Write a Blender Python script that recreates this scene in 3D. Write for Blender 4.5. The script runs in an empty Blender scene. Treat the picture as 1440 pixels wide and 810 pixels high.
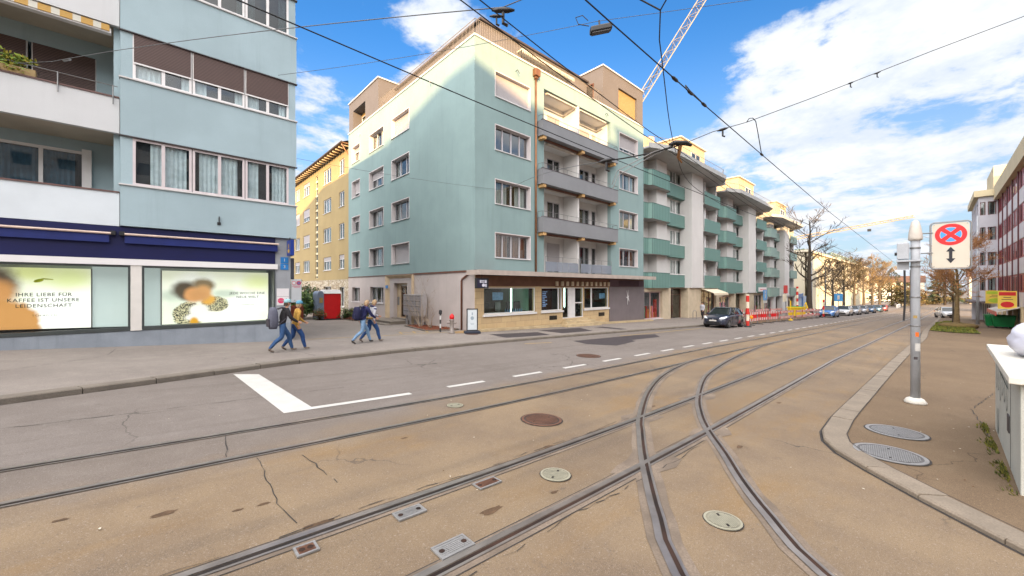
import bpy, bmesh, math, random
from mathutils import Vector, Matrix
R = random.Random(7)
SC = bpy.context.scene
COL = SC.collection
rad = math.radians
CS, SN = 0.73685, 0.67606          # camera right = (CS,-SN), forward = (SN,CS) in street axes: X along the street, Y across it

# ------------------------------------------------------------------ terrain
_T = []
def _build_table():
    z = 0.0; u = 0.0; st = 0.25
    up = [0.0]
    def g(u): return (.026 + .031 / (1 + math.exp((u - 5) / 2.0))) / (1 + math.exp((u - 150) / 18.0))
    for i in range(4800):
        z -= g(u + st / 2) * st; u += st; up.append(z)
    dn = [0.0]; z = 0; u = 0
    for i in range(400):
        z += g(u - st / 2) * st; u -= st; dn.append(z)
    return up, dn
_UP, _DN = _build_table()
def zu(u):
    k = abs(u) / .25
    t = _UP if u >= 0 else _DN
    i = int(k)
    if i >= len(t) - 1: return t[-1]
    f = k - i
    return t[i] * (1 - f) + t[i + 1] * f
def gz(u, v): return zu(u) - .012 * min(40, max(0, v - 18))
def drift(u):
    # the street bends a little to the right further on
    if u < 18: return 0.0
    return -min(3.0, (u - 18) * .023)
def lerp_tab(t, x):
    if x <= t[0][0]: return t[0][1]
    for (a, b), (c, d) in zip(t, t[1:]):
        if x <= c: return b + (d - b) * (x - a) / (c - a)
    return t[-1][1]
KL = [(-40, -6), (-14, 3.5), (-8, 7.0), (-5, 8.7), (-1.9, 10.22), (0, 11.0), (2.6, 12.15), (6.4, 12.85), (10, 13.08), (14, 13.1), (22, 12.7), (30, 12.15), (45, 12.2)]
def kerb_left(u): return lerp_tab(KL, u) + (drift(u) - drift(45) if u > 45 else 0)

# ------------------------------------------------------------------ colours and materials
def lin(c):
    c /= 255.0
    return c / 12.92 if c <= .04045 else ((c + .055) / 1.055) ** 2.4
def S(r, g, b, k=1.0): return (lin(r) * k, lin(g) * k, lin(b) * k)
MATS = {}
def newmat(name):
    m = bpy.data.materials.new(name); m.use_nodes = True
    nt = m.node_tree; nt.nodes.clear()
    out = nt.nodes.new('ShaderNodeOutputMaterial')
    b = nt.nodes.new('ShaderNodeBsdfPrincipled')
    nt.links.new(b.outputs[0], out.inputs[0])
    return m, nt, b, out
def N(nt, typ, **kw):
    n = nt.nodes.new(typ)
    for k, v in kw.items():
        if k in ('op',): n.operation = v
        elif k == 'bt': n.blend_type = v
        elif k == 'dt': n.data_type = v
        else: setattr(n, k, v)
    return n
def L(nt, a, b): nt.links.new(a, b)
def mixc(nt, fac, a, b, bt='MIX'):
    n = nt.nodes.new('ShaderNodeMix'); n.data_type = 'RGBA'; n.blend_type = bt
    for sock, val in ((n.inputs[0], fac), (n.inputs[6], a), (n.inputs[7], b)):
        if hasattr(val, 'links') or isinstance(val, bpy.types.NodeSocket): nt.links.new(val, sock)
        elif isinstance(val, (int, float)): sock.default_value = val
        else: sock.default_value = (val[0], val[1], val[2], 1)
    return n.outputs[2]
def math_(nt, op, a, b=None, c=None, clamp=False):
    n = nt.nodes.new('ShaderNodeMath'); n.operation = op; n.use_clamp = clamp
    for i, val in enumerate((a, b, c)):
        if val is None: continue
        if isinstance(val, bpy.types.NodeSocket): nt.links.new(val, n.inputs[i])
        else: n.inputs[i].default_value = val
    return n.outputs[0]
def ramp(nt, fac, lo, hi):
    n = nt.nodes.new('ShaderNodeMapRange'); n.interpolation_type = 'SMOOTHSTEP'
    nt.links.new(fac, n.inputs[0]); n.inputs[1].default_value = lo; n.inputs[2].default_value = hi
    return n.outputs[0]
def noise(nt, vec, scale, detail=4, rough=.55, dist=0.0):
    n = nt.nodes.new('ShaderNodeTexNoise'); n.inputs['Scale'].default_value = scale
    n.inputs['Detail'].default_value = detail; n.inputs['Roughness'].default_value = rough
    n.inputs['Distortion'].default_value = dist
    nt.links.new(vec, n.inputs['Vector'])
    return n.outputs['Fac']
def wpos(nt): return nt.nodes.new('ShaderNodeNewGeometry').outputs['Position']
def opos(nt): return nt.nodes.new('ShaderNodeTexCoord').outputs['Object']
def scaled(nt, vec, s):
    n = nt.nodes.new('ShaderNodeMapping'); nt.links.new(vec, n.inputs[0]); n.inputs['Scale'].default_value = s
    return n.outputs[0]
def bump(nt, bs, h, strength=.3, dist=.01):
    n = nt.nodes.new('ShaderNodeBump'); n.inputs['Strength'].default_value = strength; n.inputs['Distance'].default_value = dist
    nt.links.new(h, n.inputs['Height']); nt.links.new(n.outputs[0], bs.inputs['Normal'])

def mat(name, col, rough=.7, var=.12, scale=1.5, metal=0.0, fine=0.0, spec=.4, streak=0.0, coord='w'):
    """plain weathered surface: large soft stains + fine grain"""
    if name in MATS: return MATS[name]
    m, nt, b, out = newmat(name)
    v = wpos(nt) if coord == 'w' else opos(nt)
    c = col
    if var > 0:
        f = noise(nt, v, scale, 5, .6)
        c = mixc(nt, ramp(nt, f, .3, .7), tuple(x * (1 - var) for x in col), tuple(min(1, x * (1 + var)) for x in col))
    if streak > 0:
        f2 = noise(nt, scaled(nt, v, (3.5, 3.5, .22)), 1.0, 5, .6)
        c = mixc(nt, math_(nt, 'MULTIPLY', ramp(nt, f2, .5, .8), streak), c, tuple(x * .45 for x in col))
    if fine > 0:
        f3 = noise(nt, v, 60, 2, .5)
        c = mixc(nt, math_(nt, 'MULTIPLY', ramp(nt, f3, .3, .7), fine), c, tuple(x * .6 for x in col))
        bump(nt, b, f3, .35, .004)
    if isinstance(c, tuple): b.inputs['Base Color'].default_value = (*c, 1)
    else: L(nt, c, b.inputs['Base Color'])
    b.inputs['Roughness'].default_value = rough
    b.inputs['Metallic'].default_value = metal
    b.inputs['Specular IOR Level'].default_value = spec
    MATS[name] = m
    return m
def glass(name, tint=(.75, .8, .8), refl=1.0, rough=.015):
    if name in MATS: return MATS[name]
    m, nt, b, out = newmat(name); nt.nodes.remove(b)
    tr = N(nt, 'ShaderNodeBsdfTransparent'); tr.inputs[0].default_value = (*tint, 1)
    gl = N(nt, 'ShaderNodeBsdfGlossy'); gl.inputs['Roughness'].default_value = rough
    v = opos(nt)
    nz = noise(nt, v, 1.1, 1, .4)
    bp = N(nt, 'ShaderNodeBump'); bp.inputs['Strength'].default_value = .05; bp.inputs['Distance'].default_value = .05
    L(nt, nz, bp.inputs['Height']); L(nt, bp.outputs[0], gl.inputs['Normal'])
    fr = N(nt, 'ShaderNodeLayerWeight'); fr.inputs[0].default_value = .5
    f = math_(nt, 'ADD', math_(nt, 'MULTIPLY', math_(nt, 'POWER', fr.outputs['Facing'], 4.0), .85 * min(1.0, refl)), .075 * refl, clamp=True)
    mx = N(nt, 'ShaderNodeMixShader'); L(nt, f, mx.inputs[0]); L(nt, tr.outputs[0], mx.inputs[1]); L(nt, gl.outputs[0], mx.inputs[2])
    L(nt, mx.outputs[0], out.inputs[0])
    MATS[name] = m
    return m
def emit(name, col, s):
    if name in MATS: return MATS[name]
    m, nt, b, out = newmat(name)
    b.inputs['Base Color'].default_value = (*col, 1); b.inputs['Emission Color'].default_value = (*col, 1); b.inputs['Emission Strength'].default_value = s
    MATS[name] = m; return m
def stripes(name, ca, cb, axis, period, rough=.5, slant=0.0, duty=.5, soft=.02, bmp=0, coord='o', extra=.06):
    """two-colour bands along an axis (printed / painted / ribbed)"""
    if name in MATS: return MATS[name]
    m, nt, b, out = newmat(name)
    v = opos(nt) if coord == 'o' else wpos(nt)
    sp = N(nt, 'ShaderNodeSeparateXYZ'); L(nt, v, sp.inputs[0])
    x = sp.outputs[axis]
    if slant: x = math_(nt, 'ADD', x, math_(nt, 'MULTIPLY', sp.outputs[2], slant))
    f = math_(nt, 'FRACT', math_(nt, 'DIVIDE', x, period))
    f = ramp(nt, f, duty - soft, duty + soft)
    c = mixc(nt, f, ca, cb)
    n = noise(nt, v, 3, 4)
    c = mixc(nt, math_(nt, 'MULTIPLY', n, extra * 3), c, (.05, .05, .045))
    L(nt, c, b.inputs['Base Color']); b.inputs['Roughness'].default_value = rough
    if bmp: bump(nt, b, f, bmp, .02)
    MATS[name] = m; return m

# ------------------------------------------------------------------ mesh builder
class MB:
    def __init__(s): s.v = []; s.f = []; s.mi = []; s.cur = 0
    def add(s, vs, fs):
        o = len(s.v); s.v.extend(tuple(p) for p in vs)
        for f in fs: s.f.append([i + o for i in f]); s.mi.append(s.cur)
    def quad(s, a, b, c, d): s.add([a, b, c, d], [[0, 1, 2, 3]])
    def poly(s, ps): s.add(ps, [list(range(len(ps)))])
    def box(s, x0, x1, y0, y1, z0, z1):
        if x0 > x1: x0, x1 = x1, x0
        if y0 > y1: y0, y1 = y1, y0
        if z0 > z1: z0, z1 = z1, z0
        s.add([(x0, y0, z0), (x1, y0, z0), (x1, y1, z0), (x0, y1, z0), (x0, y0, z1), (x1, y0, z1), (x1, y1, z1), (x0, y1, z1)],
              [[0, 3, 2, 1], [4, 5, 6, 7], [0, 1, 5, 4], [1, 2, 6, 5], [2, 3, 7, 6], [3, 0, 4, 7]])
    def mbox(s, M, a0, a1, b0, b1, c0, c1):
        """box in mapped coords: a along the wall, b up, c outwards"""
        o = len(s.v)
        ps = [M(a, b, c) for c in (c0, c1) for b in (b0, b1) for a in (a0, a1)]
        s.add(ps, [[0, 2, 3, 1], [4, 5, 7, 6], [0, 1, 5, 4], [2, 6, 7, 3], [0, 4, 6, 2], [1, 3, 7, 5]])
    def prism(s, poly, z0, z1):
        n = len(poly)
        z0f = z0 if callable(z0) else (lambda x, y: z0)
        z1f = z1 if callable(z1) else (lambda x, y: z1)
        vs = [(x, y, z0f(x, y)) for x, y in poly] + [(x, y, z1f(x, y)) for x, y in poly]
        fs = [list(range(n))[::-1], list(range(n, 2 * n))] + [[i, (i + 1) % n, n + (i + 1) % n, n + i] for i in range(n)]
        s.add(vs, fs)
    def extr(s, M, poly, c0, c1):
        """polygon in (a,b) extruded from c0 to c1 through a map"""
        n = len(poly)
        vs = [M(a, b, c0) for a, b in poly] + [M(a, b, c1) for a, b in poly]
        s.add(vs, [list(range(n))[::-1], list(range(n, 2 * n))] + [[i, (i + 1) % n, n + (i + 1) % n, n + i] for i in range(n)])
    def tube(s, pts, r, n=6, caps=True):
        pts = [Vector(p) for p in pts]; m = len(pts)
        rs = r if isinstance(r, (list, tuple)) else [r] * m
        o = len(s.v); up = None; vs = []
        for i, p in enumerate(pts):
            d = (pts[min(i + 1, m - 1)] - pts[max(i - 1, 0)])
            if d.length < 1e-9: d = Vector((0, 0, 1))
            d.normalize()
            if up is None:
                up = d.orthogonal().normalized()
            else:
                up = up - d * up.dot(d)
                up = up.normalized() if up.length > 1e-6 else d.orthogonal().normalized()
            w = d.cross(up)
            for k in range(n):
                a = 2 * math.pi * k / n
                vs.append(p + (up * math.cos(a) + w * math.sin(a)) * rs[i])
        fs = [[i * n + k, i * n + (k + 1) % n, (i + 1) * n + (k + 1) % n, (i + 1) * n + k] for i in range(m - 1) for k in range(n)]
        if caps: fs += [list(range(n))[::-1], [(m - 1) * n + k for k in range(n)]]
        s.add(vs, fs)
    def lathe(s, prof, c=(0, 0, 0), n=16):
        m = len(prof); vs = []
        for r, z in prof:
            for k in range(n):
                a = 2 * math.pi * k / n
                vs.append((c[0] + r * math.cos(a), c[1] + r * math.sin(a), c[2] + z))
        fs = [[i * n + k, i * n + (k + 1) % n, (i + 1) * n + (k + 1) % n, (i + 1) * n + k] for i in range(m - 1) for k in range(n)]
        fs += [list(range(n))[::-1], [(m - 1) * n + k for k in range(n)]]
        s.add(vs, fs)
    def wall(s, M, a0, a1, b0, b1, holes, depth, back=0.0):
        """wall face with rectangular openings and their reveals"""
        As = sorted({a0, a1, *[h[0] for h in holes], *[h[1] for h in holes]}); Bs = sorted({b0, b1, *[h[2] for h in holes], *[h[3] for h in holes]})
        As = [a for a in As if a0 - 1e-6 <= a <= a1 + 1e-6]; Bs = [b for b in Bs if b0 - 1e-6 <= b <= b1 + 1e-6]
        for i in range(len(As) - 1):
            for j in range(len(Bs) - 1):
                ca, cb = (As[i] + As[i + 1]) / 2, (Bs[j] + Bs[j + 1]) / 2
                if any(h[0] < ca < h[1] and h[2] < cb < h[3] for h in holes): continue
                s.quad(M(As[i], Bs[j], 0), M(As[i + 1], Bs[j], 0), M(As[i + 1], Bs[j + 1], 0), M(As[i], Bs[j + 1], 0))
        for h in holes:
            x0, x1, y0, y1 = h[:4]; d = -depth
            s.quad(M(x0, y0, 0), M(x0, y1, 0), M(x0, y1, d), M(x0, y0, d)); s.quad(M(x1, y0, 0), M(x1, y0, d), M(x1, y1, d), M(x1, y1, 0))
            s.quad(M(x0, y1, 0), M(x1, y1, 0), M(x1, y1, d), M(x0, y1, d)); s.quad(M(x0, y0, 0), M(x0, y0, d), M(x1, y0, d), M(x1, y0, 0))
    def build(s, name, mats, parent=None, smooth=False, bevel=0.0, recalc=True, doubles=False):
        if not isinstance(mats, (list, tuple)): mats = [mats]
        org = Vector(parent['_o']) if parent is not None and '_o' in parent else Vector((0, 0, 0))
        me = bpy.data.meshes.new(name)
        me.from_pydata([(p[0] - org.x, p[1] - org.y, p[2] - org.z) for p in s.v], [], s.f)
        for m in mats: me.materials.append(m)
        if len(mats) > 1: me.polygons.foreach_set('material_index', s.mi)
        if recalc or doubles:
            bm = bmesh.new(); bm.from_mesh(me)
            if doubles: bmesh.ops.remove_doubles(bm, verts=bm.verts, dist=1e-4)
            if recalc: bmesh.ops.recalc_face_normals(bm, faces=bm.faces)
            bm.to_mesh(me); bm.free()
        if smooth: me.polygons.foreach_set('use_smooth', [True] * len(me.polygons))
        me.update()
        o = bpy.data.objects.new(name, me); COL.objects.link(o)
        if parent is not None:
            o.parent = parent; o['_o'] = tuple(org)
        if bevel:
            md = o.modifiers.new('Bevel', 'BEVEL'); md.width = bevel; md.segments = 2; md.limit_method = 'ANGLE'; md.angle_limit = rad(40)
        return o
def tag(o, label, cat, group=None, kind=None):
    o['label'] = label; o['category'] = cat
    if group: o['group'] = group
    if kind: o['kind'] = kind
    return o
def thing(name, label, cat, loc=(0, 0, 0), group=None, proto=False):
    o = bpy.data.objects.new(name, None); COL.objects.link(o); o.empty_display_size = .2
    if not proto: o.location = loc
    o['_o'] = (0, 0, 0) if proto else tuple(loc)
    return tag(o, label, cat, group)
def struct(o): o['kind'] = 'structure'; return o
def kids(o): return list(o.children)
def copy_tree(o, parent=None):
    c = o.copy(); COL.objects.link(c)
    if parent is not None: c.parent = parent
    for k in kids(o): copy_tree(k, c)
    return c
def one(mb, name, mats, label, cat, group=None, loc=None, **kw):
    """a thing that is a single mesh, its origin at its base"""
    if loc is None:
        xs = [p[0] for p in mb.v]; ys = [p[1] for p in mb.v]; zs = [p[2] for p in mb.v]
        loc = ((min(xs) + max(xs)) / 2, (min(ys) + max(ys)) / 2, min(zs))
    mb.v = [(p[0] - loc[0], p[1] - loc[1], p[2] - loc[2]) for p in mb.v]
    o = mb.build(name, mats, None, **kw); o.location = loc
    return tag(o, label, cat, group)
def mapF(v):            # a wall that faces the street (towards -Y): a = X, b = Z, c outwards = -Y
    return lambda a, b, c: (a, v - c, b)
def mapL(u):            # a wall that faces -X: a = Y
    return lambda a, b, c: (u - c, a, b)
def mapR(u):            # a wall that faces +X
    return lambda a, b, c: (u + c, a, b)
def mapB(v):            # a wall that faces +Y
    return lambda a, b, c: (a, v + c, b)
_TXT = {}
def text_mesh(txt, M, a, b, c, size, name, m, parent, align='CENTER', ext=.003, bold=0.0, track=1.0):
    """lettering: real glyph outlines, extruded a few mm, laid on a wall map"""
    cu = bpy.data.curves.new('t', 'FONT'); cu.body = txt; cu.size = size; cu.align_x = align; cu.align_y = 'CENTER'; cu.extrude = 0; cu.offset = bold
    cu.space_character = track; cu.resolution_u = 3
    o = bpy.data.objects.new('t', cu); COL.objects.link(o)
    dg = bpy.context.evaluated_depsgraph_get()
    me = bpy.data.meshes.new_from_object(o.evaluated_get(dg))
    mb = MB(); mb.add([M(a + p.co.x, b + p.co.y, c + ext) for p in me.vertices], [list(q.vertices) for q in me.polygons])
    bpy.data.objects.remove(o); bpy.data.curves.remove(cu); bpy.data.meshes.remove(me)
    return mb.build(name, m, parent, recalc=False)
# ------------------------------------------------------------------ sky, sun, camera
EXPOSURE = 1.5
SUN_AZ = (-.62, -.78); SUN_TAN = .15
el = math.atan(SUN_TAN)
W = bpy.data.worlds.new('World'); SC.world = W; W.use_nodes = True
nt = W.node_tree; nt.nodes.clear()
wo = N(nt, 'ShaderNodeOutputWorld'); bg = N(nt, 'ShaderNodeBackground'); L(nt, bg.outputs[0], wo.inputs[0])
bg.inputs[1].default_value = .12
sky = N(nt, 'ShaderNodeTexSky'); sky.sky_type = 'NISHITA'; sky.sun_disc = False
sky.sun_elevation = el; sky.sun_rotation = math.atan2(SUN_AZ[0], SUN_AZ[1])
sky.air_density = 1.0; sky.dust_density = .6; sky.ozone_density = 2.0; sky.altitude = 400
tc = N(nt, 'ShaderNodeTexCoord'); D = tc.outputs['Generated']
nrm = N(nt, 'ShaderNodeVectorMath', op='NORMALIZE'); L(nt, D, nrm.inputs[0]); D = nrm.outputs[0]
sp = N(nt, 'ShaderNodeSeparateXYZ'); L(nt, D, sp.inputs[0])
zc = math_(nt, 'ADD', math_(nt, 'MAXIMUM', sp.outputs[2], 0.0), .16)
px = math_(nt, 'DIVIDE', sp.outputs[0], zc); py = math_(nt, 'DIVIDE', sp.outputs[1], zc)
cb = N(nt, 'ShaderNodeCombineXYZ'); L(nt, px, cb.inputs[0]); L(nt, py, cb.inputs[1]); cb.inputs[2].default_value = 3.7
n1 = noise(nt, cb.outputs[0], 1.7, 9, .58, .3)
n2 = noise(nt, cb.outputs[0], 4.2, 8, .62, .2)
cov = math_(nt, 'ADD', n1, math_(nt, 'MULTIPLY', math_(nt, 'SUBTRACT', n2, .5), .62))
def lobe(d, k, amp):
    global cov
    dv = Vector(d).normalized()
    dp = N(nt, 'ShaderNodeVectorMath', op='DOT_PRODUCT'); L(nt, D, dp.inputs[0]); dp.inputs[1].default_value = dv
    f = math_(nt, 'POWER', math_(nt, 'MAXIMUM', dp.outputs['Value'], 0.0), k)
    cov = math_(nt, 'ADD', cov, math_(nt, 'MULTIPLY', f, amp))
for d, k, a in LOBES if 'LOBES' in globals() else []: lobe(d, k, a)
lobe((.946, -.02, .36), 9, .13)
lobe((.99, .25, .28), 60, .10)
lobe((.55, .62, .62), 10, -.10)
lobe((.445, .707, .58), 60, .20)
lobe((.253, .898, .30), 70, .14); lobe((.29, .83, .48), 60, -.12)
lobe((.74, .46, .50), 30, -.20)
lobe((.90, .35, .17), 40, -.06); lobe((.80, .05, .60), 30, .10)
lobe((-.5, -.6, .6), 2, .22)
cl = ramp(nt, cov, .49, .62)
# far cloud detail: lit tops and greyer undersides follow the cloud thickness
th = ramp(nt, math_(nt, 'ADD', cov, math_(nt, 'MULTIPLY', math_(nt, 'SUBTRACT', noise(nt, cb.outputs[0], 2.6, 6, .6), .5), .5)), .52, .86)
ccol = mixc(nt, th, (2.35, 2.6, 3.0), (3.5, 3.5, 3.5))
hs = N(nt, 'ShaderNodeHueSaturation'); L(nt, sky.outputs[0], hs.inputs['Color']); hs.inputs['Saturation'].default_value = 1.25; hs.inputs['Value'].default_value = 1.0
skyc = mixc(nt, 1.0, hs.outputs[0], SKYMUL if 'SKYMUL' in globals() else (.66, .82, 1.02), 'MULTIPLY')
# cirrus haze towards the horizon
hz = ramp(nt, sp.outputs[2], .55, .02)
skyc = mixc(nt, math_(nt, 'MULTIPLY', hz, .85), skyc, (1.75, 2.15, 2.6))
allc = mixc(nt, cl, skyc, ccol)
# sky brightened high behind the camera, out of view, added as fill light
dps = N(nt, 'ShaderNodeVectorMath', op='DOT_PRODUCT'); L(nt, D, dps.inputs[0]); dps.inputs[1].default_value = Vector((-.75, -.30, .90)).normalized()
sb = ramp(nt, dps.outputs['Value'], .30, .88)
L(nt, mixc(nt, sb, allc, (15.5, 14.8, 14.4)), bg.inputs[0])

sd = bpy.data.lights.new('sun', 'SUN'); sd.energy = 4.6; sd.angle = rad(.6); sd.color = (1, .65, .31)
so = bpy.data.objects.new('sun', sd); COL.objects.link(so); so.location = (-20, -20, 40)
dv = Vector((SUN_AZ[0] * math.cos(el), SUN_AZ[1] * math.cos(el), math.sin(el)))
so.rotation_euler = dv.to_track_quat('Z', 'Y').to_euler()
so['kind'] = 'helper'

cam = bpy.data.cameras.new('camera'); co = bpy.data.objects.new('camera', cam); COL.objects.link(co)
co.location = (0, 0, 2.0); co.rotation_euler = (rad(90), 0, -math.asin(SN))
cam.sensor_width = 36; cam.lens = 36 * 545 / 1440.0; cam.clip_start = .05; cam.clip_end = 3000
SC.camera = co
SC.view_settings.view_transform = 'Standard'; SC.view_settings.look = 'None'; SC.view_settings.gamma = 1; SC.view_settings.exposure = EXPOSURE
SC.view_settings.use_curve_mapping = False
SC.render.engine = 'CYCLES'
SC.cycles.max_bounces = 6; SC.cycles.transparent_max_bounces = 12; SC.cycles.use_denoising = True
SC.cycles.sample_clamp_indirect = 6; SC.cycles.caustics_reflective = False; SC.cycles.caustics_refractive = False
# ------------------------------------------------------------------ ground materials
def asphalt(name, base, dark, light, tint=None, tramp=None, crack=0.0, patchy=.5, grain=150):
    m, nt, b, out = newmat(name); P = wpos(nt)
    n0 = noise(nt, P, .35, 5, .6); n1 = noise(nt, P, 2.2, 5, .65); g = noise(nt, P, grain, 2, .6)
    c = mixc(nt, ramp(nt, n0, .32, .7), dark, base)
    c = mixc(nt, math_(nt, 'MULTIPLY', ramp(nt, n1, .45, .75), patchy), c, light)
    if tint:
        sp = N(nt, 'ShaderNodeSeparateXYZ'); L(nt, P, sp.inputs[0])
        X, Y = sp.outputs[0], sp.outputs[1]
        wob = math_(nt, 'MULTIPLY', math_(nt, 'SUBTRACT', noise(nt, P, .8, 4, .6), .5), 1.6)
        Yw = math_(nt, 'ADD', Y, wob)
        # rust and brake dust brown over the tram tracks: upper limit moves from v=5.4 near to 7 further on
        lim = math_(nt, 'ADD', 5.6, math_(nt, 'MULTIPLY', ramp(nt, X, 0.5, 6.0), 1.3))
        f = ramp(nt, math_(nt, 'SUBTRACT', lim, Yw), -.5, .6)
        f = math_(nt, 'MULTIPLY', f, math_(nt, 'SUBTRACT', 1.0, math_(nt, 'MULTIPLY', ramp(nt, X, 22, 60), .55)))
        rn = noise(nt, P, .45, 6, .65)
        c = mixc(nt, f, c, mixc(nt, ramp(nt, rn, .3, .7), tint[0], tint[1]))
        # orange rust washes
        ru = ramp(nt, noise(nt, scaled(nt, P, (.5, 1.2, 1)), .9, 5, .6), .50, .72)
        c = mixc(nt, math_(nt, 'MULTIPLY', math_(nt, 'MULTIPLY', ru, f), .6), c, tint[2])
        # thin long wheel marks along the street
        wm = ramp(nt, noise(nt, scaled(nt, P, (.06, 2.4, 1)), 1.0, 3, .5), .52, .72)
        c = mixc(nt, math_(nt, 'MULTIPLY', wm, .28), c, (.075, .062, .05))
        for v_, w_ in ((2.97, .75), (6.14, .8)):
            d_ = math_(nt, 'ABSOLUTE', math_(nt, 'SUBTRACT', Yw, v_)); c = mixc(nt, math_(nt, 'MULTIPLY', ramp(nt, d_, w_, w_ * .2), .22), c, (.12, .085, .052))
    sm = ramp(nt, noise(nt, P, 3.2, 5, .75), .62, .74)
    c = mixc(nt, math_(nt, 'MULTIPLY', sm, .45), c, tuple(x * .5 for x in dark))
    # stone grains: light and dark chips
    c = mixc(nt, math_(nt, 'MULTIPLY', ramp(nt, g, .56, .70), .5), c, tuple(min(1, x * 1.75) for x in light))
    c = mixc(nt, math_(nt, 'MULTIPLY', ramp(nt, g, .44, .32), .55), c, tuple(x * .45 for x in dark))
    g2 = noise(nt, P, grain * .36, 3, .6)
    c = mixc(nt, math_(nt, 'MULTIPLY', ramp(nt, g2, .60, .70), .34), c, tuple(min(1, x * 1.9) for x in light))
    c = mixc(nt, math_(nt, 'MULTIPLY', ramp(nt, g2, .40, .30), .5), c, tuple(x * .5 for x in dark))
    if crack:
        vo = N(nt, 'ShaderNodeTexVoronoi'); vo.feature = 'DISTANCE_TO_EDGE'; vo.inputs['Scale'].default_value = .33
        wv = N(nt, 'ShaderNodeVectorMath', op='ADD'); L(nt, P, wv.inputs[0])
        nn = N(nt, 'ShaderNodeTexNoise'); nn.inputs['Scale'].default_value = 1.4; nn.inputs['Detail'].default_value = 6; L(nt, P, nn.inputs['Vector'])
        L(nt, nn.outputs['Color'], wv.inputs[1]); L(nt, wv.outputs[0], vo.inputs['Vector'])
        ck = ramp(nt, vo.outputs['Distance'], .006, .0015)
        ck = math_(nt, 'MULTIPLY', ck, ramp(nt, noise(nt, P, .22, 2, .5), .5, .62))
        c = mixc(nt, math_(nt, 'MULTIPLY', ck, crack), c, tuple(x * .35 for x in dark))
    L(nt, c, b.inputs['Base Color']); b.inputs['Roughness'].default_value = .85; b.inputs['Specular IOR Level'].default_value = .3
    bump(nt, b, g, .35, .004)
    MATS[name] = m; return m
ROAD = asphalt('road_asphalt', S(150, 140, 133, .56), S(138, 128, 121, .56), S(160, 151, 144, .58),
               tint=(S(188, 162, 128, .44), S(160, 137, 112, .42), S(186, 148, 94, .43)), crack=.8)
PAVE = asphalt('pavement_asphalt', S(168, 158, 150, .58), S(152, 142, 135, .58), S(180, 170, 160, .60), crack=.5)
PAVEB = asphalt('pavement_brown', S(166, 140, 110, .42), S(148, 124, 98, .42), S(176, 152, 122, .43), crack=.6)
GROUND = asphalt('ground_asphalt', S(150, 138, 126, .58), S(135, 125, 115, .58), S(160, 150, 138, .58))
PATCH = asphalt('asphalt_repair', S(108, 98, 100, .36), S(98, 90, 93, .36), S(118, 108, 110, .36), patchy=.3)
STONE = mat('kerb_stone', S(186, 170, 150, .46), .8, .14, 2.5, fine=.5)
STONEL = mat('kerb_granite', S(168, 156, 142, .44), .8, .16, 2.0, fine=.5)
PAINT = mat('road_paint_white', S(235, 232, 226, .62), .6, .07, 3, fine=.25)
PAINTY = mat('road_paint_yellow', S(214, 180, 110, .5), .7, .18, 5, fine=.4)
STEEL = mat('rail_steel', S(176, 166, 158, .62), .30, .18, 4, metal=.6)
GROOVE = mat('rail_groove_dirt', (.016, .011, .009), .85, .5, 2)
GRUST = mat('rail_groove_rust', (.026, .011, .006), .85, .7, 1.6)
CONC = mat('track_concrete', S(162, 144, 126, .50), .85, .28, 2.2, fine=.6)
IRON = mat('cast_iron_pale', S(205, 200, 175, .55), .55, .12, 8, metal=.15, fine=.3)
IRONR = mat('cast_iron_rust', S(132, 92, 72, .58), .75, .25, 6, fine=.5)
IRONS = mat('cast_iron_silver', S(186, 184, 182, .55), .45, .12, 8, metal=.3, fine=.3)
TAR = mat('joint_tar', (.035, .03, .027), .8, .3, 6)

def stations(u0, u1):
    us = [u0]; u = u0
    while u < u1:
        st = .5 if -12 < u < 40 else (1.0 if u < 120 and u > -30 else 8.0)
        u = min(u1, u + st); us.append(u)
    return us
def sheet(name, m, u0, u1, vlo, vhi, off, cols=1, parent=None):
    us = stations(u0, u1); mb = MB()
    lo = vlo if callable(vlo) else (lambda u: vlo); hi = vhi if callable(vhi) else (lambda u: vhi)
    vs = []
    for u in us:
        a, b = lo(u), hi(u)
        row = [a + (b - a) * k / cols for k in range(cols + 1)]
        vs.extend((u, w, gz(u, w) + off) for w in row)
    n = cols + 1
    mb.add(vs, [[i * n + k, (i + 1) * n + k, (i + 1) * n + k + 1, i * n + k + 1] for i in range(len(us) - 1) for k in range(cols)])
    return mb.build(name, m, parent, recalc=False)
def path_strip(mb, pts, w, off, side=0.0, jit=0.0):
    """ribbon of width w following a polyline on the terrain, shifted sideways by side"""
    L_, R_ = [], []
    for i, p in enumerate(pts):
        a = Vector(pts[max(i - 1, 0)]); b = Vector(pts[min(i + 1, len(pts) - 1)])
        d = (b - a).normalized(); nrm_ = Vector((-d.y, d.x))
        c = Vector(p) + nrm_ * side
        jl = jr = 1.0
        if jit: jl = 1 + R.uniform(-jit, jit) * (1.8 if R.random() < .12 else 1); jr = 1 + R.uniform(-jit, jit) * (1.8 if R.random() < .12 else 1)
        l = c + nrm_ * w / 2 * jl; r = c - nrm_ * w / 2 * jr
        L_.append((l.x, l.y, gz(l.x, l.y) + off)); R_.append((r.x, r.y, gz(r.x, r.y) + off))
    n = len(pts)
    mb.add(L_ + R_, [[i, n + i, n + i + 1, i + 1] for i in range(n - 1)])
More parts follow.
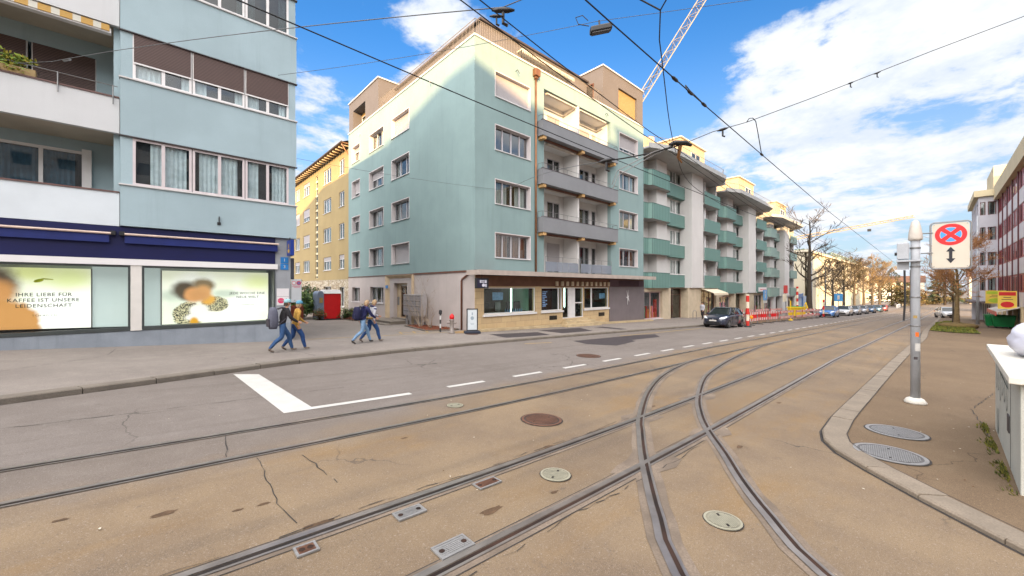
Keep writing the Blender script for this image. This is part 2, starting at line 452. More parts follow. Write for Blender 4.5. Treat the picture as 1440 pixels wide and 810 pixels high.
def dens(pts, st=.4):
    """Catmull-Rom through the points"""
    out = []
    P = [Vector(p) for p in pts]
    for i in range(len(P) - 1):
        p0 = P[max(i - 1, 0)]; p1 = P[i]; p2 = P[i + 1]; p3 = P[min(i + 2, len(P) - 1)]
        k = max(1, int((p2 - p1).length / st))
        for j in range(k):
            t = j / k
            q = .5 * ((2 * p1) + (-p0 + p2) * t + (2 * p0 - 5 * p1 + 4 * p2 - p3) * t * t + (-p0 + 3 * p1 - 3 * p2 + p3) * t ** 3)
            out.append(tuple(q))
    out.append(tuple(P[-1])); return out
def flat_poly(mb, poly, off):
    mb.poly([(u, v, gz(u, v) + off) for u, v in poly])

# base sheet out to the horizon
mb = MB()
us = stations(-90, 1200); vs_ = [-700, -200, -60, -14, 18, 58, 200, 900]
for u in us:
    for w in vs_: mb.v.append((u, w, gz(u, w) - .16))
nn = len(vs_)
for i in range(len(us) - 1):
    for k in range(nn - 1): mb.f.append([i * nn + k, (i + 1) * nn + k, (i + 1) * nn + k + 1, i * nn + k + 1]); mb.mi.append(0)
struct(mb.build('ground', GROUND, recalc=False))
struct(sheet('road', ROAD, -45, 300, -22, lambda u: kerb_left(u) - .02, 0, 6))

# left pavement with its granite kerb, side street surface behind it
struct(sheet('pavement', PAVE, -45, 300, lambda u: kerb_left(u) + .24, lambda u: 18.0, .10, 2))
struct(sheet('side_street', PAVE, -1, 13.4, 18.0, 70, .10, 4))
struct(sheet('pavement_far', PAVE, 13.4, 300, 18.0, 26, .10, 1))
def kerb(mb, line, w, h, seg=1.0, gap=.008, drop=.14):
    """kerb stones laid end to end along a line (their road edge), each a small block; the body is on the left of the line"""
    for i in range(len(line) - 1):
        a, b = Vector(line[i]), Vector(line[i + 1]); d = (b - a); ln = d.length
        if ln < 1e-4: continue
        d.normalize(); nn_ = Vector((-d.y, d.x))
        a2 = a + d * gap; b2 = b - d * gap
        jit = R.uniform(-.006, .006)
        q = [a2, b2, b2 + nn_ * w, a2 + nn_ * w]
        ch = .018
        top = [a2 + nn_ * ch, b2 + nn_ * ch, b2 + nn_ * w, a2 + nn_ * w]
        vs = [(p.x, p.y, gz(p.x, p.y) - drop) for p in q] + [(p.x, p.y, gz(p.x, p.y) + h - ch + jit) for p in q] + [(p.x, p.y, gz(p.x, p.y) + h + jit) for p in top]
        mb.add(vs, [[0, 1, 5, 4], [1, 2, 6, 5], [2, 3, 7, 6], [3, 0, 4, 7], [4, 5, 9, 8], [5, 6, 10, 9], [6, 7, 11, 10], [7, 4, 8, 11], [8, 9, 10, 11]])
kl = []
u = -20.0
while u < 120: kl.append((u, kerb_left(u))); u += 1.0 if u < 40 else 2.0
mb = MB(); kerb(mb, kl, .26, .11); struct(mb.build('kerb', STONEL))
mb = MB(); path_strip(mb, kl, .012, .1135, -.27); path_strip(mb, kl, .05, .004, .035); struct(mb.build('kerb_joint', TAR, recalc=False))

# right pavement with the kerb that turns round the corner
rk = [(2.2, -5.6), (3.2, -3.7), (4.2, -2.0), (5.0, -.95), (5.52, -.42), (6.08, .12), (6.6, .58), (7.05, .93), (7.5, 1.14), (8.0, 1.24), (9.06, 1.27), (11, 1.24), (15.2, 1.16), (20, 1.05), (27.3, .85), (34, .62), (44, .56), (60, .2), (80, -.3), (100, -.8)]
rkd = dens(rk, .75)
poly_u = [p for p in rkd]
mb = MB()
for (a, b) in zip(rkd, rkd[1:]):
    va = [(a[0] , a[1] - .2), (b[0], b[1] - .2)]
    for lo_, hi_ in ((-40, -14), (-14, None)):
        h0 = a[1] - .02 if hi_ is None else hi_; h1 = b[1] - .02 if hi_ is None else hi_
        l0 = min(lo_, a[1] - .03); l1 = min(lo_, b[1] - .03)
        mb.quad((a[0], l0, gz(a[0], 0) + .045), (b[0], l1, gz(b[0], 0) + .045), (b[0], h1, gz(b[0], 0) + .045), (a[0], h0, gz(a[0], 0) + .045))
struct(mb.build('pavement_right', PAVEB, recalc=False))
mb = MB(); kerb(mb, rkd[::-1], .30, .058); struct(mb.build('kerb_right', STONE))
mb = MB(); path_strip(mb, rkd, .035, .004, .018); path_strip(mb, rkd, .012, .061, -.31); struct(mb.build('kerb_gutter_joint', TAR, recalc=False))

# ------------------------------------------------------------------ tram rails
def rail_line(pts, name, edge=.20, rust=None, flip=1):
    """grooved rail set in concrete: pads, head, lip and the dark groove between them"""
    mb = MB(); path_strip(mb, pts, edge, .004, 0, .07); struct(mb.build('track_concrete', CONC, recalc=False))
    if edge > .2:
        mb = MB()
        for s_ in (-1, 1): path_strip([mb][0], [p for p in pts if p[0] < 14], .010, .0045, s_ * edge * .50, .5)
        struct(mb.build('track_joint', TAR, recalc=False))
    mb = MB()
    for sd_, w_, h_ in ((.045 * flip, .062, .013), (-.042 * flip, .026, .011)):
        path_strip(mb, pts, w_, h_, sd_)
    struct(mb.build(name, STEEL, recalc=False))
    mb = MB(); path_strip(mb, pts, .036, .0085, -.010 * flip); struct(mb.build('rail_groove', rust or GROOVE, recalc=False))
def straight(v):
    pts = []; u = -16.0
    while u < 170: pts.append((u, v + drift(u))); u += .5 if u < 40 else 1.0
    return pts
for v, e, r in ((2.45, .23, GRUST), (3.49, .21, None), (5.62, .12, None), (6.66, .12, None)):
    rail_line(straight(v), 'tram_rail', e, r)
c1 = dens([(1.2, -1.4), (2.05, .1), (2.89, 1.28), (3.48, 1.74), (4.0, 2.1), (4.86, 2.66), (5.70, 3.16), (6.3, 3.5), (8.0, 4.28), (9.82, 4.92), (11.6, 5.33), (13.6, 5.60), (16, 5.63)], .25)
c2 = dens([(2.2, -2.2), (3.0, -.55), (3.77, .57), (4.35, 1.05), (5.0, 1.5), (5.73, 1.93), (6.57, 2.46), (7.46, 2.93), (8.71, 3.46), (11.0, 4.2), (13.2, 4.62), (15.5, 4.94), (18, 5.18), (21, 5.40), (26, 5.45)], .25)
def z_lift(pts): return pts
for c in (c1, c2):
    mb = MB(); path_strip(mb, c, .30 if c is c1 else .27, .0062, 0, .06); struct(mb.build('track_concrete', CONC, recalc=False))
    mb = MB()
    for sd_, w_, h_ in ((.045, .062, .0165), (-.042, .026, .0145)): path_strip(mb, c, w_, h_, sd_)
    struct(mb.build('tram_rail', STEEL, recalc=False))
    mb = MB(); path_strip(mb, c, .036, .0115, -.010); struct(mb.build('rail_groove', GRUST, recalc=False))
# concrete pads where the rails cross
mb = MB()
for cx, cy in ((4.6, 2.48), (6.28, 3.49), (6.5, 2.44), (8.66, 3.46)):
    ps = []
    for k in range(14):
        a = 2 * math.pi * k / 14; rr = R.uniform(.30, .52)
        ps.append((cx + rr * 1.5 * math.cos(a), cy + rr * .62 * math.sin(a)))
    flat_poly(mb, ps, .0052)
struct(mb.build('track_concrete', CONC, recalc=False))

# ------------------------------------------------------------------ road markings
mb = MB()
flat_poly(mb, [(1.36, 11.38), (1.83, 11.08), (2.02, 7.42), (2.0, 7.29), (1.56, 7.3)], .006)
def dash(u0, u1, v, w=.14):
    pts = [(u0 + (u1 - u0) * k / 4, v + drift(u0 + (u1 - u0) * k / 4)) for k in range(5)]
    path_strip(mb, pts, w, .006)
dash(2.0, 3.9, 7.37, .15)
u = 4.85
while u < 110:
    dash(u, u + 1.05, 7.44, .14); u += 2.03
for k in range(0): dash(14.2 + k * .75, 14.42 + k * .75, 2.95, .22) if k > 2 else None
struct(mb.build('road_marking_white', PAINT, recalc=False))
mb = MB()
for (a, b, w) in (((12.0, 12.25), (13.4, 11.9), .12), ((18.8, 11.7), (28.6, 11.35), .12), ((28.6, 11.35), (29.2, 9.9), .12)):
    path_strip(mb, [(a[0] + (b[0] - a[0]) * k / 12, a[1] + (b[1] - a[1]) * k / 12) for k in range(13)], w, .006)
struct(mb.build('road_marking_yellow', PAINTY, recalc=False))
mb = MB()
pts = [(4.3 + (12.1 - 4.3) * k / 12, 16.9 + k * .30) for k in range(13)]
path_strip(mb, [(4.6 + k * .62, 17.55) for k in range(12)], .10, .106)
for k in range(3):
    path_strip(mb, [(9.0 + k * .75, 17.9), (9.35 + k * .75, 18.9)], .10, .106); path_strip(mb, [(9.35 + k * .75, 18.9), (9.75 + k * .75, 17.9)], .10, .1065)
struct(mb.build('road_marking_yellow', PAINTY, recalc=False))
# repairs in the asphalt
mb = MB()
for p in ([(12.6, 15.5), (15.7, 15.0), (15.2, 13.6), (12.3, 13.8)], [(16.5, 15.7), (20.3, 15.6), (19.2, 13.8), (16.4, 13.8)], [(21.6, 15.4), (22.5, 15.4), (22.3, 13.3), (21.5, 13.35)]):
    flat_poly(mb, p, .104)
flat_poly(mb, [(14.7, 11.7), (20.0, 11.5), (21.6, 11.1), (20.4, 10.2), (17.6, 10.3), (17.3, 9.9), (15.0, 9.5), (14.3, 10.6)], .004)
struct(mb.build('asphalt_patch', PATCH, recalc=False))
# joints and cracks sealed with tar, wandering lines
mb = MB()
def crack(pts, w, off):
    q = []
    for a, b in zip(pts, pts[1:]):
        n_ = max(2, int((Vector(b) - Vector(a)).length / .12))
        for k in range(n_):
            t = k / n_; q.append((a[0] + (b[0] - a[0]) * t + R.uniform(-.018, .018), a[1] + (b[1] - a[1]) * t + R.uniform(-.018, .018)))
    q.append(pts[-1])
    for i in range(len(q) - 1):
        if R.random() < .22: continue
        path_strip(mb, [q[i], q[i + 1]], w * R.uniform(.3, 1.5), off)
crack([(.71, 6.6), (.62, 5.75)], .009, .005); crack([(.9, 5.5), (.87, 4.8), (.85, 4.2), (.9, 3.75)], .007, .005)
crack([(-8, 8.4), (0, 8.6), (6, 8.75), (12, 8.7)], .012, .005)
crack([(1.35, 5.3), (1.42, 4.3)], .012, .005)
crack([(-3, 12.6), (-1.0, 15.2), (-.9, 17)], .014, .105); crack([(2.2, 12.6), (1.6, 14), (3.4, 14.2), (3.6, 12.9)], .014, .105)
crack([(9, 14.0), (12, 14.0), (16, 13.6)], .012, .105)
for base, v0 in ((2.45, -.16), (3.49, .15)):
    crack([(u_, base + v0 + R.uniform(-.03, .03)) for u_ in [x * .5 for x in range(-4, 14)]], .008, .0075)
crack([(9.5, -.6), (12, -.5), (16, -1.2)], .014, .049)
struct(mb.build('pavement_crack', TAR, recalc=False))
# dark earthy stains and spalled spots in the track paving
for m_, spots in ((mat('stain_brown', S(138, 108, 80, .40), .9, .35, 9, fine=.6), [(.05, 4.62, .10), (.55, 4.3, .05), (.75, 4.28, .06), (2.35, 2.86, .13), (1.05, 3.62, .12), (4.0, 3.62, .10), (5.2, 2.75, .07), (7.2, 3.75, .08), (9.6, 2.2, .1), (6.2, 1.9, .09), (3.1, 2.72, .06), (10.5, 5.1, .1), (-.6, 5.0, .06), (2.6, 5.1, .06)]),):
    mb = MB()
    for u_, v_, r_ in spots:
        r_ *= .55
        flat_poly(mb, [(u_ + r_ * (1.7 + R.uniform(-.5, .5)) * math.cos(k * .419), v_ + r_ * R.uniform(.45, .95) * math.sin(k * .419)) for k in range(15)], .003)
    struct(mb.build('road_stain', m_, recalc=False))

# ------------------------------------------------------------------ covers in the road
COVERS = mat('cover_grime_grey', S(128, 126, 126, .46), .7, .2, 6)
COVERG = mat('cover_grime', S(172, 166, 144, .50), .7, .2, 6)
def cover(u, v, r, m, off, label, kind='manhole_cover', ring=None, rows=9, rot=0.0):
    z = gz(u, v) + off
    sl = math.atan((gz(u + .2, v) - gz(u - .2, v)) / .4)
    t = thing(kind, label, 'manhole cover', (0, 0, 0), proto=True)
    mb = MB()
    n = 36
    o_ = [(math.cos(2 * math.pi * k / n), math.sin(2 * math.pi * k / n)) for k in range(n)]
    vs = [(x * r, y * r, .010) for x, y in o_] + [(x * r * .88, y * r * .88, .010) for x, y in o_] + [(x * r, y * r, 0) for x, y in o_]
    mb.add(vs, [[k, (k + 1) % n, n + (k + 1) % n, n + k] for k in range(n)] + [[2 * n + k, 2 * n + (k + 1) % n, (k + 1) % n, k] for k in range(n)])
    mb.build('rim', ring or m, t)
    mb = MB(); mb.add([(x * r * 1.06, y * r * 1.06, .003) for x, y in o_], [list(range(n))]); mb.build('joint', TAR, t)
    mb = MB(); mb.add([(x * r * .885, y * r * .885, .0075) for x, y in o_], [list(range(n))])
    for i in range(-rows, rows + 1):
        for j in range(-rows, rows + 1):
            x, y = i * r * .86 / (rows + .6), j * r * .86 / (rows + .6); h = r * .32 / rows
            if x * x + y * y < (r * .80) ** 2: mb.add([(x - h, y - h, .0105), (x + h, y - h, .0105), (x + h, y + h, .0105), (x - h, y + h, .0105)], [[0, 1, 2, 3]])
    mb.mi = [0] + [1] * (len(mb.f) - 1); mb.build('plate', [COVERG if m is IRON else (TAR if m is IRONR else COVERS), m], t, recalc=False)
    mb = MB()
    for sx in (-1, 1): mb.box(sx * r * .55 - .02, sx * r * .55 + .02, -.012, .012, .009, .0118)
    mb.build('lifting_hole', GROOVE, t)
    t.location = (u, v, z); t.rotation_euler = (0, -sl, rot)
    return t
cover(3.42, 2.98, .175, IRON, .004, 'pale round manhole cover between the two rails of the near straight track', rot=.4)
cover(3.94, 1.35, .165, IRON, .004, 'pale studded manhole cover between the two curved rails', rows=7, rot=.8)
cover(4.82, 4.51, .34, IRONR, .004, 'rusty brown manhole cover between the two tram tracks', rows=12)
cover(4.13, 6.08, .15, IRON, .004, 'small pale round cover between the rails of the far track', rows=5)
cover(11.5, 8.45, .42, IRONR, .004, 'dark brown manhole cover in the grey traffic lane', rows=12)
cover(8.82, .42, .37, IRONS, .049, 'large silver manhole cover on the brown pavement, the one nearer the pole', rows=16, rot=.2)
cover(7.46, .42, .38, IRONS, .049, 'large ribbed silver manhole cover beside the curved kerb stones', rows=14, rot=.1)
cover(11.9, 16.0, .3, IRONR, .104, 'dark manhole cover in the pavement in front of the hydrant', rows=10)
def drain_box(u, v, du, dv, label, m):
    t = thing('rail_drain_cover', label, 'drain cover', (0, 0, 0), 'drain boxes along the rails', proto=True)
    mb = MB()
    for a0, a1, b0, b1 in ((-du, du, -dv, -dv + .018), (-du, du, dv - .018, dv), (-du, -du + .018, -dv + .018, dv - .018), (du - .018, du, -dv + .018, dv - .018)):
        mb.box(a0, a1, b0, b1, 0, .014)
    mb.build('frame', IRONS, t)
    mb = MB(); mb.box(-du + .019, du - .019, -dv + .019, dv - .019, 0, .010)
    k = 6
    for i in range(k):
        y = -dv + .03 + (2 * dv - .06) * (i + .25) / k
        mb.box(-du + .03, du - .03, y, y + (2 * dv - .06) / k * .5, .0101, .0135)
    mb.build('grating', m, t)
    mb = MB()
    for sx in (-1, 1): mb.lathe([(0.0, .0136), (.024, .0136), (.024, .0145), (0.0, .0145)], (sx * (du - .05), 0, 0), 10)
    mb.build('bolt', GRUST, t)
    sl = math.atan((gz(u + .2, v) - gz(u - .2, v)) / .4)
    t.location = (u, v, gz(u, v) + .006); t.rotation_euler = (0, -sl, 0)
drain_box(1.73, 3.29, .14, .075, 'steel drain cover beside the rail, second along that rail from the camera', IRONS)
drain_box(2.66, 3.30, .15, .075, 'rusty drain cover beside the rail, left of the pale round manhole cover', IRONR)
drain_box(1.76, 2.62, .155, .09, 'largest drain cover, with a yellow bolt, beside the rusty rail groove', IRONS)
drain_box(.86, 3.31, .08, .07, 'small rusty drain cover nearest the camera with a pipe trench beside it', IRONR)
# scraps of paper and dry leaves
mb = MB()
for k in range(150):
    if k < 95: u, v = R.uniform(-1.5, 14), R.uniform(-2, 10)
    else: u, v = R.uniform(6, 16), R.uniform(-2.4, .8)
    o_ = .005
    side = v < 1.0 and u > 6.5
    if side: o_ = .05
    if v > kerb_left(u) - .2: continue
    s_ = R.uniform(.006, .022); a = R.uniform(0, 6.28)
    ca, sa = math.cos(a) * s_, math.sin(a) * s_
    mb.cur = 0 if R.random() < .75 else 1
    z = gz(u, v) + o_ + .009
    mb.add([(u - ca, v - sa, z), (u + sa * .5, v - ca * .5, z + .004), (u + ca, v + sa, z + .002), (u - sa * .5, v + ca * .5, z + .006)], [[0, 1, 2, 3]])
o = mb.build('litter', [mat('paper_scrap', S(225, 215, 195, .6), .8, .1), mat('dry_leaf', S(120, 84, 50, .5), .9, .2)], recalc=False)
o['kind'] = 'stuff'; o['label'] = 'paper scraps and dry leaves strewn over the asphalt'; o['category'] = 'litter'
# ------------------------------------------------------------------ facade materials
TEAL = mat('render_teal', S(142, 166, 166, .82), .9, .07, .35, fine=.16, streak=.16)
PALEBLUE = mat('render_pale_blue', S(176, 198, 206, .74), .9, .07, .45, fine=.18, streak=.2)
PALEGREY = mat('render_pale_grey', S(206, 208, 210, .86), .85, .04, .6, fine=.1, streak=.10)
WHITE = mat('white_plaster', S(226, 224, 222, .86), .85, .04, 1.0, fine=.1, streak=.08)
FRAMEW = mat('window_frame_white', S(228, 226, 226, .86), .5, .04, 3)
FRAMEP = mat('window_frame_pink_white', S(214, 204, 206, .82), .5, .05, 3)
SILL = mat('window_sill_pale', S(214, 212, 212, .82), .7, .06, 3)
DARKT = mat('dark_trim', S(78, 72, 74, .7), .6, .12, 3)
TAUPE = mat('attic_taupe', S(124, 118, 117, .62), .85, .05, .8, fine=.1)
GREYB = mat('balcony_grey', S(142, 144, 148, .76), .75, .05, 1.0, fine=.1)
COPPER = mat('copper_pipe', S(168, 118, 84, .68), .38, .2, 2.0, metal=.55)
BROWN = mat('brown_metal', S(112, 74, 58, .8), .5, .15, 2)
WOOD = mat('bracket_wood', S(206, 166, 112, .8), .7, .2, 6)
GFWALL = mat('plaster_grey_pink', S(196, 186, 182, .84), .9, .06, .7, fine=.2, streak=.15)
PORTAL = mat('portal_stone', S(210, 188, 158, .84), .85, .10, 2, fine=.25)
CANOPYM = mat('canopy_metal', S(150, 134, 126, .8), .55, .12, 1.5)
FRIEZE = mat('frieze_brown', S(124, 86, 66, .8), .7, .15, 2)
INT = mat('dark_interior', (.03, .03, .034), .9, .3, 2)
INTG = mat('grey_interior', (.16, .16, .17), .9, .2, 1)
CURT = stripes('curtain_pale', S(206, 208, 206, .8), S(172, 176, 178, .8), 0, .16, .9, soft=.3, coord='w')
CURTY = stripes('curtain_rust', S(170, 116, 82, .7), S(120, 82, 62, .7), 0, .2, .9, soft=.3, coord='w')
CURTL = stripes('curtain_side', S(206, 208, 206, .8), S(172, 176, 178, .8), 1, .16, .9, soft=.3, coord='w')
SHUT = stripes('shutter_brown', S(116, 90, 84, .72), S(70, 52, 50, .7), 2, .05, .6, soft=.12, bmp=.5, coord='w')
SHUTL = stripes('shutter_pale', S(206, 200, 200, .8), S(168, 162, 164, .8), 2, .05, .6, soft=.12, bmp=.4, coord='w')
SHUTG = stripes('shutter_ochre', S(190, 158, 100, .75), S(150, 122, 78, .75), 2, .07, .6, soft=.12, bmp=.4, coord='w')
GL = glass('window_glass', (.9, .94, .94)); GLD = glass('window_glass_dark', (.45, .5, .5), 1.1); GLR = glass('window_glass_reflecting', (.40, .45, .46), 3.4, .01)
RAIL = mat('railing_steel', S(150, 150, 150, .7), .4, .1, 3, metal=.5)
BLACK = mat('black_plastic', (.02, .02, .022), .5, .2, 4)
def limestone(name, ca, cb, bw=.75, bh=.36, ms=.018):
    m, nt, b, out = newmat(name); P = wpos(nt)
    sp_ = N(nt, 'ShaderNodeSeparateXYZ'); L(nt, P, sp_.inputs[0])
    cbn = N(nt, 'ShaderNodeCombineXYZ'); L(nt, math_(nt, 'ADD', sp_.outputs[0], sp_.outputs[1]), cbn.inputs[0]); L(nt, sp_.outputs[2], cbn.inputs[1])
    br = N(nt, 'ShaderNodeTexBrick'); L(nt, cbn.outputs[0], br.inputs['Vector']); br.inputs['Scale'].default_value = 1
    br.inputs['Brick Width'].default_value = bw; br.inputs['Row Height'].default_value = bh; br.inputs['Mortar Size'].default_value = ms * .4; br.inputs['Mortar Smooth'].default_value = .2
    br.inputs['Color1'].default_value = (*ca, 1); br.inputs['Color2'].default_value = (*cb, 1); br.inputs['Mortar'].default_value = (*[x * .45 for x in ca], 1)
    c = mixc(nt, math_(nt, 'MULTIPLY', noise(nt, P, 3, 5, .6), .45), br.outputs[0], tuple(x * .55 for x in cb))
    L(nt, c, b.inputs['Base Color']); b.inputs['Roughness'].default_value = .85
    bump(nt, b, math_(nt, 'SUBTRACT', 1.0, br.outputs['Fac']), .4, .01)
    MATS[name] = m; return m
LIME = limestone('limestone_blocks', S(226, 198, 152, .80), S(212, 184, 142, .80))
def rubble(name):
    m, nt, b, out = newmat(name); P = wpos(nt)
    vo = N(nt, 'ShaderNodeTexVoronoi'); vo.inputs['Scale'].default_value = 3.0; L(nt, scaled(nt, P, (1, 1, 1.5)), vo.inputs['Vector'])
    vd = N(nt, 'ShaderNodeTexVoronoi'); vd.feature = 'DISTANCE_TO_EDGE'; vd.inputs['Scale'].default_value = 3.0; L(nt, scaled(nt, P, (1, 1, 1.5)), vd.inputs['Vector'])
    sv = N(nt, 'ShaderNodeSeparateColor'); L(nt, vo.outputs['Color'], sv.inputs[0])
    c = mixc(nt, sv.outputs[0], S(222, 212, 190, .8), S(176, 156, 128, .8))
    c = mixc(nt, ramp(nt, vd.outputs['Distance'], .06, .02), c, S(120, 108, 92, .7))
    L(nt, c, b.inputs['Base Color']); b.inputs['Roughness'].default_value = .9; bump(nt, b, vd.outputs['Distance'], .5, .05)
    MATS[name] = m; return m
RUBBLE = rubble('rubble_stone')

# ------------------------------------------------------------------ windows
def window(par, M, a0, a1, b0, b1, depth, panes=2, frame=FRAMEW, fw=.055, blind=0.0, bmat=SHUT, back='curtain', cm=None, gl=None, sill=True, mull=None, silld=.06, name='window', transom=None, roomd=.16, full=False):
    """window set `depth` behind the wall face: frame with mullions (the part), pane, blind, backing and sill under it"""
    c = -depth
    mb = MB()
    mb.mbox(M, a0, a0 + fw, b0, b1, c, c + .06); mb.mbox(M, a1 - fw, a1, b0, b1, c, c + .06)
    mb.mbox(M, a0 + fw, a1 - fw, b0, b0 + fw, c + .001, c + .059); mb.mbox(M, a0 + fw, a1 - fw, b1 - fw, b1, c + .001, c + .059)
    if mull is None: mull = [(a0 + (a1 - a0) * k / panes, .045) for k in range(1, panes)]
    for x, w in mull: mb.mbox(M, x - w, x + w, b0 + fw, b1 - fw, c + .002, c + .064)
    if transom: mb.mbox(M, a0 + fw, a1 - fw, transom - .02, transom + .02, c + .003, c + .056)
    f = mb.build(name, frame, par)
    mb = MB(); mb.mbox(M, a0 + fw * .5, a1 - fw * .5, b0 + fw * .5, b1 - fw * .5, c + .020, c + .028); mb.build('pane', gl or GL, f)
    mb = MB(); mb.quad(M(a0, b0, c - roomd), M(a1, b0, c - roomd), M(a1, b1, c - roomd), M(a0, b1, c - roomd))
    for q in ((a0, b0, a0, b1), (a1, b0, a1, b1), (a0, b0, a1, b0), (a0, b1, a1, b1)):
        mb.quad(M(q[0], q[1], c - roomd), M(q[2], q[3], c - roomd), M(q[2], q[3], c), M(q[0], q[1], c))
    mb.build('room', {'dark': INT, 'curtain': INT, 'grey': INTG}[back], f, recalc=False)
    if back == 'curtain':
        mb = MB(); w = (a1 - a0)
        for x0, x1 in (((a0 + w * R.uniform(.05, .3), a1 - w * R.uniform(.05, .2)),) if full else ((a0 + fw, a0 + w * R.uniform(.2, .46)), (a1 - w * R.uniform(.15, .40), a1 - fw))):
            n = max(3, int((x1 - x0) / .06)); pts = [(x0 + (x1 - x0) * k / n, c - roomd * .55 + (.018 if k % 2 else -.018)) for k in range(n + 1)]
            for (p, d1), (q, d2) in zip(pts, pts[1:]): mb.quad(M(p, b0 + fw, d1), M(q, b0 + fw, d2), M(q, b1 - fw, d2), M(p, b1 - fw, d1))
        mb.build('curtain', cm or CURT, f, recalc=False)
    if blind > 0:
        mb = MB(); y0 = b1 - (b1 - b0) * blind
        mb.mbox(M, a0 + .03, a1 - .03, y0, b1 - .005, c + .068, c + .085); mb.build('blind', bmat, f)
        mb = MB(); mb.mbox(M, a0 + .02, a1 - .02, y0 - .045, y0, c + .066, c + .095); mb.build('blind_rail', FRAMEW, f)
    if sill:
        mb = MB(); mb.mbox(M, a0 - .06, a1 + .06, b0 - .055, b0 - .003, -depth + .03, silld); mb.build('sill', SILL, f)
    return f
def railing(par, pts, z0, z1, sp=.11, bar=.011, top=.02, name='railing', m=None, bars=True, rails=()):
    mb = MB()
    for (x0, y0), (x1, y1) in zip(pts, pts[1:]):
        ln = math.hypot(x1 - x0, y1 - y0); n = max(1, int(ln / sp))
        mb.tube([(x0, y0, z1), (x1, y1, z1)], top, 6)
        for zz in rails: mb.tube([(x0, y0, zz), (x1, y1, zz)], top * .7, 6)
        if bars:
            for k in range(n + 1):
                t = k / n; mb.tube([(x0 + (x1 - x0) * t, y0 + (y1 - y0) * t, z0), (x0 + (x1 - x0) * t, y0 + (y1 - y0) * t, z1)], bar, 4, caps=False)
        else:
            n = max(1, int(ln / 1.2))
            for k in range(n + 1):
                t = k / n; mb.tube([(x0 + (x1 - x0) * t, y0 + (y1 - y0) * t, z0), (x0 + (x1 - x0) * t, y0 + (y1 - y0) * t, z1)], bar * 1.4, 5)
    return mb.build(name, m or RAIL, par)

# ================================================================== LEFT BUILDING (corner coffee shop under flats)
LB = thing('corner_building', 'pale blue apartment block over a shop with a navy fascia and two lit posters', 'building', (0, 17.4, -.1))
VB = 17.3                                    # bay front
VS = 17.4                                    # shop front / parapets
U1 = 4.14                                    # corner
MBAY = mapF(VB); MSH = mapF(VS)
bay_rows = [(5.30, 6.84, 0), (8.68, 10.17, 1), (12.02, 13.52, 2)]
mb = MB()
zc_ = [(3.97, 5.26), (6.84, 8.64), (10.17, 11.98), (13.52, 14.9)]
for b0, b1 in zc_:
    mb.box(-.84, U1, VB, VB + .28, b0, b1)
for (b0, b1, k) in bay_rows:                     # set back strips between
    mb.box(-.84, -.56, VB + .04, VB + .3, b0 - .001, b1 + .001); mb.box(3.87, U1 - .03, VB + .04, VB + .3, b0 - .001, b1 + .001)
mb.build('wall', PALEBLUE, LB)
mb = MB(); mb.box(-30, U1 - .02, VB + .32, 33, 14.6, 14.9)
mb.box(U1 - .30, U1, VB + .3, 33, 3.97, 14.6); mb.box(-30, U1 - .02, VB + 6, VB + 6.2, 3.6, 14.6)
mb.build('side_wall', PALEBLUE, LB)
mb = MB()
for (b0, b1, k) in bay_rows:
    mb.box(-.87, U1 + .03, VB - .05, VB + .2, b0 - .045, b0 - .004)
mb.build('sill_band', SILL, LB)
mb = MB()
for (b0, b1, k) in bay_rows:
    mb.box(-.86, U1 + .03, VB - .03, VB + .1, b1 - .035, b1 - .003)
mb.build('drip_edge', DARKT, LB)
segs = [(-.56, .90), (.92, 2.42), (2.44, 3.87)]
for (b0, b1, k) in bay_rows:
    for j, (x0, x1) in enumerate(segs):
        MW = mapF(VB + .04)
        window(LB, MW, x0, x1, b0, b1 - .04, .06, 2, FRAMEP if k == 0 else FRAMEW, .07, blind=.62 if k == 1 else 0, gl=GL if k < 2 else GLD, back='curtain', sill=False, roomd=.12, full=(k == 0 and j < 2), cm=mat('curtain_as_reflection', S(222, 230, 236, .86), .9, .12, 5))  # pale curtain colour stands in for bright reflections in the panes
# the recessed balconies left of the bay
for z0, ztop in ((6.88, 7.98), (3.95, 5.0), (10.25, 11.3)):
    mb = MB(); mb.box(-30, -.86, VS, VS + .16, z0, ztop)
    mb.build('balcony_parapet', PALEGREY if z0 > 5 else mat('panel_pale_blue_white', S(214, 222, 228, .86), .7, .04, 1, fine=.06), LB)
    mb = MB(); mb.box(-30, -.86, VS + .17, 19.2, z0 + .02, z0 + .2); mb.build('balcony_floor', mat('soffit_beige', S(190, 180, 164, .8), .9, .08, 1), LB)
    mb = MB(); mb.box(-30, -.86, VS - .03, VS + .19, ztop, ztop + .045); mb.build('coping', mat('coping_red_brown', S(112, 84, 80, .75), .6, .15, 2), LB)
mb = MB(); mb.box(-1.0, -.855, VS + .2, 19.2, 3.97, 14.6); mb.build('balcony_side_wall', PALEBLUE, LB)
mb = MB(); mb.wall(mapF(19.2), -30, -1.0, 3.97, 14.6, [(-9, -1.5, 8.1, 9.75), (-9, -1.62, 5.1, 6.55)], .1)
mb.build('back_wall', PALEBLUE, LB)
for x0, x1 in ((-2.9, -1.5), (-4.4, -2.98), (-5.9, -4.48)):
    window(LB, mapF(19.2), x0, x1, 8.1, 9.75, .09, 2, FRAMEW, .07, blind=.80, gl=GLD, back='dark', sill=False)
for x0, x1 in ((-4.9, -1.62), (-8.2, -4.95)):
    window(LB, mapF(19.2), x0, x1, 5.1, 6.55, .09, 3, FRAMEW, .09, gl=GL, back='curtain', sill=False, full=True, cm=mat('curtain_blue', S(84, 116, 140, .7), .9, .3, 2))
mb = MB(); mb.box(-1.82, -1.6, 19.08, 19.19, 5.05, 6.6); mb.build('post', FRAMEW, LB)
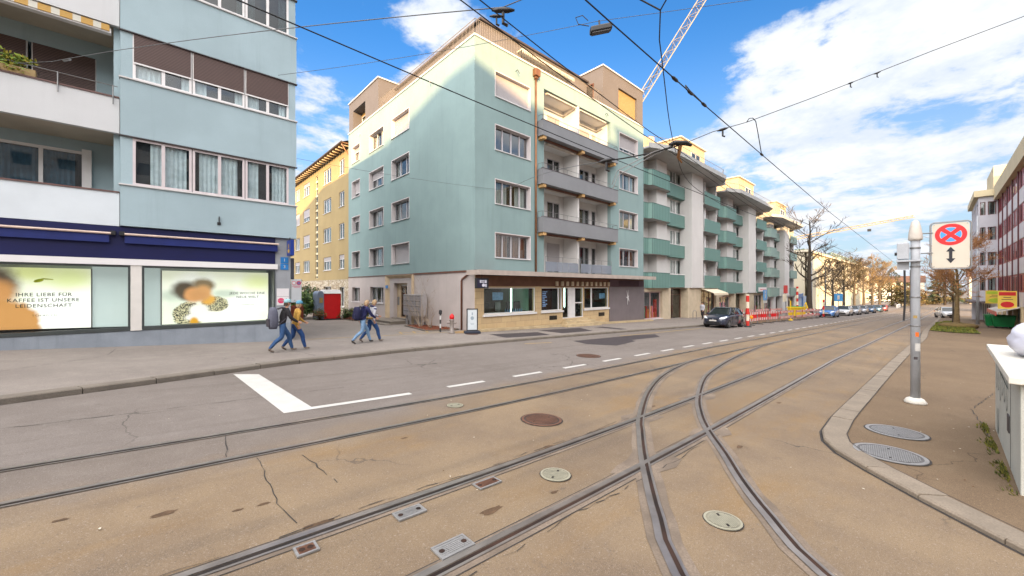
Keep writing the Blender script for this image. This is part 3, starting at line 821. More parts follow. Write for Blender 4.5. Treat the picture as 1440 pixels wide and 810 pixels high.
# balcony rail on stanchions
mb = MB(); mb.tube([(-8, VS - .05, 8.32), (-.9, VS - .05, 8.32)], .012, 6)
for x in (-4.6, -3.3, -2.13, -1.0): mb.tube([(x, VS - .05, 7.75), (x, VS - .05, 8.34)], .016, 6)
mb.build('balcony_rail', RAIL, LB)
# folded awning under the balcony above
mb = MB(); mb.box(-9, -1.05, VS + .06, VS + .26, 9.99, 10.13); mb.build('awning_cassette', FRAMEW, LB)
mb = MB(); mb.box(-9, -1.08, VS + .03, VS + .055, 10.03, 10.22); mb.build('awning_valance', stripes('awning_orange_yellow', S(214, 170, 92, .75), S(224, 222, 210, .8), 0, .42, .8, duty=.6, coord='w'), LB)
# lamp bracket stub on the bay
mb = MB(); mb.box(1.60, 1.70, VB - .02, VB - .002, 4.25, 4.35); mb.box(1.635, 1.665, VB - .06, VB - .022, 4.3, 4.55); mb.build('cable_bracket', BLACK, LB)
# ---- shop front
NAVY = mat('fascia_navy', S(12, 20, 84, .62), .45, .10, 1.0)
NAVYL = mat('awning_navy', S(20, 40, 118, .62), .6, .12, 2)
mb = MB(); mb.box(-30, 3.42, VS, VS + .1, 2.93, 3.94); mb.build('fascia', NAVY, LB)
mb = MB(); mb.box(-30, 3.50, VS - .04, VS + .12, 2.73, 2.925); mb.build('fascia_trim', mat('trim_white', S(232, 230, 230, .86), .5, .03, 2), LB)
for x0, x1 in ((-30, -1.08), (-.74, 3.48)):
    mb = MB(); mb.box(x0, x1, VS - .10, VS - .005, 3.42, 3.66); mb.build('awning', NAVYL, LB)
    mb = MB(); mb.tube([(x0, VS - .13, 3.70), (x1 + .04, VS - .13, 3.70)], .035, 8); mb.build('awning_bar', mat('awning_bar_pale', S(214, 190, 176, .8), .4, .1, 3), LB)
mb = MB()
for x in (-1.0, -.80): mb.box(x - .06, x + .06, VS - .14, VS - .01, 3.66, 3.78)
mb.build('awning_joint', BLACK, LB)
mb = MB(); mb.prism([(-30, VS + .02), (3.94, VS + .02), (3.94, VS + .5), (-30, VS + .5)], lambda x, y: gz(x, y) - .2, .62)
mb.build('plinth', mat('plinth_grey_blue', S(150, 158, 168, .8), .75, .10, 1.5, fine=.25, streak=.5), LB)
mb = MB(); mb.prism([(3.42, VS + .03), (3.96, VS + .03), (3.96, 18.2), (3.42, 18.2)], lambda x, y: gz(x, y) - .2, 3.96)
mb.box(3.66, 3.96, 18.2, 33, -1, 3.96)
mb.build('corner_pillar', mat('pillar_grey', S(160, 164, 170, .8), .8, .08, 1.2, fine=.2, streak=.3), LB)
mb = MB(); mb.box(-30, 3.4, VS + 1.6, VS + 1.7, .4, 3.0); mb.build('shop_back_wall', mat('shop_wall_pale', S(206, 216, 216, .85), .8, .05, 2), LB)
mb = MB(); mb.box(-30, 3.4, VS + .3, VS + 1.6, .55, .63); mb.build('shop_floor', WHITE, LB)
mb = MB(); mb.box(-30, 4.1, VS + .13, 24, 3.3, 3.94); mb.build('soffit', PALEGREY, LB)
FRD = mat('shop_frame_dark', S(86, 92, 92, .7), .4, .1, 3, metal=.3)
for x0, x1 in ((-6.5, -.62), (-.34, 3.42)):
    mb = MB(); M = MSH; c = -.02
    for q in ((x0, x0 + .05, .63, 2.73), (x1 - .05, x1, .63, 2.73), (x0 + .05, x1 - .05, .63, .74), (x0 + .05, x1 - .05, 2.66, 2.73)): mb.mbox(M, q[0], q[1], q[2], q[3], -.12, .0)
    f = mb.build('shop_window', FRD, LB)
    mb = MB(); mb.mbox(M, x0 + .03, x1 - .03, .68, 2.70, -.07, -.055); mb.build('pane', glass('shop_glass', (.94, .96, .95), .32), f)
mb = MB(); mb.mbox(MSH, -.61, -.35, .63, 2.73, -.14, .015); mb.build('shop_post', mat('post_pale', S(222, 218, 212, .85), .6, .05, 2), LB)
# ---- backlit posters standing in the windows
def poster_mat(name, blobs, base_a, base_b, strength):
    m, nt, b, out = newmat(name); P = opos(nt)
    sp_ = N(nt, 'ShaderNodeSeparateXYZ'); L(nt, P, sp_.inputs[0]); X, Z = sp_.outputs[0], sp_.outputs[2]
    c = mixc(nt, ramp(nt, noise(nt, P, .8, 2, .5), .35, .65), base_a, base_b)
    cb_ = N(nt, 'ShaderNodeCombineXYZ'); L(nt, X, cb_.inputs[0]); L(nt, Z, cb_.inputs[1])
    warp = noise(nt, cb_.outputs[0], 3.5, 3, .6)
    for (cx, cz, rx, rz, col, soft) in blobs:
        dx = math_(nt, 'DIVIDE', math_(nt, 'SUBTRACT', X, cx), rx); dz = math_(nt, 'DIVIDE', math_(nt, 'SUBTRACT', Z, cz), rz)
        d = math_(nt, 'SQRT', math_(nt, 'ADD', math_(nt, 'MULTIPLY', dx, dx), math_(nt, 'MULTIPLY', dz, dz)))
        d = math_(nt, 'ADD', d, math_(nt, 'MULTIPLY', math_(nt, 'SUBTRACT', warp, .5), .35))
        f = ramp(nt, d, 1 + soft, 1 - soft)
        if col == 'print':
            pn = ramp(nt, noise(nt, cb_.outputs[0], 22, 3, .6, 1.0), .46, .54)
            cc = mixc(nt, pn, S(40, 42, 36), S(205, 198, 160))
        else: cc = col
        c = mixc(nt, f, c, cc)
    L(nt, c, b.inputs['Base Color']); b.inputs['Roughness'].default_value = .5
    L(nt, c, b.inputs['Emission Color']); b.inputs['Emission Strength'].default_value = strength
    MATS[name] = m; return m
PG = (S(238, 240, 216), S(248, 249, 240))
SKIN = S(196, 140, 84); HAIR = S(88, 74, 60)
pm1 = poster_mat('poster_print_a', [(1.7, 1.72, .5, .26, S(226, 232, 160), .7), (2.45, 1.55, .45, .36, S(224, 232, 168), .7), (2.6, .5, 1.0, .6, S(250, 250, 244), .8),
    (.95, 1.40, .50, .50, HAIR, .4), (1.0, 1.12, .40, .40, SKIN, .4), (1.12, .22, .74, .70, S(192, 138, 78), .10)], *PG, .24)
pm2 = poster_mat('poster_print_b', [(2.8, 1.5, .45, .28, S(228, 234, 176), .8), (.5, .7, .5, .5, S(226, 232, 214), .6), (.35, 1.0, .4, .18, S(196, 206, 190), .7), (1.75, 1.05, .4, .14, S(196, 206, 190), .7),
    (.72, .30, .44, .46, 'print', .08), (1.46, .66, .40, .28, 'print', .10), (1.28, .22, .66, .19, S(236, 232, 222), .15), (1.00, .46, .27, .22, S(236, 232, 222), .3), (.86, .06, .12, .15, S(206, 150, 40), .4), (1.26, .84, .20, .18, S(214, 160, 70), .4),
    (.62, 1.20, .36, .30, S(84, 72, 58), .4), (.66, 1.02, .24, .20, S(84, 72, 58), .5), (1.12, 1.36, .32, .24, S(128, 110, 82), .4), (.82, 1.02, .23, .26, S(208, 150, 96), .4), (1.10, 1.10, .25, .26, S(204, 152, 98), .4), (.98, .98, .22, .20, S(196, 142, 90), .6)], *PG, .24)
INK = mat('poster_ink', (.045, .06, .045), .6, 0); LOGO = mat('poster_logo', S(196, 206, 40, .9), .5, 0); LOGOW = mat('poster_logo_white', S(240, 240, 230, .9), .5, 0)
def poster(u0, u1, z0, z1, m, label):
    t = thing('backlit_poster', label, 'poster', (u0, VS + .55, z0), 'lit posters in the shop windows')
    mb = MB(); mb.box(u0, u1, VS + .55, VS + .62, z0, z1); mb.build('print', m, t)
    mb = MB()
    for q in ((u0 - .03, u0 - .002, z0, z1), (u1 + .002, u1 + .03, z0, z1)): mb.box(q[0], q[1], VS + .54, VS + .64, q[2], q[3])
    mb.build('frame', RAIL, t)
    return t
t = poster(-4.4, -1.52, .74, 2.60, pm1, 'lit poster reading IHRE LIEBE with a bare shoulder at its left edge')
M = mapF(VS + .55)
for i, s_ in enumerate(('IHRE LIEBE FÜR', 'KAFFEE IST UNSERE', 'LEIDENSCHAFT')): text_mesh(s_, M, -2.46, 1.80 - i * .165, 0, .145, 'lettering', INK, t, track=1.12, bold=.0015)
text_mesh('TCHIBO.CH', M, -2.46, 1.18, 0, .075, 'lettering', INK, t, track=1.25)
mb = MB(); mb.extr(M, [(-2.60 + .10 * math.cos(a) * 1.0 + .03, 2.22 + .05 * math.sin(a) + .03 * math.cos(a)) for a in [k * .52 for k in range(12)]], .002, .006)
mb.extr(M, [(-2.53, 2.30), (-2.30, 2.27), (-2.28, 2.245), (-2.45, 2.25)], .002, .006); mb.build('emblem', LOGO, t)
t = poster(.14, 3.28, .74, 2.60, pm2, 'lit poster reading JEDE WOCHE with two people embracing')
for i, s_ in enumerate(('JEDE WOCHE EINE', 'NEUE WELT')): text_mesh(s_, M, 2.60, 1.80 - i * .15, 0, .125, 'lettering', INK, t, track=1.1, bold=.0012)
text_mesh('TCHIBO.CH', M, 2.60, 1.36, 0, .065, 'lettering', INK, t, track=1.25)
LPAN = emit('light_panel', S(206, 220, 218, .8), .22)
for x0, x1 in ((-1.50, -.66), (-.30, .10)):
    mb = MB(); mb.box(x0, x1, VS + .60, VS + .64, .70, 2.68); mb.build('light_panel', LPAN, LB)
# ---- signs on the corner pillar
BLUE = mat('enamel_blue', S(50, 130, 200, .8), .35, .05, 4)
def plate(u0, u1, z0, z1, M, m, label, name='sign', cat='sign', th=.015):
    t = thing(name, label, cat, M((u0 + u1) / 2, z0, 0))
    mb = MB(); mb.mbox(M, u0, u1, z0, z1, .004, .004 + th); mb.build('panel', m, t, bevel=.003)
    return t
MP = mapF(VS + .03)
t = plate(3.60, 3.88, 2.98, 3.22, MP, BLUE, 'upper blue house number plate, reading one, on the grey corner pillar', 'house_number', 'house number'); text_mesh('1', MP, 3.74, 3.10, .019, .17, 'numeral', PAINT, t)
t = plate(3.60, 3.88, 2.72, 2.96, MP, BLUE, 'lower blue house number plate, reading three, on the grey corner pillar', 'house_number', 'house number'); text_mesh('3', MP, 3.74, 2.84, .019, .17, 'numeral', PAINT, t)
t = plate(3.47, 3.90, 1.32, 1.98, MP, mat('sign_white', S(226, 222, 224, .86), .4, .03, 4), 'white notice with a pink STOP disc on the corner pillar')
mb = MB(); mb.extr(MP, [(3.62 + .12 * math.cos(a), 1.50 + .11 * math.sin(a)) for a in [math.pi / 8 + k * math.pi / 4 for k in range(8)]], .020, .024); mb.build('emblem', mat('sign_pink', S(222, 60, 110, .8), .4, .05, 5), t)
text_mesh('STOP', MP, 3.62, 1.50, .024, .085, 'lettering', PAINT, t)
mb = MB(); mb.mbox(MP, 3.48, 3.89, 1.66, 1.668, .0195, .021); mb.mbox(MP, 3.79, 3.85, 1.44, 1.50, .020, .022); mb.mbox(MP, 3.80, 3.83, 1.52, 1.58, .020, .022); mb.build('print', DARKT, t)
# projecting signs at the corner
t = thing('hanging_sign', 'navy box sign with a gold emblem hanging under the pale blue bay', 'sign', (3.86, VS - .1, 3.3))
mb = MB(); mb.box(3.80, 3.92, VS - .70, VS - .06, 3.26, 3.86); mb.build('box', mat('sign_navy', S(28, 56, 140, .8), .35, .08, 3), t, bevel=.01)
MH = mapL(3.80)
mb = MB(); mb.extr(MH, [(VS - .38 + .13 * math.cos(a), 3.44 + .08 * math.sin(a)) for a in [k * .52 for k in range(12)]], .002, .008); mb.extr(MH, [(VS - .42, 3.55), (VS - .34, 3.55), (VS - .36, 3.72), (VS - .40, 3.72)], .002, .008); mb.build('emblem', mat('sign_gold', S(226, 186, 40, .85), .35, .05, 3), t)
mb = MB(); mb.tube([(3.86, VS - .3, 3.86), (3.86, VS - .3, 3.97)], .02, 6); mb.build('bracket', BLACK, t)
t = thing('wall_box', 'tall dark grey box on the outer edge of the corner pillar', 'box', (4.0, VS, 2.2))
mb = MB(); mb.box(3.965, 4.09, VS + .04, VS + .30, 2.35, 3.2); mb.build('housing', mat('box_anthracite', S(66, 68, 80, .7), .5, .1, 3), t, bevel=.01)
mb = MB(); mb.box(3.97, 4.08, VS + .02, VS + .038, 2.4, 3.15); mb.build('door', mat('box_anthracite', S(66, 68, 80, .7), .5, .1, 3), t)
t = thing('parking_sign', 'tall grey board with two small round no stopping discs at the pillar edge', 'sign', (4.1, VS, 1.2))
MG = mapF(VS + .05)
mb = MB(); mb.mbox(MG, 3.985, 4.36, 1.42, 2.36, -.03, 0); mb.build('panel', mat('board_grey', S(186, 190, 194, .85), .5, .04, 3), t, bevel=.004)
def disc(par, M, cx, cz, r, m, c0, c1, name='disc', rx=1.0, n=24):
    mb = MB(); mb.extr(M, [(cx + r * rx * math.cos(2 * math.pi * k / n), cz + r * math.sin(2 * math.pi * k / n)) for k in range(n)], c0, c1); return mb.build(name, m, par)
REDM = mat('sign_red', S(204, 30, 34, .85), .4, .04, 4); BLUEM = mat('sign_blue', S(72, 150, 210, .85), .4, .04, 4)
disc(t, MG, 4.26, 2.20, .085, REDM, .002, .006); disc(t, MG, 4.26, 2.20, .062, mat('sign_violet', S(120, 100, 150, .8), .4, .05, 4), .0065, .009)
disc(t, MG, 4.08, 2.20, .075, REDM, .002, .006); disc(t, MG, 4.08, 2.20, .060, PALEGREY, .0065, .009)
mb = MB(); mb.mbox(MG, 4.02, 4.32, 2.06, 2.09, .001, .003); mb.mbox(MG, 4.08, 4.3, 2.01, 2.03, .001, .003); mb.build('print', mat('print_pink', S(200, 120, 130, .8), .5, 0), t)
mb = MB(); mb.tube([(4.1, VS - .0, 1.5), (4.1, VS + .12, 1.5), (3.97, VS + .12, 1.5)], .015, 6); mb.build('bracket', RAIL, t)
# planter on the balcony ledge
def leafy(name, c, rx, ry, rz, n, size, mats, parent=None, seed=1, flat=.0, shell=.35, trunkless=True):
    """foliage as many small leaf blades spread through a lumpy volume"""
    rr = random.Random(seed); mb = MB()
    lumps = [(rr.uniform(-.6, .6), rr.uniform(-.6, .6), rr.uniform(-.5, .7), rr.uniform(.35, .7)) for _ in range(9)]
    for k in range(n):
        lx, ly, lz, lr = rr.choice(lumps)
        d = Vector((rr.gauss(0, 1), rr.gauss(0, 1), rr.gauss(0, 1))).normalized() * lr * (rr.random() ** shell)
        p = Vector((c[0] + (lx + d.x) * rx, c[1] + (ly + d.y) * ry, c[2] + (lz + d.z) * rz))
        if p.z < c[2] - rz * .98: continue
        ax = Vector((rr.gauss(0, 1), rr.gauss(0, 1), rr.gauss(.2, .8))).normalized(); bx = ax.orthogonal().normalized()
        s_ = size * rr.uniform(.5, 1.4); mb.cur = rr.randrange(len(mats))
        mb.add([p - ax * s_, p + bx * s_ * .45 + ax * .1 * s_, p + ax * s_, p - bx * s_ * .45 + ax * .1 * s_], [[0, 1, 2, 3]])
    return mb.build(name, mats, parent, recalc=False)
LEAFS = [mat('leaf_mid', (.055, .105, .022), .7, .25, 4), mat('leaf_dark', (.022, .052, .014), .7, .25, 4), mat('leaf_light', (.12, .19, .04), .7, .25, 4)]
LEAFY = [mat('leaf_yellow_green', (.20, .26, .03), .7, .25, 4), mat('leaf_light', (.12, .19, .04)), mat('leaf_gold', (.32, .26, .03), .7, .2, 4)]
t = thing('planter', 'balcony planter with yellow green flowers on the parapet ledge', 'planter', (-3.1, VS + .1, 8.03))
mb = MB(); mb.box(-3.75, -2.55, VS - .02, VS + .18, 8.03, 8.22); mb.build('trough', mat('trough_beige', S(176, 150, 106, .8), .8, .1, 4), t)
leafy('foliage', (-3.05, VS + .05, 8.32), .62, .20, .26, 700, .055, LEAFY, t, 5)
# ================================================================== TEAL CORNER BUILDING
UT, VT = 12.9, 17.1
TB = thing('apartment_building', 'teal rendered corner apartment block with grey balconies over a limestone shop', 'building', (UT, VT, -.5))
UE, VE = 31.2, 36.1
ZR = [(3.78, 5.18), (6.89, 8.27), (10.0, 11.42), (13.08, 14.5)]
LW = (14.4, 17.22); RW = (27.4, 30.2); LOG = (18.5, 26.15)
MF = mapF(VT); ML = mapL(UT)
mb = MB()
holesF = [(LW[0], LW[1], a, b) for a, b in ZR] + [(RW[0], RW[1], a, b) for a, b in ZR] + [(LOG[0], LOG[1], 3.06, 5.62), (LOG[0], LOG[1], 6.0, 8.66), (LOG[0], LOG[1], 9.05, 11.62), (LOG[0], LOG[1], 12.1, 14.92)]
mb.wall(MF, UT, UE, 2.97, 15.92, holesF, .30)
LHW = [(24.62, 27.3), (28.74, 31.4), (33.45, 35.22)]
holesL = [(x0, x1, a, b) for x0, x1 in LHW for a, b in ZR]
mb.wall(ML, VT, VE, 2.97, 15.92, holesL, .36)
mb.quad((UE, VT, 2.97), (UE, VE, 2.97), (UE, VE, 15.92), (UE, VT, 15.92))
mb.quad((UT, VE, 2.97), (UE, VE, 2.97), (UE, VE, 15.92), (UT, VE, 15.92))
mb.quad((UT + .01, VT + .01, 15.9), (UE, VT + .01, 15.9), (UE, VE, 15.9), (UT + .01, VE, 15.9))
mb.build('wall', TEAL, TB, recalc=False)
mb = MB()
mb.box(UT - .05, UE + .02, VT - .05, VT + .16, 15.925, 16.02); mb.box(UT - .05, UT + .16, VT + .161, VE, 15.925, 16.02)
mb.build('parapet_coping', mat('coping_white', S(228, 224, 216, .86), .5, .04, 2), TB)
# pale reveals and window units
def surround(par, M, x0, x1, y0, y1, d):
    mb = MB(); t = .05; p = .012
    for q in ((x0 - t, x0, y0, y1 + t), (x1, x1 + t, y0, y1 + t), (x0, x1, y1, y1 + t)): mb.mbox(M, q[0], q[1], q[2], q[3], -.02, p)
    for q in ((x0, x0 + .006, y0, y1), (x1 - .006, x1, y0, y1)): mb.mbox(M, q[0], q[1], q[2], q[3], -d + .07, .006)
    mb.mbox(M, x0 + .007, x1 - .007, y1 - .006, y1, -d + .07, .005)
    return mb.build('surround', mat('reveal_pale', S(214, 206, 206, .84), .8, .05, 2), par)
for i, (b0, b1) in enumerate(ZR):
    for (x0, x1), M_, d, side in ((LW, MF, .30, 'F'), (RW, MF, .30, 'F')):
        top = i == 3
        w = x1 - x0
        surround(TB, M_, x0, x1, b0, b1, d)
        window(TB, M_, x0 + .01, x1 - .01, b0, b1 - .008, d - .01, 4 if x0 == LW[0] else 3, mat('window_frame_grey', S(196, 192, 196, .82), .5, .04, 3), .05, blind=.95 if (top and x0 == LW[0]) else (.72 if top else 0), bmat=SHUTL,
               back='curtain' if i in (0, 1) or x0 == RW[0] else 'dark', cm=CURTY if (i in (0,)) else CURT, gl=GLR if i == 2 and x0 == LW[0] else GL, roomd=.3)
    for k, (x0, x1) in enumerate(LHW):
        surround(TB, ML, x0, x1, b0, b1, .36)
        bl = {(3, 0): .96, (0, 0): .97, (2, 1): .42, (2, 2): .7, (1, 2): .25, (3, 2): .3}.get((i, k), 0)
        window(TB, ML, x0 + .01, x1 - .01, b0, b1 - .008, .35, 3 if k < 2 else 2, mat('window_frame_grey', S(196, 192, 196, .82)), .05, blind=bl, bmat=SHUTL, back='curtain', cm=CURTL, roomd=.3)
# loggias: side walls, ceilings, doors, parapets, awnings and wooden brackets
LZ = [(3.06, 5.62), (6.0, 8.66), (9.05, 11.62), (12.1, 14.92)]
VBK = VT + 1.35
mb = MB()
for (z0, z1) in LZ:
    VI = VT + .30; mb.quad((LOG[0], VI, z0), (LOG[0], VBK, z0), (LOG[0], VBK, z1), (LOG[0], VI, z1)); mb.quad((LOG[1], VI, z0), (LOG[1], VBK, z0), (LOG[1], VBK, z1), (LOG[1], VI, z1))
    mb.quad((LOG[0], VI, z1), (LOG[1], VI, z1), (LOG[1], VBK, z1), (LOG[0], VBK, z1)); mb.quad((LOG[0], VI, z0), (LOG[1], VI, z0), (LOG[1], VBK, z0), (LOG[0], VBK, z0))
    dz = z0 + .02
    mb.wall(mapF(VBK), LOG[0], LOG[1], z0, z1, [(20.25, 21.6, dz, z0 + 2.12), (23.9, 25.15, dz, z0 + 2.12), (25.5, 26.05, dz, z0 + 2.12)], .06)
mb.build('loggia_wall', WHITE, TB, recalc=False)
for i, (z0, z1) in enumerate(LZ):
    mb = MB(); mb.box(22.03, 22.2, VT + .02, VBK - .01, z0 + .003, z1 - .003); mb.build('partition', WHITE, TB)
    for j, (x0, x1) in enumerate(((20.25, 21.6), (23.9, 25.15), (25.5, 26.05))):
        f = window(TB, mapF(VBK), x0, x1, z0 + .02, z0 + 2.12, .05, 2 if j < 2 else 1, FRAMEW if i == 3 else mat('window_frame_grey', S(196, 192, 196, .82)), .06, blind=.9 if (i == 0 and j == 0) else (.85 if i == 3 else 0), bmat=SHUTL, back='curtain' if j == 1 else 'dark', sill=False, name='balcony_door', roomd=.4)
    for x0, x1 in ((18.9, 21.9), (22.4, 25.6)):
        mb = MB(); mb.box(x0, x1, VT + .10, VT + .24, z1 - .20, z1 - .08); mb.box(x0, x1, VT + .04, VT + .09, z1 - .20, z1 - .12); mb.build('awning', mat('awning_cassette_beige', S(208, 196, 182, .82), .5, .08, 3), TB)
    if i > 0:
        zt = z0 + .50
        mb = MB(); mb.box(17.86, 26.42, VT - .50, VT - .38, z0 - .46, zt); mb.box(17.86, 17.98, VT - .379, VT - .005, z0 - .46, zt); mb.box(26.30, 26.42, VT - .379, VT - .005, z0 - .46, zt); mb.box(17.98, 26.3, VT - .379, VT - .004, z0 - .455, z0 - .25)
        mb.build('balcony', GREYB, TB)
        mb = MB(); mb.box(17.84, 26.44, VT - .52, VT - .36, zt + .002, zt + .03); mb.build('balcony_coping', mat('coping_dark', S(96, 84, 88, .75), .5, .1, 3), TB)
        railing(TB, [(17.9, VT - .03), (17.9, VT - .44), (26.38, VT - .44), (26.38, VT - .03)], zt + .03, zt + .36, bars=False, top=.014)
        for x in (18.1, 22.1, 26.05):
            mb = MB(); mb.box(x - .14, x + .14, VT - .46, VT + .1, z0 - .66, z0 - .462); mb.build('bracket', WOOD, TB, bevel=.01)
        mb = MB(); mb.box(18.5, 26.2, VT - .10, VT - .01, z0 - .60, z0 - .47); mb.build('awning_beam', BROWN, TB)
# glass balustrade of the lowest balcony
GLB, nt_, b_, out_ = newmat('balustrade_glass')
b_.inputs['Base Color'].default_value = (*S(150, 160, 174, .8), 1); b_.inputs['Roughness'].default_value = .15; b_.inputs['Alpha'].default_value = .62
for x0, x1 in ((18.54, 21.98), (22.24, 26.1)):
    mb = MB(); n = 3
    for k in range(n):
        a = x0 + (x1 - x0) * k / n; mb.box(a + .02, a + (x1 - x0) / n - .02, VT - .10, VT - .09, 3.08, 3.72)
    mb.build('balustrade', GLB, TB)
    railing(TB, [(x0, VT - .095), (x1, VT - .095)], 3.0, 4.05, bars=False, top=.012)
# downpipe with a hopper
mb = MB(); mb.tube([(17.66, VT - .09, 3.0), (17.66, VT - .09, 15.2)], .065, 10); mb.build('downpipe', COPPER, TB, smooth=True)
mb = MB(); mb.box(17.44, 17.88, VT - .30, VT - .01, 15.33, 15.78); mb.box(17.54, 17.78, VT - .2, VT - .02, 15.18, 15.33); mb.build('pipe_hopper', COPPER, TB, bevel=.02)
for z in (5.6, 8.7, 11.8):
    pass
# small wall hooks
for x, z in ((16.0, 15.1), (25.4, 15.35)):
    mb = MB(); mb.tube([(x, VT - .01, z), (x, VT - .16, z + .02), (x + .12, VT - .2, z - .18)], .022, 5); mb.build('cable_hook', BLACK, TB)
for y, z in ((21.6, 15.1), (33.3, 15.2)):
    mb = MB(); mb.tube([(UT - .01, y, z), (UT - .16, y, z + .02), (UT - .2, y - .12, z - .2)], .022, 5); mb.build('cable_hook', WHITE, TB)
# attic storey set back behind a railing, with two taupe boxes
mb = MB(); mb.box(14.5, 25.08, 18.6, 34, 15.905, 18.16); mb.box(25.0, UE, 20.5, 34, 15.906, 18.1); mb.build('attic', TAUPE, TB)
mb = MB(); mb.box(14.3, 25.1, 18.4, 34.2, 18.162, 18.28); mb.build('attic_roof', mat('roof_edge_dark', S(84, 74, 72, .7), .5, .1, 2), TB)
def boxroom(M, a0, a1, z0, z1, hole, rx, depth, bx):
    mb = MB(); mb.wall(M, a0, a1, z0, z1, [hole], depth); mb.build('penthouse_front', TAUPE, TB, recalc=False)
boxroom(mapF(VT + .06), 25.2, UE - .02, 16.03, 19.02, (27.35, 30.2, 16.25, 18.1), 0, .25, 0)
mb = MB(); mb.quad((25.2, VT + .06, 16.0), (25.2, VT + 5.9, 16.0), (25.2, VT + 5.9, 19.02), (25.2, VT + .06, 19.02)); mb.quad((UE - .02, VT + .06, 16.0), (UE - .02, VT + 5.9, 16.0), (UE - .02, VT + 5.9, 19.02), (UE - .02, VT + .06, 19.02)); mb.build('penthouse_side', TAUPE, TB, recalc=False)
mb = MB(); mb.box(25.12, UE + .05, VT - .02, VT + 6, 19.025, 19.12); mb.build('penthouse_roof', mat('roof_edge_pale', S(206, 202, 200, .84), .5, .06, 2), TB)
window(TB, mapF(VT + .06), 27.36, 30.19, 16.25, 18.09, .24, 2, BROWN, .06, blind=.97, bmat=SHUTG, back='dark', sill=False)
window(TB, mapL(25.2), VT + .9, VT + 2.2, 16.05, 18.0, -.02, 1, BROWN, .07, blind=0, bmat=SHUTG, gl=GLD, back='dark', sill=False, roomd=.02)
mb = MB(); mb.wall(mapL(UT + .06), 29.8, VE, 15.95, 18.66, [(32.4, 35.15, 16.0, 17.78)], .9); mb.quad((UT + .06, 29.8, 15.95), (UT + 6, 29.8, 15.95), (UT + 6, 29.8, 18.66), (UT + .06, 29.8, 18.66)); mb.quad((UT + .06, VE, 15.95), (UT + 6, VE, 15.95), (UT + 6, VE, 18.66), (UT + .06, VE, 18.66)); mb.build('penthouse_front', TAUPE, TB, recalc=False)
mb = MB(); mb.box(UT - .02, UT + 6.1, 29.72, VE + .05, 18.665, 18.76); mb.build('penthouse_roof', mat('roof_edge_pale', S(206, 202, 200, .84)), TB)
window(TB, mapL(UT + .06), 32.42, 35.13, 16.0, 17.77, .85, 2, FRAMEW, .07, blind=.2, bmat=SHUTG, back='curtain', cm=CURTL, sill=False)
railing(TB, [(UT + .1, 29.6), (UT + .1, VT + .1), (25.1, VT + .1)], 16.02, 16.95, sp=.13, bar=.010, top=.020, m=mat('railing_beige', S(170, 156, 140, .75), .5, .1, 3, metal=.3))
mb = MB(); mb.box(17.5, 22.9, VT + 1.0, VT + 2.4, 17.5, 17.58); 
for k in range(34): mb.box(17.5 + k * .16, 17.56 + k * .16, VT + .95, VT + 1.0, 17.30, 17.5)
mb.build('pergola', mat('pergola_cream', S(222, 210, 188, .84), .6, .08, 2), TB)
# ---- ground floor towards the side street
gb = lambda x, y: gz(x, y) - .3
mb = MB()
mb.wall(ML, VT, VE, -1.2, 2.93, [(28.74, 31.3, .82, 2.08), (33.45, 35.22, .80, 2.05), (24.9, 27.0, -.25, 2.35)], .3)
mb.build('ground_floor_wall', GFWALL, TB, recalc=False)
mb = MB(); mb.box(UT - .045, UT + .02, VT - .02, 24.0, 2.90, 3.0); mb.box(UT - .045, UT + .02, 24.001, VE, 2.935, 2.985); mb.build('band', BROWN, TB)
for x0, x1, y0, y1 in ((28.74, 31.3, .82, 2.08), (33.45, 35.22, .80, 2.05)):
    window(TB, ML, x0 + .01, x1 - .01, y0, y1 - .01, .28, 3 if x0 < 30 else 2, mat('window_frame_grey', S(196, 192, 196, .82)), .05, back='curtain', cm=CURTL)
# stone portal with splayed reveals and a glazed door
mb = MB()
for q in (((24.0, 2.9), (24.9, 2.35), (24.9, -.2), (24.0, -.45)), ((28.0, 2.9), (27.0, 2.35), (27.0, -.2), (28.0, -.45))):
    a, b, c_, d = q
    mb.quad((UT - .16, a[0], a[1]), (UT + .28, b[0], b[1]), (UT + .28, c_[0], c_[1]), (UT - .16, d[0], d[1]))
mb.quad((UT - .16, 24.0, 2.9), (UT - .16, 28.0, 2.9), (UT + .28, 27.0, 2.35), (UT + .28, 24.9, 2.35))
mb.quad((UT - .16, 23.9, 2.92), (UT - .16, 23.9, -.6), (UT, 23.9, -.6), (UT, 23.9, 2.92)); mb.quad((UT - .16, 28.1, 2.92), (UT - .16, 28.1, -.6), (UT, 28.1, -.6), (UT, 28.1, 2.92))
for y0, y1 in ((23.9, 24.0), (28.0, 28.1)): mb.quad((UT - .16, y0, -.6), (UT - .16, y1, -.6), (UT - .16, y1, 2.92), (UT - .16, y0, 2.92))
mb.quad((UT - .16, 23.9, 2.9), (UT - .16, 28.1, 2.9), (UT - .16, 28.1, 2.92), (UT - .16, 23.9, 2.92)); mb.quad((UT - .16, 23.9, 2.92), (UT - .16, 28.1, 2.92), (UT, 28.1, 2.92), (UT, 23.9, 2.92))
mb.wall(mapL(UT + .29), 24.9, 27.0, -.25, 2.35, [(25.15, 26.5, -.15, 2.2)], .12)
mb.build('portal', PORTAL, TB, recalc=False)
f = window(TB, mapL(UT + .29), 25.16, 26.49, -.15, 2.19, .12, 2, mat('door_frame_bronze', S(150, 124, 96, .75), .5, .1, 3), .08, gl=GLD, back='dark', sill=False, name='front_door', roomd=.5)
mb = MB(); mb.tube([(UT + .2, 25.75, .7), (UT + .2, 25.75, 1.3)], .02, 6); mb.build('handle', RAIL, f)
mb = MB(); mb.box(UT + .26, UT + .285, 26.62, 26.9, .75, 1.35); mb.build('doorbell_panel', RAIL, TB)
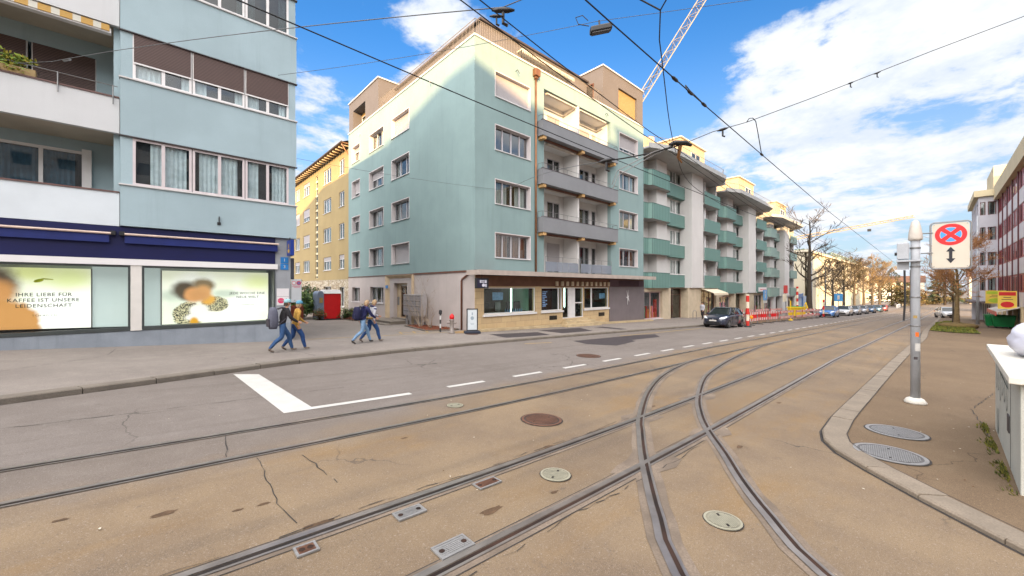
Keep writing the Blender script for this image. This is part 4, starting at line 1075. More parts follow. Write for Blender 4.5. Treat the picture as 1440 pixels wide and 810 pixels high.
mb = MB(); mb.box(UT - .19, UT - .165, 27.55, 27.95, 1.98, 2.2); mb.build('house_number_plate', BLUE, TB)
mb = MB(); mb.box(UT - 1.5, UT - .17, 24.3, 28.4, -.8, -.22); mb.box(UT - .169, UT + .28, 24.9, 27.0, -.6, -.16); mb.box(UT - 2.0, UT - 1.501, 24.0, 28.7, -.8, -.36); mb.build('step', STONEL, TB, bevel=.015)
# brown rainwater pipe round the corner
mb = MB(); mb.tube([(UT - .07, VT - .02, 2.86), (UT - .07, VT + .4, 2.82), (UT - .07, 18.2, 2.5), (UT - .07, 18.25, 2.4), (UT - .07, 18.25, -.5)], .055, 8); mb.build('rainwater_pipe', BROWN, TB, smooth=True)
# ---- shop front towards the street
VG = VT - .06
MG2 = mapF(VG)
holes = [(13.5, 17.66, .5, 2.03), (18.2, 20.27, .5, 2.03), (20.30, 22.62, -.08, 2.04), (22.7, 25.8, .5, 2.04)]
mb = MB(); mb.wall(MG2, UT, 25.83, -1.2, 2.10, holes, .3); mb.quad((UT, VG, -1.2), (UT, VT, -1.2), (UT, VT, 2.96), (UT, VG, 2.96)); mb.build('shop_wall', LIME, TB, recalc=False)
mb = MB(); mb.box(UT + .05, UE, VG + .02, VG + .2, 2.10, 2.72); mb.build('frieze', FRIEZE, TB)
mb = MB(); mb.box(25.84, 31.15, VG - .05, VG + .2, -1.4, 2.09); mb.box(25.84, 31.15, VG - .065, VG - .052, 1.0, 1.01); mb.build('grey_panel', mat('panel_grey_violet', S(138, 128, 130, .64), .6, .08, 1.2, fine=.1, streak=.2), TB)
mb = MB(); mb.box(25.9, 31.1, VG - .02, VG + .015, 2.12, 2.62)
for k in range(24): mb.box(27.2 + k * .13, 27.26 + k * .13, VG - .05, VG - .022, 2.15, 2.58)
mb.build('vent_grille', mat('grille_violet', S(100, 74, 84, .7), .6, .1, 3), TB)
# white four-armed star on the grey panel
MS = mapF(VG - .066)
st = []
for a, r in ((86, .62), (66, .10), (38, .26), (12, .08), (-52, .42), (-78, .10), (-98, .60), (-140, .10), (172, .36), (140, .10), (112, .62), (98, .12)):
    st.append((28.45 + r * math.cos(rad(a)) * .85, 1.22 + r * math.sin(rad(a))))
mb = MB(); mb.extr(MS, st, 0, .02); mb.build('emblem', FRAMEW, TB)
mb = MB(); mb.box(19.5, 25.75, VG - .02, VG + .018, 2.08, 2.12); mb.build('frieze_rail', BROWN, TB)
for k in range(12):
    x = 19.55 + k * .55
    mb = MB(); mb.box(x, x + .22, VG - .10, VG + .018, 2.14, 2.44); mb.build('wall_lamp', mat('lamp_shade_pale', S(214, 196, 168, .82), .6, .1, 4), TB, bevel=.015)
def shopwin(x0, x1, y0, y1, mull, name='shop_window', trans=None):
    f = window(TB, MG2, x0 + .005, x1 - .005, y0, y1 - .005, .16, 1, FRAMEW, .07, gl=glass('shop_glass', (.94, .96, .95), .32), mull=mull, back='none', sill=False, name=name, transom=trans) if False else None
    M = MG2; c = -.14; fw = .06
    mb = MB()
    mb.mbox(M, x0, x0 + fw, y0, y1, c, c + .07); mb.mbox(M, x1 - fw, x1, y0, y1, c, c + .07); mb.mbox(M, x0 + fw, x1 - fw, y0, y0 + fw, c + .001, c + .069); mb.mbox(M, x0 + fw, x1 - fw, y1 - fw, y1, c + .001, c + .069)
    for x, w in mull: mb.mbox(M, x - w, x + w, y0 + fw, y1 - fw, c + .002, c + .072)
    f = mb.build(name, FRAMEW, TB)
    mb = MB(); mb.mbox(M, x0 + .03, x1 - .03, y0 + .03, y1 - .03, c + .02, c + .032); mb.build('pane', glass('shop_glass_teal', (.86, .9, .88), .4), f)
    if y0 > .3:
        mb = MB(); mb.mbox(M, x0 - .08, x1 + .05, y0 - .12, y0 - .004, -.10, .09); mb.build('sill', WHITE, f)
    return f
shopwin(13.5, 17.66, .5, 2.03, []); shopwin(18.2, 20.27, .5, 2.03, [(19.95, .05)]); shopwin(22.7, 25.8, .5, 2.04, [(23.65, .06)])
f = shopwin(20.30, 21.02, -.08, 2.04, [], 'side_light')
mb = MB(); mb.mbox(MG2, 21.03, 21.66, -.08, 2.04, -.14, -.05); mb.build('door_panel', FRAMEW, TB)
f = shopwin(21.67, 22.62, -.08, 2.04, [], 'shop_door')
mb = MB(); mb.mbox(MG2, 21.73, 22.56, .92, 1.0, -.139, -.072); mb.build('rail', FRAMEW, f)
# the room behind the shop windows
mb = MB(); mb.box(UT + .35, 25.8, VT + 3.8, VT + 3.9, -.2, 2.6); mb.box(UT + .35, UT + .4, VT + .3, VT + 3.8, -.2, 2.6); mb.box(25.7, 25.8, VT + .3, VT + 3.8, -.2, 2.6); mb.build('interior_wall', mat('shop_wall_grey_green', S(92, 98, 92, .5), .8, .2, 1.5), TB)
mb = MB(); mb.box(UT + .35, 25.8, VT + .25, VT + 3.9, -.1, -.05); mb.build('interior_floor', mat('shop_floor_brown', S(110, 84, 66, .6), .6, .2, 2), TB)
mb = MB(); mb.box(UT + .35, 25.8, VT + .25, VT + 3.9, 2.5, 2.55); mb.build('interior_ceiling', WHITE, TB)
mb = MB(); mb.box(18.05, 18.12, VT + 1.0, VT + 3.8, -.05, 2.5); mb.build('interior_partition', mat('panel_mint', S(168, 206, 186, .75), .7, .05, 2), TB)
mb = MB(); mb.box(18.2, 20.2, VT + .8, VT + .84, -.05, 2.5); mb.build('interior_screen', mat('screen_maroon', S(66, 26, 32, .7), .7, .2, 2), TB)
mb = MB(); mb.box(16.44, 16.49, VT + .9, VT + .95, .3, 2.2); mb.build('strip_lamp', emit('strip_lamp', (.72, 1, .86), 6), TB)
mb = MB(); mb.box(22.0, 22.04, VT + 1.2, VT + 1.24, .6, 2.2); mb.build('strip_lamp', emit('strip_lamp', (.72, 1, .86), 6), TB)
CHR = mat('salon_chair_black', (.018, .018, .02), .4, .2, 3)
for x in (15.0, 15.9, 16.9, 17.6, 24.4, 25.1):
    t = thing('salon_chair', 'black salon chair inside the limestone shop front window', 'chair', (x, VT + 1.3, -.05), 'salon chairs behind the shop window')
    mb = MB(); mb.box(x - .26, x + .26, VT + 1.05, VT + 1.55, .42, .54); mb.build('seat', CHR, t, bevel=.03)
    mb = MB(); mb.box(x - .25, x + .25, VT + 1.56, VT + 1.66, .5, 1.12); mb.build('backrest', CHR, t, bevel=.03)
    mb = MB(); mb.lathe([(.26, 0), (.26, .03), (.04, .06), (.04, .42)], (x, VT + 1.3, -.05), 12); mb.build('base', RAIL, t)
mb = MB(); mb.box(14.1, 15.4, VT + .45, VT + .85, .25, .53); o = one(mb, 'display_shelf', WHITE, 'white shelf of bottles in the big shop window', 'shelf')
for k in range(9):
    mb = MB(); x = 15.6 + k * .17; mb.lathe([(.03, 0), (.03, .12), (.012, .16), (.012, .2)], (x, VT + .5, .53), 8); o = one(mb, 'bottle', mat('bottle_blue', S(110, 170, 220, .7), .3, .1, 4), 'small pale blue bottle standing in the big shop window', 'bottle', 'bottles in the shop window')
mb = MB(); mb.box(15.5, 17.3, VT + .42, VT + .6, .45, .528); one(mb, 'bottle_ledge', WHITE, 'white ledge carrying the row of blue bottles', 'ledge')
# writing on the panes and posters
WB = mat('window_lettering_blue', S(150, 190, 240, .85), .5, .05, 3)
t = thing('window_poster', 'pale blue poster stuck inside the large shop window', 'poster', (14.6, VG + .2, 1.35))
mb = MB(); mb.box(14.25, 15.05, VG + .15, VG + .156, 1.30, 1.75); mb.build('sheet', mat('poster_blue', S(120, 170, 214, .8), .5, .2, 6), t)
t = thing('window_poster', 'pale blue poster in the shop window right of the door', 'poster', (25.2, VG + .2, 1.3))
mb = MB(); mb.box(24.75, 25.5, VG + .15, VG + .156, 1.2, 1.6); mb.build('sheet', mat('poster_blue', S(120, 170, 214, .8)), t)
t = thing('window_lettering', 'column of white blue writing on the maroon shop window', 'lettering', (18.8, VG + .1, .9))
for i, w in enumerate((.46, .34, .28, .40, .22, .36, .26, .42, .3)):
    mb = MB()
    x = 18.42
    while x < 18.42 + w:
        l = R.uniform(.04, .11); mb.box(x, min(18.9, x + l), VG + .104, VG + .107, 1.72 - i * .115, 1.77 - i * .115 + R.uniform(0, .02)); x += l + .03
    mb.build('line', WB, t)
for x0, x1, z0, z1 in ((18.95, 19.7, -.10, .18), (24.45, 25.2, -.12, .16)):
    mb = MB(); mb.box(x0, x1, VG - .02, VG + .02, z0, z1)
    for k in range(6): mb.box(x0 + .03, x1 - .03, VG - .035, VG - .021, z0 + .03 + k * .04, z0 + .05 + k * .04)
    mb.build('cellar_vent', mat('vent_dark', S(66, 58, 46, .6), .6, .1, 3), TB)
# canopy over the shop
mb = MB(); mb.box(UT - .55, UE - .1, VT - 1.15, VT - .08, 2.74, 2.93); mb.build('canopy', CANOPYM, TB, bevel=.015)
mb = MB(); mb.box(UT - .58, UE - .07, VT - 1.19, VT - 1.155, 2.70, 2.96); mb.box(UT - .59, UT - .555, VT - 1.154, VT - .06, 2.70, 2.96); mb.build('canopy_edge', mat('canopy_edge_pale', S(186, 172, 162, .8), .45, .1, 2), TB)
mb = MB(); mb.box(UT - .3, UT + 1.4, VT - .75, VT - .1, 2.934, 2.97); mb.build('canopy_flashing', mat('flashing_red', S(150, 48, 36, .75), .6, .15, 2), TB)
# plinth ledge and steps
mb = MB()
us_ = [UT - .25 + k * .5 for k in range(int((32.6 - UT) / .5) + 1)]
for a, b in zip(us_, us_[1:]):
    zt = lambda u_: gz(u_, 17) + .24
    z0, z1 = zt(a), zt(b)
    mb.add([(a, VT - .42, z0 - .6), (b, VT - .42, z1 - .6), (b, VT - .07, z1 - .6), (a, VT - .07, z0 - .6), (a, VT - .42, z0), (b, VT - .42, z1), (b, VT - .07, z1), (a, VT - .07, z0)], [[4, 5, 6, 7], [0, 1, 5, 4], [1, 2, 6, 5], [3, 0, 4, 7]])
mb.build('plinth', mat('plinth_limestone', S(206, 184, 146, .8), .8, .15, 2, fine=.3), TB, recalc=False)
for i, (x0, x1, z) in enumerate(((19.85, 23.7, -.42), (20.1, 23.3, -.27), (20.3, 22.9, -.13))):
    mb = MB(); mb.box(x0, x1, VT - .85 + i * .26, VT - .075, z - .6, z); mb.build('step', mat('plinth_limestone', S(206, 184, 146, .8)), TB, bevel=.012)
# projecting box sign
t = thing('box_sign', 'black box sign with white lettering under the shop canopy at the corner', 'sign', (12.75, VT - .7, 2.0))
MSg = mapF(16.12)
mb = MB(); mb.box(12.30, 13.10, 16.12, 16.30, 1.98, 2.52); mb.build('box', BLACK, t, bevel=.01)
mb = MB(); mb.mbox(MSg, 12.34, 13.0, 2.04, 2.46, .001, .004); mb.build('panel', mat('sign_night_blue', S(28, 26, 62, .7), .3, .05, 3), t)
SILV = mat('sign_silver', S(214, 214, 226, .85), .4, .05, 3)
mb = MB(); mb.mbox(MSg, 12.50, 12.56, 2.27, 2.42, .005, .009); mb.mbox(MSg, 12.565, 12.80, 2.37, 2.41, .005, .009); mb.mbox(MSg, 12.565, 12.80, 2.28, 2.31, .005, .009); mb.mbox(MSg, 12.565, 12.78, 2.33, 2.35, .005, .009); mb.mbox(MSg, 12.82, 12.95, 2.27, 2.42, .005, .009); mb.build('lettering', SILV, t)
mb = MB(); mb.extr(MSg, [(12.74 + .10 * math.cos(a), 2.15 + .09 * math.sin(a)) for a in [k * .45 for k in range(14)]], .005, .009); mb.mbox(MSg, 12.86, 12.95, 2.05, 2.22, .005, .009); mb.build('emblem', SILV, t)
mb = MB(); mb.tube([(12.7, 16.2, 2.52), (12.7, 16.2, 2.74)], .02, 6); mb.build('bracket', BLACK, t)

# ================================================================== YELLOW BUILDING in the side street
YB = thing('apartment_building', 'mustard yellow apartment block with a rubble stone base in the side street', 'building', (13.2, 45, -.8))
UY = 13.15; MY = mapL(UY)
YEL = mat('render_mustard', S(212, 188, 136, .52), .9, .06, .5, fine=.15, streak=.1)
cols = [(37.9, 39.3, 2), (41.66, 44.1, 3), (49.2, 51.8, 3), (53.4, 55.6, 3), (57.2, 59.6, 3), (64, 66.4, 3)]
yr = [(3.85, 5.22), (6.75, 8.24), (9.86, 11.3), (12.9, 14.42)]
holes = [(a, b, c_, d) for a, b, n in cols for c_, d in yr] + [(46.05, 46.95, 3.05, 14.45)]
mb = MB(); mb.wall(MY, 36.12, 70, 2.8, 15.0, holes, .14); mb.quad((UY, 36.12, 2.8), (UY + 10, 36.12, 2.8), (UY + 10, 36.12, 15), (UY, 36.12, 15)); mb.build('wall', YEL, YB, recalc=False)
gh = [(37.9, 39.2, .2, 2.1), (41.66, 44.1, .6, 2.15), (49.2, 51.8, .6, 2.15)]
mb = MB(); mb.wall(MY, 36.12, 70, -2.0, 2.79, gh, .25); mb.build('base_wall', RUBBLE, YB, recalc=False)
for a, b, n in cols:
    for i, (c_, d) in enumerate(yr):
        window(YB, MY, a + .01, b - .01, c_, d - .01, .13, n, FRAMEW, .06, blind=R.choice((0, 0, .25, .6, .95)) if a > 45 else (0 if i else .3), bmat=SHUTL, back='curtain', cm=CURTL, gl=GL)
for a, b, c_, d in gh: window(YB, MY, a + .01, b - .01, c_, d - .01, .24, 2, FRAMEW, .06, back='curtain', cm=CURTL)
f = window(YB, MY, 46.06, 46.94, 3.06, 14.44, .13, 1, mat('stair_frame_cream', S(226, 214, 180, .85), .6, .05, 3), .04, back='grey', sill=False, name='stair_window')
mb = MB()
for k in range(14): mb.mbox(MY, 46.1, 46.9, 3.3 + k * .8, 3.52 + k * .8, -.10, -.03)
mb.build('glazing_bar', mat('stair_frame_cream', S(226, 214, 180, .85)), f)
mb = MB(); mb.box(UY - .75, UY + .1, 36.2, 70, 15.15, 15.25); mb.build('eaves_soffit', mat('soffit_brown', S(128, 92, 62, .75), .8, .15, 2), YB)
mb = MB()
for k in range(42): mb.box(UY - .72, UY - .02, 36.5 + k * .8, 36.62 + k * .8, 15.02, 15.149)
mb.build('rafter', mat('rafter_pale', S(206, 190, 160, .8), .8, .1, 3), YB)
mb = MB(); mb.tube([(UY - .82, 36.2, 15.25), (UY - .82, 70, 15.25)], .08, 8); mb.build('gutter', mat('gutter_dark', S(90, 78, 70, .7), .5, .15, 2), YB)
mb = MB(); mb.add([(UY - .8, 36.2, 15.26), (UY - .8, 70, 15.26), (UY + 6, 70, 18), (UY + 6, 36.2, 18), (UY + 12, 70, 15.2), (UY + 12, 36.2, 15.2)], [[0, 1, 2, 3], [3, 2, 4, 5]]); mb.build('roof', mat('roof_tile_brown', S(126, 92, 74, .62), .85, .2, 3), YB, recalc=False)
mb = MB(); mb.tube([(UY - .8, 36.35, 15.2), (UY - .5, 36.3, 14.6), (UY - .12, 36.25, 14.2), (UY - .12, 36.25, 0)], .06, 8); mb.build('downpipe', COPPER, YB, smooth=True)
# ================================================================== THREE STEPPED APARTMENT BUILDINGS
RIB = stripes('ribbed_panel_teal', S(114, 154, 146, .72), S(84, 118, 112, .66), 0, .30, .55, duty=.86, soft=.06, bmp=.4, coord='w', extra=.03)
RIB2 = stripes('ribbed_panel_teal_pale', S(146, 172, 164, .76), S(112, 138, 132, .7), 0, .30, .55, duty=.86, soft=.06, bmp=.4, coord='w', extra=.03)
LILAC = mat('plaster_lilac_grey', S(212, 210, 208, .86), .88, .04, .5, fine=.14, streak=.12)
SOFF = mat('eaves_soffit_grey', S(196, 196, 196, .82), .85, .06, 1)
ROOFB = mat('attic_ochre', S(200, 180, 148, .72), .85, .08, 1)
BEIGE = mat('shop_beige_stone', S(206, 190, 164, .82), .85, .10, 1.5, fine=.2)
CONCG = mat('terrace_glass_grey', S(150, 158, 160, .75), .4, .08, 2)
INTR = mat('shop_interior_maroon', (.05, .018, .016), .9, .3, 2)
def stepped(u0, dz, ln, label, rib, kind):
    B = thing('apartment_building', label, 'building', (u0, 17, gz(u0, 17)))
    k = ln / 18.3
    X = lambda a: u0 + a * k
    zt = [z - dz for z in (3.38, 6.45, 9.62, 12.62)]      # tops of the balcony parapets
    eave = 14.10 - dz
    vW = 18.5
    zb = gz(u0 + ln / 2, 17) - .6
    gft = 2.02 - dz
    # main body behind, fins in front
    mb = MB()
    bay0, bay1 = X(5.45), X(10.6)
    hol = []
    for t in zt: hol += [(X(8.0), X(11.2), t + .04, t + 1.62), (X(.25), X(1.45), t - .05, t + 1.62), (X(13.35), X(17.2), t + .04, t + 1.62)]
    mb.wall(mapF(vW), u0 + .01, u0 + ln, gft, eave, hol, .12); mb.build('wall', LILAC, B, recalc=False)
    mb = MB(); mb.box(X(3.4), X(5.45), 17.62, vW - .002, gft + .002, eave); mb.build('fin_wall', LILAC, B)
    mb = MB(); mb.box(X(10.25), X(13.25), 17.22, vW - .003, gft + .003, eave); mb.build('fin_wall', LILAC, B)
    mb = MB(); mb.box(u0 + ln - .28, u0 + ln - .01, 17.62, vW - .004, gft + .004, eave); mb.build('fin_wall', LILAC, B)
    mb = MB(); mb.box(u0 + .02, u0 + ln - .02, vW + .2, 30, zb, eave); mb.build('body', LILAC, B)
    for i, t in enumerate(zt):
        # left balcony with bevelled ends
        p = [(X(.02), vW - .01), (X(.02), 17.45), (X(1.25), 17.32), (X(1.5), 17.0), (X(4.75), 17.0), (X(5.4), 17.28), (X(5.4), 17.60), (X(3.4), 17.60), (X(3.4), vW - .01)]
        pi = [(X(.05), vW - .02), (X(.05), 17.5), (X(1.28), 17.37), (X(1.53), 17.05), (X(4.72), 17.05), (X(5.36), 17.32), (X(5.36), 17.59), (X(3.38), 17.59), (X(3.38), vW - .02)]
        mb = MB(); mb.prism(pi, t - 1.35, t - 1.16); mb.build('balcony_floor', SOFF, B)
        mb = MB()
        q = p[1:7]
        for (a, b) in zip(q, q[1:]):
            d = Vector((b[0] - a[0], b[1] - a[1])).normalized(); n_ = Vector((d.y, -d.x)) * .07
            mb.prism([a, b, (b[0] - n_.x, b[1] - n_.y), (a[0] - n_.x, a[1] - n_.y)], t - 1.38, t)
        mb.build('balcony', rib, B)
        mb = MB()
        for (a, b) in zip(q, q[1:]):
            d = Vector((b[0] - a[0], b[1] - a[1])).normalized(); n_ = Vector((d.y, -d.x))
            mb.prism([(a[0] + n_.x * .02, a[1] + n_.y * .02), (b[0] + n_.x * .02, b[1] + n_.y * .02), (b[0] - n_.x * .09, b[1] - n_.y * .09), (a[0] - n_.x * .09, a[1] - n_.y * .09)], t + .003, t + .035)
        mb.build('balcony_coping', mat('coping_green_dark', S(70, 108, 100, .75), .5, .1, 3), B)
        window(B, mapF(vW), X(.26), X(1.44), t - .04, t + 1.61, .11, 2, FRAMEW, .07, back='curtain', sill=False)
        # bay between the fins
        mb = MB(); mb.box(X(5.47), X(10.24), 17.95, vW - .01, t - 1.30, t - .02); mb.build('bay_panel', rib, B)
        window(B, mapF(vW), X(8.01), X(11.19), t + .05, t + 1.61, .11, 1, FRAMEW, .08, back='curtain' if i % 2 else 'dark', sill=False, mull=[(X(8.75), .05), (X(9.35), .09)], gl=GL)
        mb = MB(); mb.box(X(5.47), X(10.24), 17.92, 17.949, t - .02, t + .04); mb.build('sill', FRAMEW, B)
        # right balcony
        mb = MB(); mb.prism([(X(13.29), vW - .02), (X(13.29), 17.07), (X(17.73), 17.07), (X(17.96), 17.38), (X(17.96), vW - .03)], t - 1.35, t - 1.16); mb.build('balcony_floor', SOFF, B)
        mb = MB()
        for a, b in (((X(13.26), 17.02), (X(17.75), 17.02)), ((X(17.75), 17.02), (X(18.0), 17.35)), ((X(18.0), 17.35), (X(18.0), vW - .02))):
            d = Vector((b[0] - a[0], b[1] - a[1])).normalized(); n_ = Vector((d.y, -d.x)) * .07
            mb.prism([a, b, (b[0] - n_.x, b[1] - n_.y), (a[0] - n_.x, a[1] - n_.y)], t - 1.38, t)
        mb.build('balcony', rib, B)
        window(B, mapF(vW), X(13.36), X(17.19), t + .05, t + 1.61, .11, 4, FRAMEW, .09, back='curtain', sill=False)
        mb = MB(); mb.box(X(14.9), X(15.35), 17.75, vW - .02, t - 1.1, t + 1.55); mb.build('pilaster', FRAMEW, B)
    # big overhanging eaves with an upstand, terrace balustrade, attic box
    mb = MB()
    pe = [(X(-.0), 16.6), (X(2.2), 15.72), (X(15.6), 15.72), (X(17.6), 16.7), (X(18.28), 16.7), (X(18.28), 21), (X(0), 21)]
    mb.prism(pe, eave + .02, eave + .16); mb.build('eaves', SOFF, B)
    mb = MB()
    for a, b in zip(pe[:5], pe[1:5]):
        d = Vector((b[0] - a[0], b[1] - a[1])).normalized(); n_ = Vector((d.y, -d.x)) * .06
        mb.prism([(a[0] + n_.x, a[1] + n_.y), (b[0] + n_.x, b[1] + n_.y), b, a], eave + .0, eave + .44)
    mb.build('eaves_edge', mat('eaves_edge_grey', S(176, 176, 174, .8), .6, .08, 2), B)
    railing(B, [(X(.1), 16.75), (X(2.3), 15.9), (X(15.5), 15.9), (X(17.5), 16.85)], eave + .4, eave + 1.1, sp=.35, top=.022, bar=.012)
    mb = MB(); mb.box(X(10.6), X(17.2), 18.6, 26, eave + .17, eave + 4.2); mb.build('attic', ROOFB, B)
    mb = MB(); mb.box(X(10.4), X(17.4), 18.4, 26.2, eave + 4.202, eave + 4.32); mb.build('attic_roof', mat('attic_roof_edge', S(214, 200, 176, .82), .6, .08, 2), B)
    mb = MB(); mb.box(X(1.0), X(10.58), 19.6, 26, eave + .17, eave + 3.1); mb.build('attic', ROOFB, B)
    window(B, mapF(18.6), X(13.3), X(15.8), eave + 1.7, eave + 3.3, -.01, 2, FRAMEW, .08, gl=GLD, back='dark', sill=False, roomd=.005)
    mb = MB(); mb.box(X(8.9), X(9.5), 21, 21.7, eave + 3.1, eave + 4.6); mb.build('chimney', mat('chimney_pink', S(206, 176, 160, .8), .85, .1, 2), B)
    # ground floor: piers, shop window, entrance
    gh = [(X(.35), X(4.2), zb + .95, gft - .35), (X(5.9), X(9.9), zb + .55, gft - .02), (X(13.3), X(17.6), zb + .7, gft - .3)]
    mb = MB(); mb.wall(mapF(17.45), u0, u0 + ln, zb, gft, gh, .9); mb.build('shop_wall', BEIGE if kind != 2 else LILAC, B, recalc=False)
    mb = MB(); mb.quad((u0, 17.45, gft), (u0 + ln, 17.45, gft), (u0 + ln, 18.49, gft), (u0, 18.49, gft)); mb.build('shop_soffit', SOFF, B, recalc=False)
    window(B, mapF(17.45), X(.36), X(4.19), zb + .96, gft - .36, .3, 2, mat('frame_pink', S(206, 176, 176, .8), .5, .05, 3), .09, gl=glass('shop_glass', (.94, .96, .95), .32), back='grey', sill=True, name='shop_window', roomd=.55)
    window(B, mapF(17.45), X(5.91), X(9.89), zb + .55, gft - .03, .85, 2, BROWN, .14, gl=GLD, back='dark', sill=False, name='entrance', roomd=.3, transom=gft - .7)
    f = window(B, mapF(17.45), X(13.31), X(17.59), zb + .71, gft - .31, .3, 3, FRAMEP if kind == 1 else BROWN, .1, gl=glass('shop_glass', (.94, .96, .95), .32), back='grey', sill=False, name='shop_window', roomd=.55)
    rr = random.Random(int(u0))
    CLS = [mat('goods_red', S(170, 50, 40, .8), .7, .2, 4), mat('goods_orange', S(206, 120, 50, .8), .7, .2, 4), mat('goods_cream', S(220, 206, 176, .8), .7, .1, 4), mat('goods_green', S(90, 120, 84, .8), .7, .2, 4), mat('goods_pink', S(220, 120, 140, .8), .7, .2, 4)]
    for x0, x1 in ((.5, 4.0), (13.5, 17.4)):
        mb = MB(); a = x0
        while a < x1 - .3:
            w = rr.uniform(.15, .5); h = rr.uniform(.5, 2.0); mb.cur = rr.randrange(5); mb.box(X(a), X(a + w), 17.85, 18.0, zb + .75, zb + .75 + min(h, gft - zb - 1.3)); a += w + rr.uniform(.02, .2)
        mb.build('goods', CLS, f)
    return B
b1 = stepped(31.22, 0.0, 18.2, 'stepped apartment block with teal ribbed balconies next to the teal corner block', RIB, 0)
b2 = stepped(49.45, .70, 18.6, 'middle stepped block with teal ribbed balconies, between the two others', RIB, 1)
b3 = stepped(68.1, 1.35, 19.0, 'farthest stepped block with paler green balconies, beside the big bare tree', RIB2, 2)
# awnings over the shops
t = thing('shop_awning', 'cream sloping awning above the shop beside the dark parked car', 'awning', (45, 17, 2.0))
mb = MB(); mb.add([(44.2, 17.4, 2.0), (48.2, 17.4, 2.0), (48.3, 16.0, 1.45), (44.3, 16.0, 1.45), (44.2, 17.4, 1.94), (48.2, 17.4, 1.94), (48.3, 16.0, 1.39), (44.3, 16.0, 1.39)], [[0, 1, 2, 3], [7, 6, 5, 4], [3, 2, 6, 7], [0, 3, 7, 4], [1, 5, 6, 2]]); mb.build('cloth', mat('awning_cream', S(232, 220, 194, .86), .8, .06, 3), t)
mb = MB(); mb.box(44.28, 48.32, 15.97, 16.02, 1.22, 1.39); mb.build('valance', mat('awning_cream', S(232, 220, 194, .86)), t)
t = thing('shop_sign', 'white panel with faint red writing on the middle stepped block', 'sign', (64, 17, 1.6))
mb = MB(); mb.box(63.2, 66.6, 16.80, 16.95, 1.50, 2.10); mb.build('panel', mat('sign_white', S(226, 222, 224, .86)), t)
for k in range(9):
    mb = MB(); mb.box(63.5 + k * .32, 63.5 + k * .32 + R.uniform(.12, .26), 16.79, 16.797, 1.70, 1.84); mb.build('letter', REDM, t)
t = thing('parking_board', 'blue board with a white walking figure above the road works', 'sign', (62, 15.5, -1.5))
MB_ = mapF(15.6)
mb = MB(); mb.mbox(MB_, 60.2, 61.9, .35, 1.75, 0, .04); mb.build('panel', BLUEM, t)
mb = MB(); mb.mbox(MB_, 60.95, 61.2, .65, 1.2, .041, .05); mb.mbox(MB_, 60.7, 61.4, 1.0, 1.1, .051, .06); mb.extr(MB_, [(61.07 + .16 * math.cos(a), 1.42 + .16 * math.sin(a)) for a in [k * .7 for k in range(9)]], .041, .05); mb.build('figure', PAINT, t)
mb = MB(); mb.mbox(MB_, 60.2, 61.9, -.05, .30, 0, .04); mb.build('plate', PAINT, t)
mb = MB(); mb.tube([(61.05, 15.65, gz(61, 15.6)), (61.05, 15.65, 1.7)], .05, 8); mb.build('post', RAIL, t)
t = thing('shop_flag', 'red panel above a cream panel on a post before the farthest stepped block', 'sign', (70, 15, -1.5))
MB_ = mapF(15.2)
mb = MB(); mb.mbox(MB_, 68.9, 71.0, 1.2, 2.4, 0, .05); mb.build('red_panel', REDM, t)
mb = MB(); mb.mbox(MB_, 68.4, 70.5, -.05, 1.1, 0, .05); mb.build('cream_panel', mat('awning_cream', S(232, 220, 194, .86)), t)
mb = MB(); mb.tube([(70.5, 15.26, gz(70, 15.2)), (70.5, 15.26, 2.4)], .06, 8); mb.build('post', RAIL, t)

# ================================================================== CREAM BUILDING further along
CB = thing('apartment_building', 'long sunlit cream building with a roof greenhouse behind the row of bare trees', 'building', (110, 19, -3.2))
CREAM = mat('render_cream', S(226, 216, 190, .74), .88, .05, .3, fine=.05)
VC = 18.2
hc = []
for k in range(26):
    x = 112 + k * 3.9; hc += [(x, x + 1.9, -2.0, .4)]
    if k % 2 == 0: hc += [(x + .2, x + 1.6, 2.6, 4.4)]
mb = MB(); mb.wall(mapF(VC), 101, 216, -4.6, 9.6, hc, .3); mb.build('wall', CREAM, CB, recalc=False)
mb = MB(); mb.box(101, 216, VC + .35, 40, -4.6, 9.58); mb.build('body', CREAM, CB)
mb = MB(); mb.box(100.6, 216.4, VC - .5, 40.2, 9.6, 10.1); mb.build('cornice', mat('cornice_cream', S(230, 220, 196, .74), .8, .04, 1), CB)
for (a, b, c_, d) in hc:
    window(CB, mapF(VC), a + .01, b - .01, c_, d - .01, .29, 2, FRAMEW, .08, back='dark', sill=False, roomd=.1)
for k in range(8):
    x = 150 + k * 7.5
    mb = MB(); mb.extr(mapF(VC), [(x + .9 * math.cos(2 * math.pi * j / 14), 7.6 + .9 * math.sin(2 * math.pi * j / 14)) for j in range(14)], .005, .06); mb.build('round_window', INT, CB)
mb = MB(); mb.box(150, 210, 21, 34, 10.12, 12.6); mb.build('greenhouse', glass('greenhouse_glass', (.7, .8, .72), 1.0), CB)
mb = MB()
for k in range(16): mb.box(150 + k * 4, 150.2 + k * 4, 20.9, 21.1, 10.12, 12.7)
for z in (10.9, 11.8, 12.6): mb.box(150, 210, 20.88, 21.12, z, z + .12)
mb.build('greenhouse_frame', mat('frame_green_grey', S(170, 186, 170, .8), .5, .05, 3), CB)
leafy('roof_planting', (128, 23, 10.9), 13, 2.5, 1.4, 1500, .35, LEAFS, CB, 12)
t = thing('site_gate', 'blue grey steel gate and sheet fence beside the big bare tree', 'gate', (93, 17, -2.6))
GATE = stripes('gate_sheet', S(170, 186, 206, .84), S(138, 154, 178, .8), 0, .5, .6, duty=.8, coord='w')
mb = MB(); mb.box(88.5, 100, 17.4, 17.5, -3.2, .4); mb.build('sheet', GATE, t)
